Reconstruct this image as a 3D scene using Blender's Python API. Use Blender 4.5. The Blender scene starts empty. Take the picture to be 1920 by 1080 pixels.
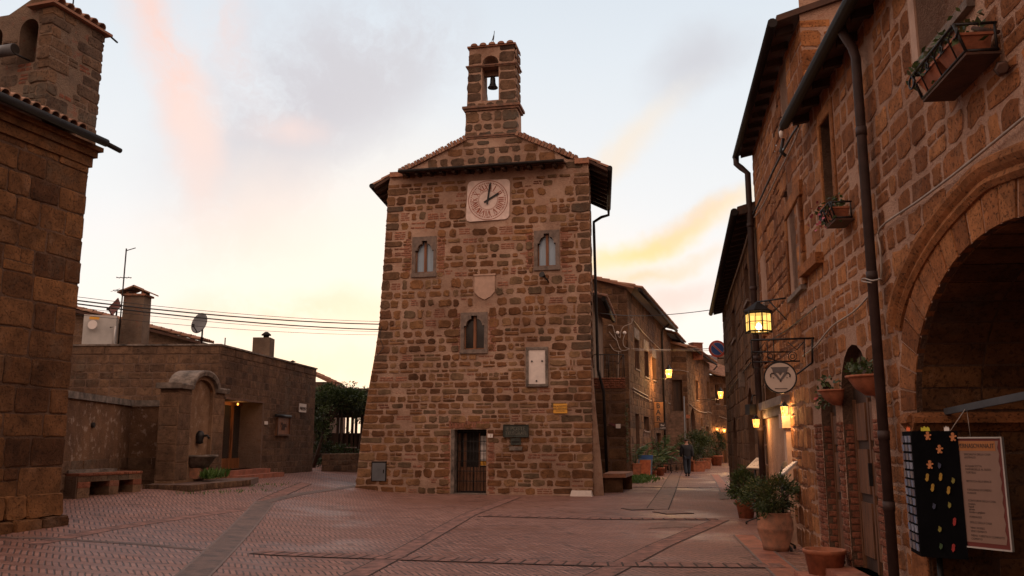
import bpy, math, random
from mathutils import Vector, Matrix, noise
from mathutils.geometry import tessellate_polygon
random.seed(7)
rnd = random.uniform
S = bpy.context.scene
COL = S.collection
# ---------------------------------------------------------------- camera
FPX = 1625.0
TH = math.atan(289 / FPX)
CT, ST = math.cos(TH), math.sin(TH)
CAM = Vector((0, 0, 1.6))
cd = bpy.data.cameras.new('camera')
cd.sensor_width = 36.0
cd.lens = FPX / 1920 * 36.0
cd.clip_start = 0.1
cd.clip_end = 3000
cam = bpy.data.objects.new('camera', cd)
COL.objects.link(cam)
cam.location = CAM
cam.rotation_euler = (math.pi / 2 + TH, 0, 0)
S.camera = cam

def ray(px, py):
    u = (px - 960) / FPX; v = (540 - py) / FPX
    return Vector((u, CT - v * ST, ST + v * CT))

# ---------------------------------------------------------------- world and light
S.view_settings.view_transform = 'Standard'
S.view_settings.look = 'None'
S.view_settings.exposure = 0.0
S.view_settings.gamma = 1.0
SUN_EL = math.radians(2.0)
SUN_AZ = math.radians(-8.0)          # bearing from +Y, the glow behind the tower
W = bpy.data.worlds.new('World')
S.world = W
W.use_nodes = True
nt = W.node_tree
nt.nodes.clear()

def N(t, ty, **kw):
    n = t.nodes.new(ty)
    for k, v in kw.items():
        if k == 'inp':
            for a, b in v.items():
                n.inputs[a].default_value = b
        else:
            setattr(n, k, v)
    return n

def mth(t, op, a, b=None, c=None, clamp=False):
    n = t.nodes.new('ShaderNodeMath'); n.operation = op; n.use_clamp = clamp
    for i, x in enumerate((a, b, c)):
        if x is None: continue
        if isinstance(x, (int, float)): n.inputs[i].default_value = x
        else: t.links.new(x, n.inputs[i])
    return n.outputs[0]

def vmth(t, op, a, b=None):
    n = t.nodes.new('ShaderNodeVectorMath'); n.operation = op
    for i, x in enumerate((a, b)):
        if x is None: continue
        if isinstance(x, (tuple, list, Vector)): n.inputs[i].default_value = tuple(x)
        elif isinstance(x, (int, float)): n.inputs[i].default_value = (x, x, x)
        else: t.links.new(x, n.inputs[i])
    return n.outputs['Value'] if op in ('DOT_PRODUCT', 'LENGTH', 'DISTANCE') else n.outputs['Vector']

def mixc(t, fac, a, b, mode='MIX'):
    n = t.nodes.new('ShaderNodeMix'); n.data_type = 'RGBA'; n.blend_type = mode
    for i, x in ((0, fac), (6, a), (7, b)):
        if isinstance(x, (int, float)): n.inputs[i].default_value = x
        elif isinstance(x, (tuple, list)): n.inputs[i].default_value = tuple(x) + ((1,) if len(x) == 3 else ())
        else: t.links.new(x, n.inputs[i])
    return n.outputs[2]

def ramp(t, fac, stops, interp='LINEAR'):
    n = t.nodes.new('ShaderNodeValToRGB')
    cr = n.color_ramp; cr.interpolation = interp
    while len(cr.elements) < len(stops): cr.elements.new(0.5)
    for e, (p, c) in zip(cr.elements, stops):
        e.position = p
        e.color = tuple(c) + (1,) if len(c) == 3 else c
    t.links.new(fac, n.inputs[0])
    return n.outputs[0]

def noi(t, vec, scale, detail=4, rough=0.55, dist=0.0, out=0):
    n = t.nodes.new('ShaderNodeTexNoise')
    n.inputs['Scale'].default_value = scale; n.inputs['Detail'].default_value = detail
    n.inputs['Roughness'].default_value = rough; n.inputs['Distortion'].default_value = dist
    if vec is not None: t.links.new(vec, n.inputs['Vector'])
    return n.outputs[out]

def sstep(t, x, a, b):
    n = t.nodes.new('ShaderNodeMapRange'); n.interpolation_type = 'SMOOTHSTEP'
    n.inputs[1].default_value = a; n.inputs[2].default_value = b
    t.links.new(x, n.inputs[0])
    return n.outputs[0]

def build_sky():
    t = nt
    d = N(t, 'ShaderNodeTexCoord').outputs['Generated']
    sep = N(t, 'ShaderNodeSeparateXYZ'); t.links.new(d, sep.inputs[0])
    x, y, z = sep.outputs
    base = ramp(t, z, [(0.0, (1.10, .90, .68)), (.05, (1.10, .99, .87)), (.13, (1.05, .975, .915)), (.26, (.90, .915, .93)),
                       (.42, (.78, .84, .90)), (.62, (.62, .70, .80)), (1, (.40, .47, .58))])
    back = ramp(t, z, [(0.0, (.42, .26, .19)), (.2, (.80, .53, .40)), (.45, (1.82, 1.27, .99)), (.7, (1.78, 1.27, 1.02)), (1, (1.0, .78, .68))])
    fb = sstep(t, y, .62, .05)
    col = mixc(t, fb, base, back)
    # glow where the sun went down
    g = vmth(t, 'DOT_PRODUCT', d, (math.sin(SUN_AZ), math.cos(SUN_AZ), .04))
    gm = mth(t, 'MULTIPLY', sstep(t, g, .93, 1.0), .35)
    col = mixc(t, gm, col, (1.12, .93, .68))
    # clouds laid over the sky, all by direction
    warp = vmth(t, 'SUBTRACT', noi(t, d, 5, 5, .6, 0, 1), .5)
    wd = vmth(t, 'ADD', d, vmth(t, 'MULTIPLY', warp, .10))
    wd2 = vmth(t, 'ADD', d, vmth(t, 'MULTIPLY', warp, .22))
    fine = noi(t, wd2, 8, 8, .66)
    def blob(col, px, py, sx, sy, ang, c, k, lo=.35, hi=.62):
        d0 = ray(px, py).normalized()
        ex = d0.cross(Vector((0, 0, 1))).normalized(); ey = ex.cross(d0)
        ca, sa = math.cos(ang), math.sin(ang)
        ax = ex * ca + ey * sa; ay = ey * ca - ex * sa
        rel = vmth(t, 'SUBTRACT', wd, d0)
        a = vmth(t, 'DOT_PRODUCT', rel, ax / (sx / FPX)); b = vmth(t, 'DOT_PRODUCT', rel, ay / (sy / FPX))
        r = mth(t, 'SQRT', mth(t, 'ADD', mth(t, 'MULTIPLY', a, a), mth(t, 'MULTIPLY', b, b)))
        m = sstep(t, r, 1.0, 0.0)
        front = mth(t, 'GREATER_THAN', vmth(t, 'DOT_PRODUCT', d, d0), .3)
        m = mth(t, 'MULTIPLY', mth(t, 'MULTIPLY', m, front), mth(t, 'MULTIPLY', sstep(t, fine, lo, hi), k))
        return mixc(t, m, col, c)
    col = blob(col, 560, 190, 430, 210, .75, (.64, .62, .67), .9, .28, .58)
    col = blob(col, 700, 120, 260, 150, .3, (.66, .65, .69), .75, .3, .6)
    col = blob(col, 1320, 130, 150, 90, .5, (.62, .60, .64), .65, .2, .5)
    col = blob(col, 320, 120, 75, 340, .28, (1.02, .70, .61), .95, .22, .56)
    col = blob(col, 355, 250, 80, 150, .1, (1.0, .80, .73), .6, .1, .5)
    col = blob(col, 430, 60, 60, 200, .3, (.96, .70, .64), .5, .3, .6)
    col = blob(col, 530, 245, 110, 45, .2, (1.0, .78, .72), .6, .3, .62)
    col = blob(col, 470, 420, 260, 160, .4, (1.0, .80, .70), .45, .3, .6)
    col = blob(col, 560, 590, 420, 60, .05, (1.05, .78, .58), .7, .25, .55)
    col = blob(col, 350, 690, 500, 60, 0, (1.1, .80, .50), .6, .3, .6)
    col = blob(col, 640, 680, 260, 70, 0, (1.2, 1.0, .72), .7, .1, .5)
    col = blob(col, 1240, 455, 290, 42, .33, (1.16, .80, .36), 1.0, .16, .5)
    col = blob(col, 1190, 525, 260, 30, .25, (1.06, .74, .50), .85, .2, .52)
    col = blob(col, 1150, 290, 260, 45, .55, (1.0, .82, .62), .6, .25, .55)
    col = blob(col, 1260, 560, 200, 50, .2, (.92, .66, .58), .6, .3, .6)
    col = blob(col, 1300, 420, 160, 40, .3, (.78, .70, .70), .5, .3, .6)
    bg = N(t, 'ShaderNodeBackground'); t.links.new(col, bg.inputs[0]); bg.inputs[1].default_value = SKY_K
    sky = N(t, 'ShaderNodeTexSky', sky_type='NISHITA', sun_disc=False)
    sky.sun_elevation = SUN_EL; sky.sun_rotation = SUN_AZ; sky.dust_density = 2.0
    bg2 = N(t, 'ShaderNodeBackground'); t.links.new(sky.outputs[0], bg2.inputs[0]); bg2.inputs[1].default_value = .015
    ad = N(t, 'ShaderNodeAddShader'); t.links.new(bg.outputs[0], ad.inputs[0]); t.links.new(bg2.outputs[0], ad.inputs[1])
    o = N(t, 'ShaderNodeOutputWorld'); t.links.new(ad.outputs[0], o.inputs[0])
SKY_K = 0.98
build_sky()
sl = bpy.data.lights.new('sun', 'SUN')
sl.energy = 0.35; sl.angle = math.radians(12); sl.color = (1, .72, .48)
so = bpy.data.objects.new('sun', sl); COL.objects.link(so)
sv = Vector((math.sin(SUN_AZ) * math.cos(SUN_EL), math.cos(SUN_AZ) * math.cos(SUN_EL), math.sin(SUN_EL)))
so.rotation_euler = sv.to_track_quat('Z', 'Y').to_euler()

# ---------------------------------------------------------------- terrain
def ss(a, b, x):
    t = max(0, min(1, (x - a) / (b - a))); return t * t * (3 - 2 * t)
def gh(x, y): return .55 * ss(4, 24, y) * ss(3, 8.5, -x)
def ground(px, py):
    d = ray(px, py); t = 2.0
    while t < 300:
        p = CAM + d * t
        if p.z <= gh(p.x, p.y): return Vector((p.x, p.y, gh(p.x, p.y)))
        t += .01
    return p
def at(px, py, Y):
    d = ray(px, py); return CAM + d * (Y / d.y)

# ---------------------------------------------------------------- mesh tools
class MB:
    def __init__(s): s.v = []; s.f = []; s.m = []; s.a = []; s.b = []; s.sm = []
    def face(s, idx, m=0, a=0., b=0., sm=False):
        s.f.append(tuple(idx)); s.m.append(m); s.a.append(a); s.b.append(b); s.sm.append(sm)
    def add(s, pts):
        i = len(s.v); s.v.extend([tuple(p) for p in pts]); return i
    def poly(s, pts, m=0, a=0., b=0.):
        i = s.add(pts); s.face(range(i, i + len(pts)), m, a, b)
    def loft(s, rings, m=0, a=0., b=0., caps=True, sm=False, closed=True):
        n = len(rings[0]); i0 = [s.add(r) for r in rings]
        for k in range(len(rings) - 1):
            for j in range(n if closed else n - 1):
                j2 = (j + 1) % n
                s.face((i0[k] + j, i0[k] + j2, i0[k + 1] + j2, i0[k + 1] + j), m, a, b, sm)
        if caps:
            s.face([i0[0] + j for j in range(n)][::-1], m, a, b)
            s.face([i0[-1] + j for j in range(n)], m, a, b)
    def box(s, c, sx, sy, sz, rz=0., m=0, a=0., b=0., tap=1.0):
        c = Vector(c); ca, sa = math.cos(rz), math.sin(rz)
        def q(x, y, z): return Vector((c.x + x * ca - y * sa, c.y + x * sa + y * ca, c.z + z))
        hx, hy, hz = sx / 2, sy / 2, sz / 2
        s.loft([[q(-hx, -hy, -hz), q(hx, -hy, -hz), q(hx, hy, -hz), q(-hx, hy, -hz)],
                [q(-hx * tap, -hy * tap, hz), q(hx * tap, -hy * tap, hz), q(hx * tap, hy * tap, hz), q(-hx * tap, hy * tap, hz)]], m, a, b)
    def tube(s, pts, r, n=8, m=0, caps=True, sm=True, a=0.):
        pts = [Vector(p) for p in pts]; rs = r if isinstance(r, (list, tuple)) else [r] * len(pts)
        rings = []; prev = None
        for i, p in enumerate(pts):
            d = (pts[min(i + 1, len(pts) - 1)] - pts[max(i - 1, 0)])
            d = d.normalized() if d.length > 1e-9 else Vector((0, 0, 1))
            if prev is None:
                q = Vector((0, 0, 1)) if abs(d.z) < .9 else Vector((1, 0, 0))
                ax = d.cross(q).normalized()
            else:
                ax = (prev - d * prev.dot(d)); ax = ax.normalized() if ax.length > 1e-6 else d.orthogonal().normalized()
            prev = ax; ay = d.cross(ax)
            rings.append([p + (ax * math.cos(2 * math.pi * k / n) + ay * math.sin(2 * math.pi * k / n)) * rs[i] for k in range(n)])
        s.loft(rings, m, a, 0., caps, sm)
    def lathe(s, prof, o, n=20, m=0, sm=True, caps=True, arc=(0, 2 * math.pi), axis=None, a=0.):
        o = Vector(o); rings = []
        full = abs(arc[1] - arc[0] - 2 * math.pi) < 1e-6
        k = n if full else n + 1
        for r, z in prof:
            rings.append([o + Vector((r * math.cos(arc[0] + (arc[1] - arc[0]) * j / n), r * math.sin(arc[0] + (arc[1] - arc[0]) * j / n), z)) for j in range(k)])
        s.loft(rings, m, a, 0., caps, sm, True)
    def prism(s, F, poly, o0, o1, m=0, a=0., b=0.):
        s.loft([[F.P(u, z, o0) for u, z in poly], [F.P(u, z, o1) for u, z in poly]], m, a, b)
    def fbox(s, F, u0, u1, z0, z1, o0, o1, m=0, a=0., b=0.):
        s.prism(F, [(u0, z0), (u1, z0), (u1, z1), (u0, z1)], o0, o1, m, a, b)
    def build(s, name, mats, parent=None, loc=None):
        me = bpy.data.meshes.new(name)
        v = s.v
        if parent is not None and parent.get('_o') is not None:
            o = Vector(parent['_o']); v = [(p[0] - o.x, p[1] - o.y, p[2] - o.z) for p in v]
        if loc is not None: v = [(p[0] - loc[0], p[1] - loc[1], p[2] - loc[2]) for p in v]
        me.from_pydata(v, [], s.f)
        for m in (mats if isinstance(mats, (list, tuple)) else [mats]): me.materials.append(m)
        me.polygons.foreach_set('material_index', s.m)
        me.polygons.foreach_set('use_smooth', s.sm)
        for nm, arr in (('r1', s.a), ('r2', s.b)):
            at_ = me.attributes.new(nm, 'FLOAT', 'FACE'); at_.data.foreach_set('value', arr)
        me.update()
        o = bpy.data.objects.new(name, me); COL.objects.link(o)
        if parent is not None: o.parent = parent
        if loc is not None: o.location = loc
        if parent is not None and parent.get('_o') is not None: o['_o'] = list(parent['_o'])
        elif loc is not None: o['_o'] = list(loc)
        else: o['_o'] = [0, 0, 0]
        return o

def thing(name, label, cat, loc=(0, 0, 0), group=None):
    o = bpy.data.objects.new(name, None); COL.objects.link(o)
    o.empty_display_size = .2; o.location = loc; o['_o'] = list(loc)
    o['label'] = label; o['category'] = cat
    if group: o['group'] = group
    return o
def tag(o, label, cat, group=None):
    o['label'] = label; o['category'] = cat
    if group: o['group'] = group
    return o
def struct(o, kind='structure'):
    o['kind'] = kind; return o
def copy_tree(o, parent=None):
    c = o.copy(); COL.objects.link(c)
    if parent is not None: c.parent = parent
    for ch in list(o.children): copy_tree(ch, c)
    return c

class Fac:
    """a vertical facade from A to B (to the right for someone facing it)"""
    def __init__(s, A, B):
        s.A = Vector((A[0], A[1], 0)); d = Vector((B[0] - A[0], B[1] - A[1], 0)); s.len = d.length
        s.r = d.normalized(); s.n = Vector((s.r.y, -s.r.x, 0)); s.rot = math.atan2(s.r.y, s.r.x)
    def P(s, u, z, o=0.): return s.A + s.r * u + s.n * o + Vector((0, 0, z))
    def uv(s, px, py, o=0.):
        d = ray(px, py); A = s.A + s.n * o
        t = (A - CAM).dot(s.n) / d.dot(s.n); p = CAM + d * t
        return ((p - s.A).dot(s.r), p.z)
    def pt(s, px, py, o=0.): u, z = s.uv(px, py, o); return s.P(u, z, o)
    def rect(s, x0, y0, x1, y1, o=0.):
        a, b, c, d = s.uv(x0, y0, o), s.uv(x1, y0, o), s.uv(x1, y1, o), s.uv(x0, y1, o)
        u0, u1 = (a[0] + d[0]) / 2, (b[0] + c[0]) / 2
        z1, z0 = (a[1] + b[1]) / 2, (c[1] + d[1]) / 2
        if u0 > u1: u0, u1 = u1, u0
        return u0, u1, z0, z1
    def basis(s): return Matrix((s.r, Vector((0, 0, 1)), s.n)).transposed()

def R(u0, u1, z0, z1): return [(u0, z0), (u1, z0), (u1, z1), (u0, z1)]
def arch(u0, u1, z0, zs, n=10, k=1.0):
    c = (u0 + u1) / 2; r = (u1 - u0) / 2
    return [(u0, z0), (u1, z0)] + [(c + r * math.cos(math.pi * i / n), zs + k * r * math.sin(math.pi * i / n)) for i in range(n + 1)]

def spans(poly, z):
    xs = []
    for i in range(len(poly)):
        (a, za), (b, zb) = poly[i], poly[(i + 1) % len(poly)]
        if (za > z) != (zb > z): xs.append(a + (b - a) * (z - za) / (zb - za))
    xs.sort(); return [(xs[i], xs[i + 1]) for i in range(0, len(xs) - 1, 2)]

def wall_sheet(mb, F, outer, holes=(), depth=.3, m=0, mr=None):
    loops = [outer] + [h for h in holes]
    flat = [p for l in loops for p in l]
    tris = tessellate_polygon([[Vector((u, z, 0)) for u, z in l] for l in loops])
    i = mb.add([F.P(u, z, 0) for u, z in flat])
    for t in tris: mb.face([i + k for k in t], m)
    deps = depth if isinstance(depth, (list, tuple)) else [depth] * len(holes)
    for h, dp in zip(holes, deps):
        for k in range(len(h)):
            a, b = h[k], h[(k + 1) % len(h)]
            mb.poly([F.P(*a), F.P(*b), F.P(b[0], b[1], -dp), F.P(a[0], a[1], -dp)], m if mr is None else mr)

JAG = [1]
def stone(mb, F, u0, u1, z0, z1, h, m, jit, cut, back=-.02, rough=0.0, val=None):
    w, g = u1 - u0, z1 - z0
    if w < .03 or g < .03: return
    c = min(w, g) * cut; j = min(w, g) * jit
    def J(): return rnd(-j, j)
    pts = [(u0 + c * rnd(.5, 1.3), z0 + J() * .5), ((u0 + u1) / 2 + J(), z0 + J() * .6), (u1 - c * rnd(.5, 1.3), z0 + J() * .5), (u1 + J() * .5, z0 + c * rnd(.4, 1.2)), (u1 + J() * .6, (z0 + z1) / 2 + J()),
           (u1 + J() * .5, z1 - c * rnd(.4, 1.2)), (u1 - c * rnd(.5, 1.3), z1 + J() * .5), ((u0 + u1) / 2 + J(), z1 + J() * .6), (u0 + c * rnd(.5, 1.3), z1 + J() * .5), (u0 + J() * .5, z1 - c * rnd(.4, 1.2)), (u0 + J() * .6, (z0 + z1) / 2 + J()), (u0 + J() * .5, z0 + c * rnd(.4, 1.2))]
    for q in range(JAG[0]):
        if min(w, g) < .12 or jit < .055: break
        n2 = []; k_ = min(w, g) * .035 / (q + 1)
        for i in range(len(pts)):
            a, b = pts[i], pts[(i + 1) % len(pts)]
            n2 += [a, ((a[0] + b[0]) / 2 + rnd(-k_, k_), (a[1] + b[1]) / 2 + rnd(-k_, k_))]
        pts = n2
    cu, cz = (u0 + u1) / 2, (z0 + z1) / 2
    e = min(.011 / (min(w, g) / 2), .4)
    def shr(k): return [(cu + (u - cu) * (k - rnd(0, e * .8)), cz + (z - cz) * (k - rnd(0, e * .8))) for u, z in pts]
    tx, tz = rnd(-.35, .35) * h / w, rnd(-.35, .35) * h / g
    r1, r2 = (random.random() if val is None else val), random.random()
    def O(u, z, o): return o + (u - cu) * tx + (z - cz) * tz
    mb.loft([[F.P(u, z, back) for u, z in pts], [F.P(u, z, O(u, z, h * .55)) for u, z in pts]], m if (m == 0 or back < -.05) else 0, r1, r2, False)
    mb.loft([[F.P(u, z, O(u, z, h * .55)) for u, z in pts], [F.P(u, z, O(u, z, h * rnd(.85, 1.0))) for u, z in shr(1 - e)]], m, r1, r2, False)
    i = len(mb.v) - len(pts); mb.face(range(i, i + len(pts)), m, r1, r2)

def masonry(mb, F, outer, holes=(), h=(.22, .36), w=(.3, .55), gap=.05, jit=.12, cut=.22, proj=(.008, .03), m=1, skip=0., split=0., brick=0.,
            quoin=None, zmin=None, zmax=None, pad=.02, big=None, qm=None, shrink=0., back=-.02, edge=0.02):
    zs = [z for u, z in outer]; z = min(zs) if zmin is None else zmin; top = max(zs) if zmax is None else zmax
    row = 0
    while z < top - .06:
        hh = rnd(*h)
        if z + hh > top - .08: hh = top - z
        za, zb = z + gap / 2, z + hh - gap / 2
        s1, s2, s0 = spans(outer, z + hh * .5), spans(outer, z + hh * .92), spans(outer, z + hh * .08)
        ivs = []
        for k, (a, b) in enumerate(s1):
            for q in (s0, s2):
                if k < len(q): a = max(a, q[k][0]); b = min(b, q[k][1])
            ivs.append((a, b, True, True))
        for ho in holes:
            hu = [u for u, _ in ho]; hz = [v for _, v in ho]
            if min(hz) > zb or max(hz) < za: continue
            sp = []
            for q in (.1, .5, .9):
                sp += spans(ho, za + (zb - za) * q)
            if not sp: continue
            ha, hb = min(q[0] for q in sp) - pad, max(q[1] for q in sp) + pad
            new = []
            for a, b, ea, eb in ivs:
                if hb <= a or ha >= b: new.append((a, b, ea, eb)); continue
                if ha > a: new.append((a, ha, ea, False))
                if hb < b: new.append((hb, b, False, eb))
            ivs = new
        for a, b, ea, eb in ivs:
            u = a; first = True
            while u < b - .05:
                ww = rnd(*w)
                if first and quoin and ea: ww = rnd(*quoin[row % 2])
                if u + ww > b - w[0] * .7: ww = b - u
                if quoin and eb and u + ww < b and u + ww > b - quoin[row % 2][1] * 1.2 and b - u > quoin[row % 2][0] + .1:
                    ww = max(b - u - rnd(*quoin[row % 2]), .1)
                last = u + ww >= b - .001
                isq = (first and ea) or (last and eb)
                ua, ub = u + gap / 2, u + ww - gap / 2
                if first and ea: ua = u - rnd(0, edge)
                if last and eb: ub = u + ww + rnd(0, edge)
                bk = -.22 if isq and edge > 0 else back
                pr = rnd(*proj)
                x = random.random()
                if isq: stone(mb, F, ua, ub, za, zb, pr, qm if qm is not None else m, jit * .7, cut * .8, bk)
                elif x < skip: pass
                elif x < skip + split and hh > .15:
                    f = rnd(.35, .65); zc = za + (zb - za) * f
                    stone(mb, F, ua, ub, za, zc - gap * .3, pr, m, jit, cut)
                    if ww > .3: 
                        uc = ua + (ub - ua) * rnd(.4, .6)
                        stone(mb, F, ua, uc - gap * .3, zc + gap * .3, zb, rnd(*proj), m, jit, cut); stone(mb, F, uc + gap * .3, ub, zc + gap * .3, zb, rnd(*proj), m, jit, cut)
                    else: stone(mb, F, ua, ub, zc + gap * .3, zb, rnd(*proj), m, jit, cut)
                elif x < skip + split + brick:
                    nb = max(2, int(hh / .075)); dz = (zb - za) / nb
                    for k in range(nb):
                        if random.random() < .25: continue
                        q = ua + rnd(0, .06)
                        while q < ub - .05:
                            bw = min(rnd(.1, .24), ub - q)
                            stone(mb, F, q, q + bw, za + k * dz + .012, za + (k + 1) * dz - .012, pr * .5, m, .1, .15, val=1.0 + rnd(0, .5)); q += bw + .02
                else:
                    s_ = shrink
                    dw, dh = (ub - ua) * rnd(0, s_), (zb - za) * rnd(0, s_)
                    f1, f2 = random.random(), random.random()
                    stone(mb, F, ua + dw * f1, ub - dw * (1 - f1), za + dh * f2, zb - dh * (1 - f2), pr, m, jit, cut, back)
                u += ww; first = False
        z += hh; row += 1

def coppi(mb, O, across, down, nu, nd, r=.1, ln=.42, m=0, step=None, flat=False):
    """rows of barrel tiles: across/down are unit vectors, O the upper start corner"""
    O = Vector(O); up = across.cross(down); up = up if up.z > 0 else -up
    step = step or r * 2.15
    for i in range(nu):
        for j in range(nd):
            c = O + across * (i + .5) * step + down * j * ln * .8 + across * rnd(-.012, .012) + up * rnd(0, .012)
            c2 = c + down * ln + up * .03 * 0 + across * rnd(-.01, .01)
            c = c - up * .015
            r1 = random.random(); rr, r2 = r * .82, r * rnd(.97, 1.06)
            K = 6
            A = [c + across * (rr * math.cos(math.pi * k / K)) + up * rr * math.sin(math.pi * k / K) for k in range(K + 1)]
            B = [c2 + across * (r2 * math.cos(math.pi * k / K)) + up * (r2 * math.sin(math.pi * k / K) + .02) for k in range(K + 1)]
            A2 = [c + across * ((rr - .015) * math.cos(math.pi * k / K)) + up * (rr - .015) * math.sin(math.pi * k / K) for k in range(K + 1)][::-1]
            B2 = [c2 + across * ((r2 - .015) * math.cos(math.pi * k / K)) + up * ((r2 - .015) * math.sin(math.pi * k / K) + .02) for k in range(K + 1)][::-1]
            mb.loft([A + A2, B + B2], m, r1, 0., True)

def leaf(mb, c, size, m=0, droop=0., d=None, asp=.45, a=None):
    if d is None:
        d = Vector((rnd(-1, 1), rnd(-1, 1), rnd(-1, 1)))
        while d.length < .1: d = Vector((rnd(-1, 1), rnd(-1, 1), rnd(-1, 1)))
    d = d.normalized(); q = d.cross(Vector((rnd(-1, 1), rnd(-1, 1), rnd(-1, 1))))
    q = q.normalized() if q.length > .01 else d.orthogonal().normalized()
    nn = d.cross(q); w = size * asp * .5
    i = mb.add([c, c + d * size * .5 + q * w - nn * size * .05, c + d * size - Vector((0, 0, droop)), c + d * size * .5 - q * w - nn * size * .05])
    mb.face((i, i + 1, i + 2, i + 3), m, random.random() if a is None else a, random.random())

def bush(mb, c, rx, ry, rz, n, size, m=0, clumps=26, asp=.45):
    c = Vector(c); cl = []
    for k in range(clumps):
        while True:
            v = Vector((rnd(-1, 1), rnd(-1, 1), rnd(-1, 1)))
            if .25 < v.length < 1: break
        v *= rnd(.85, 1.05)
        cl.append((Vector((v.x * rx, v.y * ry, v.z * rz)), rnd(.22, .42), random.random()))
    for k in range(n):
        p, s, tone = random.choice(cl)
        v = Vector((random.gauss(0, .5), random.gauss(0, .5), random.gauss(0, .5))) * s
        q = c + p + Vector((v.x * rx, v.y * ry, v.z * rz))
        d = (q - c); d = d.normalized() + Vector((rnd(-.8, .8), rnd(-.8, .8), rnd(-.5, .9)))
        leaf(mb, q, size * rnd(.6, 1.3), m, 0, d, asp, min(1, max(0, tone + rnd(-.3, .3))))

def mat(name, col, rough=.8, var=.25, scale=3., bump=.2, bscale=None, metal=0., col2=None, spec=.4, emit=None, ek=0., coat=0., stretch=None):
    m = bpy.data.materials.new(name); m.use_nodes = True; t = m.node_tree; p = t.nodes['Principled BSDF']
    p.inputs['Roughness'].default_value = rough; p.inputs['Metallic'].default_value = metal
    p.inputs['Specular IOR Level'].default_value = spec
    co = N(t, 'ShaderNodeTexCoord').outputs['Object']
    if stretch: co = vmth(t, 'MULTIPLY', co, stretch)
    n1 = noi(t, co, scale, 5, .62)
    c2 = col2 or tuple(x * (1 - var * 1.6) for x in col); c1 = tuple(min(1, x * (1 + var)) for x in col)
    t.links.new(ramp(t, n1, [(.3, c2), (.7, c1)]), p.inputs['Base Color'])
    rr = N(t, 'ShaderNodeMapRange'); t.links.new(n1, rr.inputs[0])
    rr.inputs[3].default_value = max(.05, rough - .1); rr.inputs[4].default_value = min(1, rough + .1)
    t.links.new(rr.outputs[0], p.inputs['Roughness'])
    if bump:
        n2 = noi(t, co, bscale or scale * 6, 4, .6)
        b = N(t, 'ShaderNodeBump'); b.inputs['Strength'].default_value = bump; b.inputs['Distance'].default_value = .02
        t.links.new(n2, b.inputs['Height']); t.links.new(b.outputs[0], p.inputs['Normal'])
    if emit:
        p.inputs['Emission Color'].default_value = tuple(emit) + (1,); p.inputs['Emission Strength'].default_value = ek
    return m

def attr(t, name):
    n = N(t, 'ShaderNodeAttribute', attribute_name=name); n.attribute_type = 'GEOMETRY'; return n.outputs['Fac']

def stone_mat(name, cols, brick=(.19, .07, .042), pit=.5, scale=9., stain=None, rough=.92, lich=.0):
    """tufa blocks: a tone per block (r1), pits and blotches in the block; r1 above 1 is a brick"""
    m = bpy.data.materials.new(name); m.use_nodes = True; t = m.node_tree; p = t.nodes['Principled BSDF']
    p.inputs['Specular IOR Level'].default_value = .15
    co = N(t, 'ShaderNodeTexCoord').outputs['Object']
    r1, r2 = attr(t, 'r1'), attr(t, 'r2')
    off = N(t, 'ShaderNodeCombineXYZ'); t.links.new(mth(t, 'MULTIPLY', r2, 37.), off.inputs[0])
    cc = vmth(t, 'ADD', co, off.outputs[0])
    n = len(cols); base = ramp(t, r1, [(i / (n - 1), c) for i, c in enumerate(cols)])
    base = mixc(t, mth(t, 'GREATER_THAN', r1, 1.0), base, brick)
    n1 = noi(t, cc, scale * .45, 5, .65); n2 = noi(t, cc, scale * 3.2, 4, .7); n3 = noi(t, cc, scale * 8, 3, .7)
    v = mth(t, 'MULTIPLY_ADD', n1, 2.0, 0.0)
    col = mixc(t, 1.0, base, v, 'MULTIPLY')
    bigv = noi(t, co, .55, 5, .65)
    col = mixc(t, 1.0, col, ramp(t, bigv, [(.33, (.58, .56, .56)), (.5, (1, 1, 1)), (.68, (1.22, 1.2, 1.12))]), 'MULTIPLY')
    wash = sstep(t, noi(t, co, 2.2, 6, .75), .55, .68)
    col = mixc(t, mth(t, 'MULTIPLY', wash, .30), col, (.20, .125, .085))
    pits = sstep(t, n2, .46, .34)
    col = mixc(t, mth(t, 'MULTIPLY', pits, pit), col, (.018, .011, .008))
    spk = sstep(t, n3, .62, .74)
    col = mixc(t, mth(t, 'MULTIPLY', spk, .35), col, mixc(t, .5, base, (.5, .36, .26)))
    if lich:
        big = sstep(t, noi(t, co, .8, 5, .7), .52, .66)
        col = mixc(t, mth(t, 'MULTIPLY', big, lich), col, mixc(t, n2, (.03, .028, .024), (.17, .15, .12)))
    t.links.new(col, p.inputs['Base Color']); p.inputs['Roughness'].default_value = rough
    hgt = mth(t, 'SUBTRACT', mth(t, 'ADD', n1, mth(t, 'MULTIPLY', n3, .4)), mth(t, 'MULTIPLY', pits, .6))
    b = N(t, 'ShaderNodeBump'); b.inputs['Strength'].default_value = .75; b.inputs['Distance'].default_value = .025
    t.links.new(hgt, b.inputs['Height']); t.links.new(b.outputs[0], p.inputs['Normal'])
    return m

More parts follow.
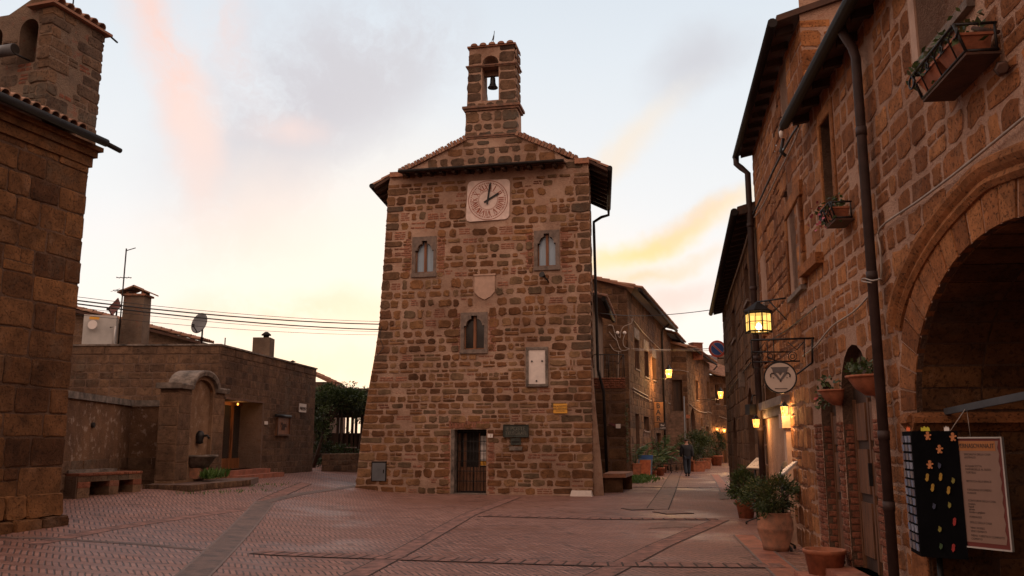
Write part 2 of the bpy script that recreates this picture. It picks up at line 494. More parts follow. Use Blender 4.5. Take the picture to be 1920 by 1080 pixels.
def mortar_mat(name, col, col2, scale=1.2, dark=None, patch=None):
    m = bpy.data.materials.new(name); m.use_nodes = True; t = m.node_tree; p = t.nodes['Principled BSDF']
    p.inputs['Specular IOR Level'].default_value = .15; p.inputs['Roughness'].default_value = .95
    co = N(t, 'ShaderNodeTexCoord').outputs['Object']
    n1 = noi(t, co, scale, 6, .65); n2 = noi(t, co, 16, 4, .7)
    c = ramp(t, n1, [(.32, col2), (.66, col)])
    c = mixc(t, mth(t, 'MULTIPLY', sstep(t, n2, .40, .28), .6), c, tuple(x * .35 for x in col))
    c = mixc(t, mth(t, 'MULTIPLY', sstep(t, noi(t, co, 5, 5, .7), .54, .66), .55), c, patch or tuple(x * f for x, f in zip(col, (.7, .5, .42))))
    t.links.new(c, p.inputs['Base Color'])
    c = mixc(t, 1.0, c, ramp(t, noi(t, co, .5, 6, .7), [(.32, (.62, .58, .56)), (.52, (1, 1, 1)), (.7, (1.12, 1.1, 1.08))]), 'MULTIPLY'); t.links.new(c, p.inputs['Base Color'])
    b = N(t, 'ShaderNodeBump'); b.inputs['Strength'].default_value = .8; b.inputs['Distance'].default_value = .03
    t.links.new(mth(t, 'ADD', n2, noi(t, co, 45, 3, .6)), b.inputs['Height']); t.links.new(b.outputs[0], p.inputs['Normal'])
    return m

def leaf_mat(name, cols):
    m = bpy.data.materials.new(name); m.use_nodes = True; t = m.node_tree; p = t.nodes['Principled BSDF']
    c = ramp(t, attr(t, 'r1'), [(i / (len(cols) - 1), x) for i, x in enumerate(cols)])
    t.links.new(c, p.inputs['Base Color']); p.inputs['Roughness'].default_value = .55
    tr = N(t, 'ShaderNodeBsdfTranslucent'); t.links.new(c, tr.inputs[0])
    ms = N(t, 'ShaderNodeMixShader'); ms.inputs[0].default_value = .25
    t.links.new(p.outputs[0], ms.inputs[1]); t.links.new(tr.outputs[0], ms.inputs[2])
    t.links.new(ms.outputs[0], t.nodes['Material Output'].inputs[0])
    return m

def tile_mat(name, cols):
    m = bpy.data.materials.new(name); m.use_nodes = True; t = m.node_tree; p = t.nodes['Principled BSDF']
    co = N(t, 'ShaderNodeTexCoord').outputs['Object']
    c = ramp(t, attr(t, 'r1'), [(i / (len(cols) - 1), x) for i, x in enumerate(cols)])
    n = noi(t, co, 8, 5, .7)
    c = mixc(t, mth(t, 'MULTIPLY', sstep(t, n, .5, .68), .6), c, (.13, .12, .095))
    t.links.new(c, p.inputs['Base Color']); p.inputs['Roughness'].default_value = .9
    return m

def glow_mat(name, col, k, trans=.45):
    m = bpy.data.materials.new(name); m.use_nodes = True; t = m.node_tree; t.nodes.clear()
    e = N(t, 'ShaderNodeEmission'); e.inputs[0].default_value = tuple(col) + (1,); e.inputs[1].default_value = k
    co = N(t, 'ShaderNodeTexCoord').outputs['Object']
    t.links.new(mth(t, 'MULTIPLY', mth(t, 'MULTIPLY_ADD', noi(t, co, 6, 3), .8, .6), k), e.inputs[1])
    tr = N(t, 'ShaderNodeBsdfTransparent'); ms = N(t, 'ShaderNodeMixShader'); ms.inputs[0].default_value = trans
    t.links.new(e.outputs[0], ms.inputs[1]); t.links.new(tr.outputs[0], ms.inputs[2])
    o = N(t, 'ShaderNodeOutputMaterial'); t.links.new(ms.outputs[0], o.inputs[0])
    return m

# palette -------------------------------------------------------------------
M = {}
M['tower_stone'] = stone_mat('tower stone', [(.08, .040, .022), (.16, .072, .034), (.22, .108, .05), (.13, .057, .027), (.26, .145, .075), (.12, .08, .05), (.20, .10, .045)], brick=(.24, .105, .068), lich=.0)
M['tower_quoin'] = stone_mat('weathered quoin', [(.075, .05, .036), (.12, .07, .042), (.18, .09, .045), (.13, .06, .035)], lich=.45)
M['bell_stone'] = stone_mat('bell gable stone', [(.07, .045, .033), (.11, .07, .048), (.15, .085, .05), (.09, .06, .042)], lich=.6)
M['tower_mortar'] = mortar_mat('lime mortar', (.40, .27, .20), (.29, .18, .128))
M['ashlar'] = stone_mat('church ashlar', [(.06, .026, .012), (.11, .049, .021), (.155, .07, .028), (.088, .04, .017), (.13, .06, .026)], lich=.25)  # also darkens the great arch's passage in place of shade
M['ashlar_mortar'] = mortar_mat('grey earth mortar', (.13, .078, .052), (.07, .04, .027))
M['bell_render'] = mortar_mat('weathered render', (.20, .14, .10), (.12, .085, .065), 1.6, patch=(.20, .07, .045))
M['low_stone'] = stone_mat('small tufa block', [(.075, .045, .03), (.12, .07, .044), (.155, .092, .057), (.10, .06, .039), (.135, .08, .05)], lich=.4)
M['low_mortar'] = mortar_mat('block mortar', (.17, .112, .082), (.115, .075, .055))
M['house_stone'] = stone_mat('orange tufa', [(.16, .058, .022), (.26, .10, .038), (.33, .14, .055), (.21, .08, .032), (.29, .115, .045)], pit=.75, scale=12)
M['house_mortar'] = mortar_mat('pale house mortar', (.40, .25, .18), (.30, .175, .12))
M['street_stone'] = stone_mat('street tufa', [(.06, .031, .018), (.10, .052, .029), (.13, .068, .036), (.08, .042, .024)], scale=6)
M['street_mortar'] = mortar_mat('street mortar', (.15, .088, .06), (.10, .058, .038))
M['brick'] = stone_mat('old brick', [(.22, .075, .045), (.30, .115, .07), (.34, .16, .105), (.25, .09, .055)], pit=.25, scale=14)
M['brick_mortar'] = mortar_mat('brick joint mortar', (.36, .24, .18), (.25, .16, .11))
M['plaster'] = mortar_mat('stained plaster', (.17, .095, .055), (.10, .055, .034), 1.0, patch=(.40, .31, .25))
M['fountain'] = mortar_mat('fountain stone', (.24, .145, .09), (.14, .082, .048), 1.3, patch=(.34, .25, .19))
M['coping'] = mat('grey coping', (.15, .12, .10), .95, .5, 5, .6)
M['frame_stone'] = mat('grey trachyte frame', (.155, .115, .094), .9, .3, 7, .5)
M['dark_wood'] = mat('dark timber', (.045, .022, .013), .75, .4, 4, .3, stretch=(1, 1, .15))
M['wood'] = mat('brown wood', (.12, .05, .022), .6, .4, 5, .3, stretch=(4, 4, .4))
M['warm_wood'] = mat('varnished wood', (.20, .075, .028), .5, .4, 5, .2, stretch=(4, 4, .4))
M['iron'] = mat('black iron', (.022, .02, .02), .5, .3, 8, .1, metal=.5)
M['pipe'] = mat('brown painted pipe', (.042, .025, .022), .6, .25, 5, .05, spec=.25)
M['gutter'] = mat('dark gutter', (.017, .013, .012), .7, .3, 5, .05, spec=.15)
M['grey_metal'] = mat('grey painted metal', (.10, .105, .115), .5, .15, 4, .05)
M['zinc'] = mat('zinc sheet', (.42, .40, .38), .45, .12, 2, .03, metal=.3)
M['glass'] = mat('curtained glass', (.22, .30, .38), .25, .12, 2.5, 0, spec=.8, stretch=(6, 6, .6))
M['dark_glass'] = mat('dark glass', (.03, .026, .024), .08, .2, 2, 0, spec=.8)
M['dark'] = mat('unlit interior', (.014, .010, .008), .9, .2, 2, 0)
M['clay'] = mat('terracotta', (.30, .10, .048), .8, .3, 6, .25)
M['old_clay'] = mat('weathered terracotta', (.27, .115, .065), .9, .5, 7, .4, col2=(.14, .08, .055))
M['cornice'] = mat('weathered cornice brick', (.17, .085, .055), .92, .5, 7, .5, col2=(.085, .055, .04))
M['soil'] = mat('potting soil', (.03, .02, .014), .95, .3, 20, .6)
M['white'] = mat('white paint', (.62, .56, .52), .6, .06, 4, .05)
M['marble'] = mat('white marble', (.60, .52, .47), .5, .1, 6, .12)
M['clock'] = mat('clock plaster', (.60, .47, .42), .85, .14, 5, .15)
M['clock_red'] = mat('clock red paint', (.28, .085, .05), .8, .25, 14, .05)
M['bronze'] = mat('green bronze', (.05, .056, .048), .5, .3, 9, .15, metal=.5)
M['bronze_hi'] = mat('worn bronze letters', (.15, .145, .12), .4, .3, 9, .1, metal=.5)
M['yellow'] = mat('yellow sign', (.62, .30, .035), .5, .06, 4, .0)
M['ink'] = mat('dark ink', (.05, .035, .03), .8, .1, 4, 0)
M['shield'] = mat('worn shield stone', (.40, .265, .20), .9, .12, 6, .25)
M['cable'] = mat('black cable', (.02, .017, .016), .6, .1, 5, 0)
M['pale_cable'] = mat('pale cable', (.30, .24, .20), .6, .2, 5, 0)
M['tile'] = tile_mat('roof tile', [(.17, .075, .045), (.24, .11, .065), (.30, .17, .11), (.20, .095, .06)])
M['soffit'] = mat('eave boards', (.07, .032, .02), .85, .3, 4, .3)
M['leaf'] = leaf_mat('bush leaf', [(.018, .034, .008), (.035, .06, .013), (.065, .09, .022), (.03, .045, .012), (.08, .075, .025)])
M['tree_leaf'] = leaf_mat('tree leaf', [(.014, .026, .008), (.03, .05, .012), (.05, .075, .02)])
M['palm_leaf'] = leaf_mat('palm leaf', [(.03, .07, .02), (.05, .11, .035), (.08, .14, .05)])
M['grass'] = leaf_mat('grass blade', [(.04, .09, .015), (.07, .14, .025), (.10, .17, .04)])
M['lamp_glow'] = glow_mat('amber lamp glass', (1., .56, .13), 3.0, .62)
M['lamp_hot'] = glow_mat('hot lamp glass', (1., .36, .055), 6.5, .68)
M['bulb'] = glow_mat('bulb', (1., .74, .36), 9., 0.)
def spot(name, loc, power, r=.06, col=(1, .55, .2)):
    l = bpy.data.lights.new(name, 'POINT'); l.energy = power; l.shadow_soft_size = r; l.color = col
    return l
def lamp_light(parent, loc, power, r=.06, col=(1, .52, .18)):
    o = bpy.data.objects.new('lamp_light', spot('lamp_light', loc, power, r, col)); COL.objects.link(o)
    o.parent = parent; o.location = Vector(loc) - Vector(parent['_o'])
    return o
def text(parent, body, F, u, z, o, size, m, ax='CENTER', ext=.003, name='lettering', bold=0., sx=1.):
    c = bpy.data.curves.new(name, 'FONT'); c.body = body; c.size = size; c.align_x = ax; c.align_y = 'CENTER'; c.extrude = ext; c.offset = bold
    c.space_line = .95
    tmp = bpy.data.objects.new('tmp', c); COL.objects.link(tmp)
    bpy.context.view_layer.update()
    me = bpy.data.meshes.new_from_object(tmp.evaluated_get(bpy.context.evaluated_depsgraph_get()))
    bpy.data.objects.remove(tmp); bpy.data.curves.remove(c)
    me.materials.clear(); me.materials.append(m)
    ob = bpy.data.objects.new(name, me); COL.objects.link(ob)
    mt = F.basis().to_4x4(); mt.translation = F.P(u, z, o) - Vector(parent['_o'])
    ob.parent = parent
    ob.matrix_local = mt @ Matrix.Diagonal((sx, 1, 1, 1))
    return ob
# ================================================================ GROUND
def herring_mat(name, ang, w=.078, n=4, cols=((.20, .092, .069), (.30, .147, .112), (.385, .205, .162)), gap=.13):
    m = bpy.data.materials.new(name); m.use_nodes = True; t = m.node_tree; p = t.nodes['Principled BSDF']
    co = N(t, 'ShaderNodeTexCoord').outputs['Object']
    wv = vmth(t, 'MULTIPLY', vmth(t, 'SUBTRACT', noi(t, co, .9, 3, .5, 0, 1), .5), (.10, .10, 0))
    wv2 = vmth(t, 'MULTIPLY', vmth(t, 'SUBTRACT', noi(t, co, 9, 2, .5, 0, 1), .5), (.018, .018, 0))
    mp = N(t, 'ShaderNodeMapping'); mp.inputs['Rotation'].default_value = (0, 0, ang); mp.inputs['Scale'].default_value = (1 / w, 1 / w, 1)
    t.links.new(vmth(t, 'ADD', vmth(t, 'ADD', co, wv), wv2), mp.inputs[0])
    sep = N(t, 'ShaderNodeSeparateXYZ'); t.links.new(mp.outputs[0], sep.inputs[0])
    x, y = sep.outputs[0], sep.outputs[1]
    i, j = mth(t, 'FLOOR', x), mth(t, 'FLOOR', y)
    fx, fy = mth(t, 'SUBTRACT', x, i), mth(t, 'SUBTRACT', y, j)
    k = mth(t, 'FLOORED_MODULO', mth(t, 'SUBTRACT', i, j), 2 * n)
    isv = mth(t, 'GREATER_THAN', k, n - .5)
    # horizontal brick: position k along x ; vertical: position 2n-1-k along y
    lh = mth(t, 'ADD', k, fx); lv = mth(t, 'ADD', mth(t, 'SUBTRACT', 2 * n - 1, k), fy)
    def mixf(a, b):
        q = t.nodes.new('ShaderNodeMix'); q.data_type = 'FLOAT'; t.links.new(isv, q.inputs[0])
        t.links.new(a, q.inputs[2]); t.links.new(b, q.inputs[3]); return q.outputs[0]
    ln = mixf(lh, lv); wd = mixf(fy, fx)
    de = mth(t, 'MINIMUM', mth(t, 'MINIMUM', ln, mth(t, 'SUBTRACT', n, ln)), mth(t, 'MINIMUM', wd, mth(t, 'SUBTRACT', 1., wd)))
    idx = mixf(mth(t, 'SUBTRACT', i, k), i); idy = mixf(j, mth(t, 'SUBTRACT', j, mth(t, 'SUBTRACT', 2 * n - 1, k)))
    cv = N(t, 'ShaderNodeCombineXYZ'); t.links.new(idx, cv.inputs[0]); t.links.new(idy, cv.inputs[1]); t.links.new(isv, cv.inputs[2])
    wn = N(t, 'ShaderNodeTexWhiteNoise', noise_dimensions='3D'); t.links.new(cv.outputs[0], wn.inputs['Vector'])
    rv = wn.outputs['Value']
    big = noi(t, co, .35, 5, .6)
    c = ramp(t, mth(t, 'MULTIPLY_ADD', rv, .55, mth(t, 'MULTIPLY_ADD', big, 1.3, -.42)), [(.05, cols[0]), (.5, cols[1]), (.95, cols[2])])
    c = mixc(t, .4, c, mixc(t, 1, c, noi(t, co, 24, 4, .7), 'MULTIPLY'))
    gapv = mth(t, 'MULTIPLY_ADD', noi(t, co, 2.5, 4, .7), .22, gap - .11)
    gm = N(t, 'ShaderNodeMapRange'); t.links.new(de, gm.inputs[0]); t.links.new(mth(t, 'MULTIPLY', gapv, .6), gm.inputs[1]); t.links.new(mth(t, 'ADD', gapv, .05), gm.inputs[2])
    g = gm.outputs[0]
    c = mixc(t, g, mixc(t, noi(t, co, 1.3, 4), (.035, .022, .018), (.085, .055, .045)), c)
    st = sstep(t, noi(t, co, .9, 6, .7), .60, .72)
    c = mixc(t, mth(t, 'MULTIPLY', st, .6), c, (.06, .036, .028))
    c = mixc(t, mth(t, 'MULTIPLY', mth(t, 'GREATER_THAN', wn.outputs['Color'] if False else mth(t, 'FRACT', mth(t, 'MULTIPLY', rv, 17.3)), .978), mth(t, 'MULTIPLY', g, .7)), c, (.085, .045, .034))
    t.links.new(c, p.inputs['Base Color'])
    p.inputs['Specular IOR Level'].default_value = .3
    wet = sstep(t, noi(t, co, .28, 4, .6), .42, .62)
    r = mth(t, 'SUBTRACT', mth(t, 'MULTIPLY_ADD', rv, .12, .64), mth(t, 'MULTIPLY', wet, .27))
    t.links.new(r, p.inputs['Roughness'])
    tilt = mth(t, 'MULTIPLY', mth(t, 'SUBTRACT', rv, .5), mth(t, 'MULTIPLY', wd, .5))
    h = mth(t, 'ADD', mth(t, 'MULTIPLY', g, 1.), mth(t, 'ADD', mth(t, 'MULTIPLY', noi(t, co, 60, 3), .25), tilt))
    b = N(t, 'ShaderNodeBump'); b.inputs['Strength'].default_value = .55; b.inputs['Distance'].default_value = .012
    t.links.new(h, b.inputs['Height']); t.links.new(b.outputs[0], p.inputs['Normal'])
    return m
M['herring_l'] = herring_mat('herringbone brick left', math.radians(62))
M['herring'] = herring_mat('herringbone brick', math.radians(70))
M['strip_brick'] = mat('paving brick band', (.205, .098, .075), .8, .45, 5, .5)
M['strip_grey'] = mat('grey stone channel', (.125, .075, .058), .7, .4, 4, .6)
M['strip_edge'] = mat('pale joint', (.16, .115, .10), .8, .2, 6, .3)
M['strip_red'] = mat('red border slabs', (.28, .10, .06), .7, .3, 4, .35)
M['strip_lane'] = mat('lane channel slabs', (.17, .092, .068), .7, .35, 4, .5)
M['joint'] = mat('dark joint', (.045, .028, .022), .9, .3, 6, .3)

S1A, S1B = ground(362, 1080), ground(497, 942)        # main grey strip
def lerp(a, b, t): return a + (b - a) * t
def ground_mesh():
    def ax(lo, hi, st, far):
        a = [lo + i * st for i in range(int((hi - lo) / st) + 1)]
        return [-far, -far / 4] * 0 + a
    xs = [-900, -200, -70] + [-40 + i * .6 for i in range(134)] + [60, 200, 900]
    ys = [-400, -100, -30] + [-10 + i * .5 for i in range(200)] + [110, 200, 500, 1500]
    mb = MB()
    for y in ys:
        for x in xs: mb.v.append((x, y, gh(x, y)))
    nx = len(xs)
    d = S1B - S1A
    for j in range(len(ys) - 1):
        for i in range(nx - 1):
            cx, cy = (xs[i] + xs[i + 1]) / 2, (ys[j] + ys[j + 1]) / 2
            mb.face((j * nx + i, j * nx + i + 1, (j + 1) * nx + i + 1, (j + 1) * nx + i), 0)
    return struct(mb.build('ground', [M['herring']]))
ground_mesh()
def gstrip(name, pts, w, m, dz=.004, n=30, edge=None, mats=None, ew=.03, cell=None, cg=.012, jit=0.):
    """a paving band lying on the ground along world points; cell: splits it into bricks across the band"""
    mb = MB(); pl = []
    pts = [Vector(p) for p in pts]
    tot = sum((pts[i + 1] - pts[i]).length for i in range(len(pts) - 1))
    steps = max(2, int(tot / (cell or .4)))
    acc = 0; P = []
    for k in range(steps + 1):
        s_ = tot * k / steps; i = 0
        while i < len(pts) - 2 and s_ > (pts[i + 1] - pts[i]).length: s_ -= (pts[i + 1] - pts[i]).length; i += 1
        d = (pts[i + 1] - pts[i]); P.append((pts[i] + d.normalized() * s_, d.normalized()))
    def G(x, y, z): return (x, y, gh(x, y) + z)
    for k in range(steps):
        (a, da), (b, db) = P[k], P[k + 1]
        na, nb = Vector((-da.y, da.x, 0)), Vector((-db.y, db.x, 0))
        g = cg if cell else 0
        L = (b - a).length; f = g / L / 2
        a2, b2 = lerp(a, b, f), lerp(a, b, 1 - f)
        sk = da * rnd(-jit, jit); ww = w * (1 + rnd(-jit, jit))
        q = [a2 + na * ww / 2, a2 - na * ww / 2, b2 - nb * ww / 2, b2 + nb * ww / 2]
        mb.poly([G(p.x, p.y, dz + .003 * (1 if cell else 0)) for p in q], 0, random.random(), random.random())
        if edge:
            for sg in (-1, 1):
                q = [a + na * sg * w / 2, a + na * sg * (w / 2 + ew), b + nb * sg * (w / 2 + ew), b + nb * sg * w / 2]
                mb.poly([G(p.x, p.y, dz) for p in q], 1)
        if cell:
            q = [a + na * w * .54, a - na * w * .54, b - nb * w * .54, b + nb * w * .54]
            mb.poly([G(p.x, p.y, dz - .001) for p in q], 1)
    return struct(mb.build(name, [m] + ([edge] if edge else [M['joint']])))
gstrip('left_paving', [Vector((-.5, .3, 0)) * 0 + Vector((-9.5, 6.0, 0)), Vector((-9.5, 22.0, 0))], .01, M['herring_l'], .0) if False else None
def side_patch():
    """paving field left of the grey strip, its herringbone turned"""
    mb = MB(); d = (S1B - S1A); d.z = 0; d.normalize(); nx = 26; ny = 44
    for j in range(ny + 1):
        q = S1A + d * (-7 + j * .5)
        for i in range(nx + 1):
            p = q + Vector((-d.y, d.x, 0)) * (i * .5)
            mb.v.append((p.x, p.y, gh(p.x, p.y) + .004))
    for j in range(ny):
        for i in range(nx): mb.face((j * (nx + 1) + i, j * (nx + 1) + i + 1, (j + 1) * (nx + 1) + i + 1, (j + 1) * (nx + 1) + i))
    return struct(mb.build('left_paving', [M['herring_l']]))
side_patch()
dS = (S1B - S1A).normalized()
gstrip('grey_channel', [S1A - dS * 4, S1B], .36, M['strip_grey'], .010, edge=M['strip_edge'], ew=.035)
gstrip('grey_channel_branch', [S1B, ground(560, 927), ground(672, 911)], .22, M['strip_grey'], .009)
gstrip('paving_band', [ground(497, 940), ground(575, 906)], .30, M['strip_brick'], .008, edge=M['joint'], ew=.03)
gstrip('paving_band', [ground(-60, 1008), ground(100, 1011), ground(300, 1024), ground(420, 1036)], .16, M['strip_grey'], .009)
gstrip('paving_band', [ground(60, 1022), ground(200, 993), ground(330, 973), ground(500, 950)], .24, M['strip_brick'], .008, edge=M['joint'], ew=.012)
gstrip('paving_band', [ground(628, 1100), ground(760, 1032), ground(880, 965), ground(968, 932)], .30, M['strip_brick'], .008, edge=M['joint'], ew=.022)
gstrip('paving_band', [ground(1085, 1100), ground(1240, 1022), ground(1352, 975)], .32, M['strip_brick'], .008, edge=M['joint'], ew=.022)
gstrip('soldier_course', [ground(480, 1036), ground(780, 1048), ground(1120, 1059), ground(1470, 1062)], .40, M['strip_brick'], .010, cell=.19, cg=.03, jit=.05)
gstrip('soldier_course', [ground(900, 967), ground(1130, 973), ground(1345, 974)], .42, M['strip_brick'], .010, cell=.22, cg=.035, jit=.05)
gstrip('soldier_course', [ground(1100, 912), ground(1240, 914), ground(1355, 915)], .5, M['strip_brick'], .010, cell=.4, cg=.06, jit=.05)
gstrip('street_channel', [ground(1232, 956), ground(1252, 920), ground(1266, 890), ground(1282, 868)], .5, M['strip_lane'], .008, edge=M['joint'], ew=.03)
gstrip('kerb_border', [ground(1395, 1004), ground(1490, 1090)], .32, M['strip_red'], .010, edge=M['strip_edge'], ew=.035, cell=None)
gstrip('kerb_border', [ground(1340, 890), ground(1352, 905), ground(1366, 930)], .34, M['strip_red'], .010, edge=M['strip_edge'], ew=.04)
def patch(name, pts, m, dz):
    mb = MB(); mb.poly([(p.x, p.y, gh(p.x, p.y) + dz) for p in pts], 0); return struct(mb.build(name, [m]))
patch('street_drain', [ground(1346, 924), ground(1380, 922), ground(1384, 935), ground(1350, 937)], M['strip_grey'], .012)
patch('paving_repair', [ground(1212, 992), ground(1262, 975), ground(1300, 989), ground(1240, 990)], M['strip_lane'], .006)
def manhole(px, py, w):
    c = ground(px, py); mb = MB(); mb.box((c.x, c.y, c.z + .008), w, w, .012, .3, 0); mb.box((c.x, c.y, c.z + .012), w * .86, w * .86, .012, .3, 1)
    return struct(mb.build('manhole_cover', [M['joint'], M['strip_lane']]))
manhole(1195, 955, .6); manhole(1262, 962, .7)

# ================================================================ CLOCK TOWER BUILDING
a12 = math.radians(12)
TR = Vector((2.5, 26.86)); TL = TR + Vector((-math.cos(a12), math.sin(a12))) * 8.0
TF = Fac(TL, TR)
tower = thing('tower_house', 'tall rubble stone hall with a clock, a bell gable and three small arched windows', 'building', (TR.x, TR.y, 0))
def uvs(F, pts, o=0.): return [F.uv(x, y, o) for x, y in pts]
t_out = uvs(TF, [(664, 922), (676, 830), (690, 735), (702, 670), (711, 610), (719, 500), (729, 345), (733, 330), (760, 322), (812, 296), (870, 265), (972, 255), (1030, 277), (1062, 298), (1103, 302), (1106, 420), (1108, 700), (1112, 936)])
t_out[0] = (t_out[0][0], -.3); t_out[-1] = (t_out[-1][0], -.3)
def win_poly(F, x0, y0, x1, y1):
    """ogee-ish shouldered arch used by the three hall windows"""
    u0, u1, z0, z1 = F.rect(x0, y0, x1, y1); w = u1 - u0; h = z1 - z0; c = (u0 + u1) / 2
    zs = z0 + h * .70
    L = [(u0, z0), (u1, z0), (u1, zs), (c + w * .40, zs)]
    L += [(c + w * .15 + w * .25 * math.cos(math.pi / 2 * k / 6), zs + h * .20 * math.sin(math.pi / 2 * k / 6)) for k in range(1, 7)]
    L += [(c + w * .15, z1), (c - w * .15, z1)]
    L += [(c - w * .15 - w * .25 * math.cos(math.pi / 2 * k / 6), zs + h * .20 * math.sin(math.pi / 2 * k / 6)) for k in range(6, 0, -1)]
    L += [(c - w * .40, zs), (u0, zs)]
    return L
WIN = [('L', 773, 444, 818, 517, 779, 452, 813, 511), ('R', 1002, 432, 1049, 504, 1008, 438, 1042, 499), ('C', 864, 586, 914, 660, 870, 592, 908, 655)]
wholes = []
for nme, *q in WIN: wholes.append(win_poly(TF, *q[4:8]))
wframes = [R(*TF.rect(*q[0:4])) for nme, *q in WIN]
door_u = TF.rect(846, 805, 912, 923)
door_hole = R(door_u[0], door_u[1], 0.02, door_u[3])
mb = MB()
wall_sheet(mb, TF, t_out, wholes + [door_hole], [.22, .22, .22, .5])
shield_r = TF.rect(890, 517, 928, 562); marble_r = TF.rect(987, 651, 1028, 725); clock_r = TF.rect(876, 338, 957, 415)
keep = wframes + [door_hole, R(*shield_r), R(*marble_r), R(*clock_r)]
z_up = TF.uv(900, 690)[1]; z_eave = TF.uv(900, 335)[1]
masonry(mb, TF, t_out, keep, h=(.17, .34), w=(.24, .58), gap=.045, jit=.20, cut=.22, proj=(.006, .03), skip=.03, split=.16, brick=.05, quoin=((.45, .8), (.25, .5)), zmin=0, zmax=z_up, qm=1, shrink=.16, edge=.012)
masonry(mb, TF, t_out, keep, h=(.20, .38), w=(.24, .56), gap=.055, jit=.20, cut=.25, proj=(.008, .04), skip=.03, split=.16, brick=.10, quoin=((.4, .8), (.25, .5)), zmin=z_up, zmax=z_eave, qm=2, shrink=.26, edge=.012)
masonry(mb, TF, t_out, keep, h=(.28, .40), w=(.3, .6), gap=.07, jit=.2, cut=.28, proj=(.008, .04), skip=.06, split=.2, zmin=z_eave + .12, zmax=TF.uv(900, 262)[1], m=2, shrink=.35)
# brick jambs beside the openings
def brick_col(mb, F, u0, u1, z0, z1, m=1, h=.075, o=(.004, .016)):
    z = z0; k = 0
    while z < z1 - .03:
        u = u0 + (0 if k % 2 else rnd(0, .06))
        while u < u1 - .05:
            w = min(rnd(.14, .26), u1 - u); stone(mb, F, u + .008, u + w - .008, z + .008, min(z + h, z1) - .006, rnd(*o), m, .08, .12, val=1.05 + rnd(0, .6)); u += w
        z += h; k += 1
du0, du1, dz0, dz1 = door_u
brick_col(mb, TF, du0 - .28, du0 - .03, .02, dz1); brick_col(mb, TF, du1 + .03, du1 + .27, .02, dz1)
nb = 13
for k in range(nb):
    ua = du0 - .1 + (du1 - du0 + .2) * k / nb; ub = du0 - .1 + (du1 - du0 + .2) * (k + 1) / nb
    stone(mb, TF, ua + .008, ub - .008, dz1 + .03, dz1 + .27, .02, 1, .06, .1, val=1.2)
for wf in wframes:
    u0, z0 = wf[0]; u1, z1 = wf[2]
    brick_col(mb, TF, u0 - .3, u0 - .02, z0, z1); brick_col(mb, TF, u1 + .02, u1 + .3, z0, z1)
mb.build('wall', [M['tower_mortar'], M['tower_stone'], M['tower_quoin']], tower)
# side and rear walls (the left face leans in, the right flares at its foot)
sd = Vector((.10, .995, 0))
def Tp(u, z, s_, o=0.): return TF.P(u, z, o) + sd * s_
mb = MB()
zt = TF.uv(733, 330)[1]; ztr = TF.uv(1103, 302)[1]
Lc = [p for p in t_out[:8]]; Rc = t_out[14:]
for c in (Lc, Rc):
    for k in range(len(c) - 1):
        mb.poly([Tp(*c[k], .02, -.01), Tp(*c[k + 1], .02, -.01), Tp(*c[k + 1], 4.7), Tp(*c[k], 4.7)], 0)
mb.poly([Tp(*p, 4.7) for p in t_out], 0)
ur = t_out[-1][0]
prof = [(0, .34), (.6, .30), (1.6, .22), (2.8, .12), (4.2, .04), (5.0, .0)]
for k in range(len(prof) - 1):
    (za, oa), (zb, ob) = prof[k], prof[k + 1]
    uu = lambda z: ur - .005 * z
    A = [Tp(uu(za) - .02, za, .10), Tp(uu(za) + oa, za, .25), Tp(uu(za) + oa, za, 4.6)]
    B = [Tp(uu(zb) - .02, zb, .10), Tp(uu(zb) + ob, zb, .25), Tp(uu(zb) + ob, zb, 4.6)]
    for j in range(2): mb.poly([A[j], A[j + 1], B[j + 1], B[j]], 0)
SF = Fac((TR.x + .0, TR.y + .1), (TR.x + .1 * 4.5, TR.y + 4.6))
masonry(mb, SF, R(.1, 4.4, 4.2, ztr), h=(.3, .42), w=(.35, .6), gap=.08, jit=.15, cut=.25, proj=(.005, .03), zmin=4.2)
mb.build('side_wall', [M['tower_mortar'], M['tower_quoin']], tower)
# windows
for (nme, *q), hole, fr in zip(WIN, wholes, wframes):
    mb = MB()
    outer = fr; ih = hole
    loops = [outer, ih]; flat = outer + ih
    tris = tessellate_polygon([[Vector((u, z, 0)) for u, z in l] for l in loops])
    i = mb.add([TF.P(u, z, .035) for u, z in flat])
    for tr in tris: mb.face([i + k for k in tr])
    for l, od in ((outer, 0.), (ih, -.15)):
        for k in range(len(l)):
            a, b = l[k], l[(k + 1) % len(l)]
            mb.poly([TF.P(*a, .035), TF.P(*b, .035), TF.P(*b, od), TF.P(*a, od)])
    w = mb.build('window', M['frame_stone'], tower)
    w['label'] = {'L': 'upper left arched window with pale blinds', 'R': 'upper right arched window with pale blinds', 'C': 'lower arched window with dark panes'}[nme]
    us = [p[0] for p in hole]; zs = [p[1] for p in hole]
    u0, u1, z0, z1 = min(us), max(us), min(zs), max(zs); c = (u0 + u1) / 2
    g = MB(); g.prism(TF, [(u * .99 + c * .01, z) for u, z in hole], -.17, -.15)
    g.build('pane', M['glass'] if nme != 'C' else M['dark_glass'], w)
    g = MB(); g.fbox(TF, c - .045, c + .045, z0, z1, -.148, -.10); g.fbox(TF, u0, u0 + .03, z0, z1 - .3, -.148, -.12); g.fbox(TF, u1 - .03, u1, z0, z1 - .3, -.148, -.12)
    g.fbox(TF, u0, u1, z0, z0 + .05, -.148, -.12)
    g.fbox(TF, c - .012, c + .012, z0, z1 - .02, -.10, -.09)
    g.build('sash', M['warm_wood'], w)
    g = MB(); g.fbox(TF, fr[0][0] - .02, fr[1][0] + .02, fr[0][1] - .05, fr[0][1] + .08, .0, .07)
    g.build('sill', M['frame_stone'], w)
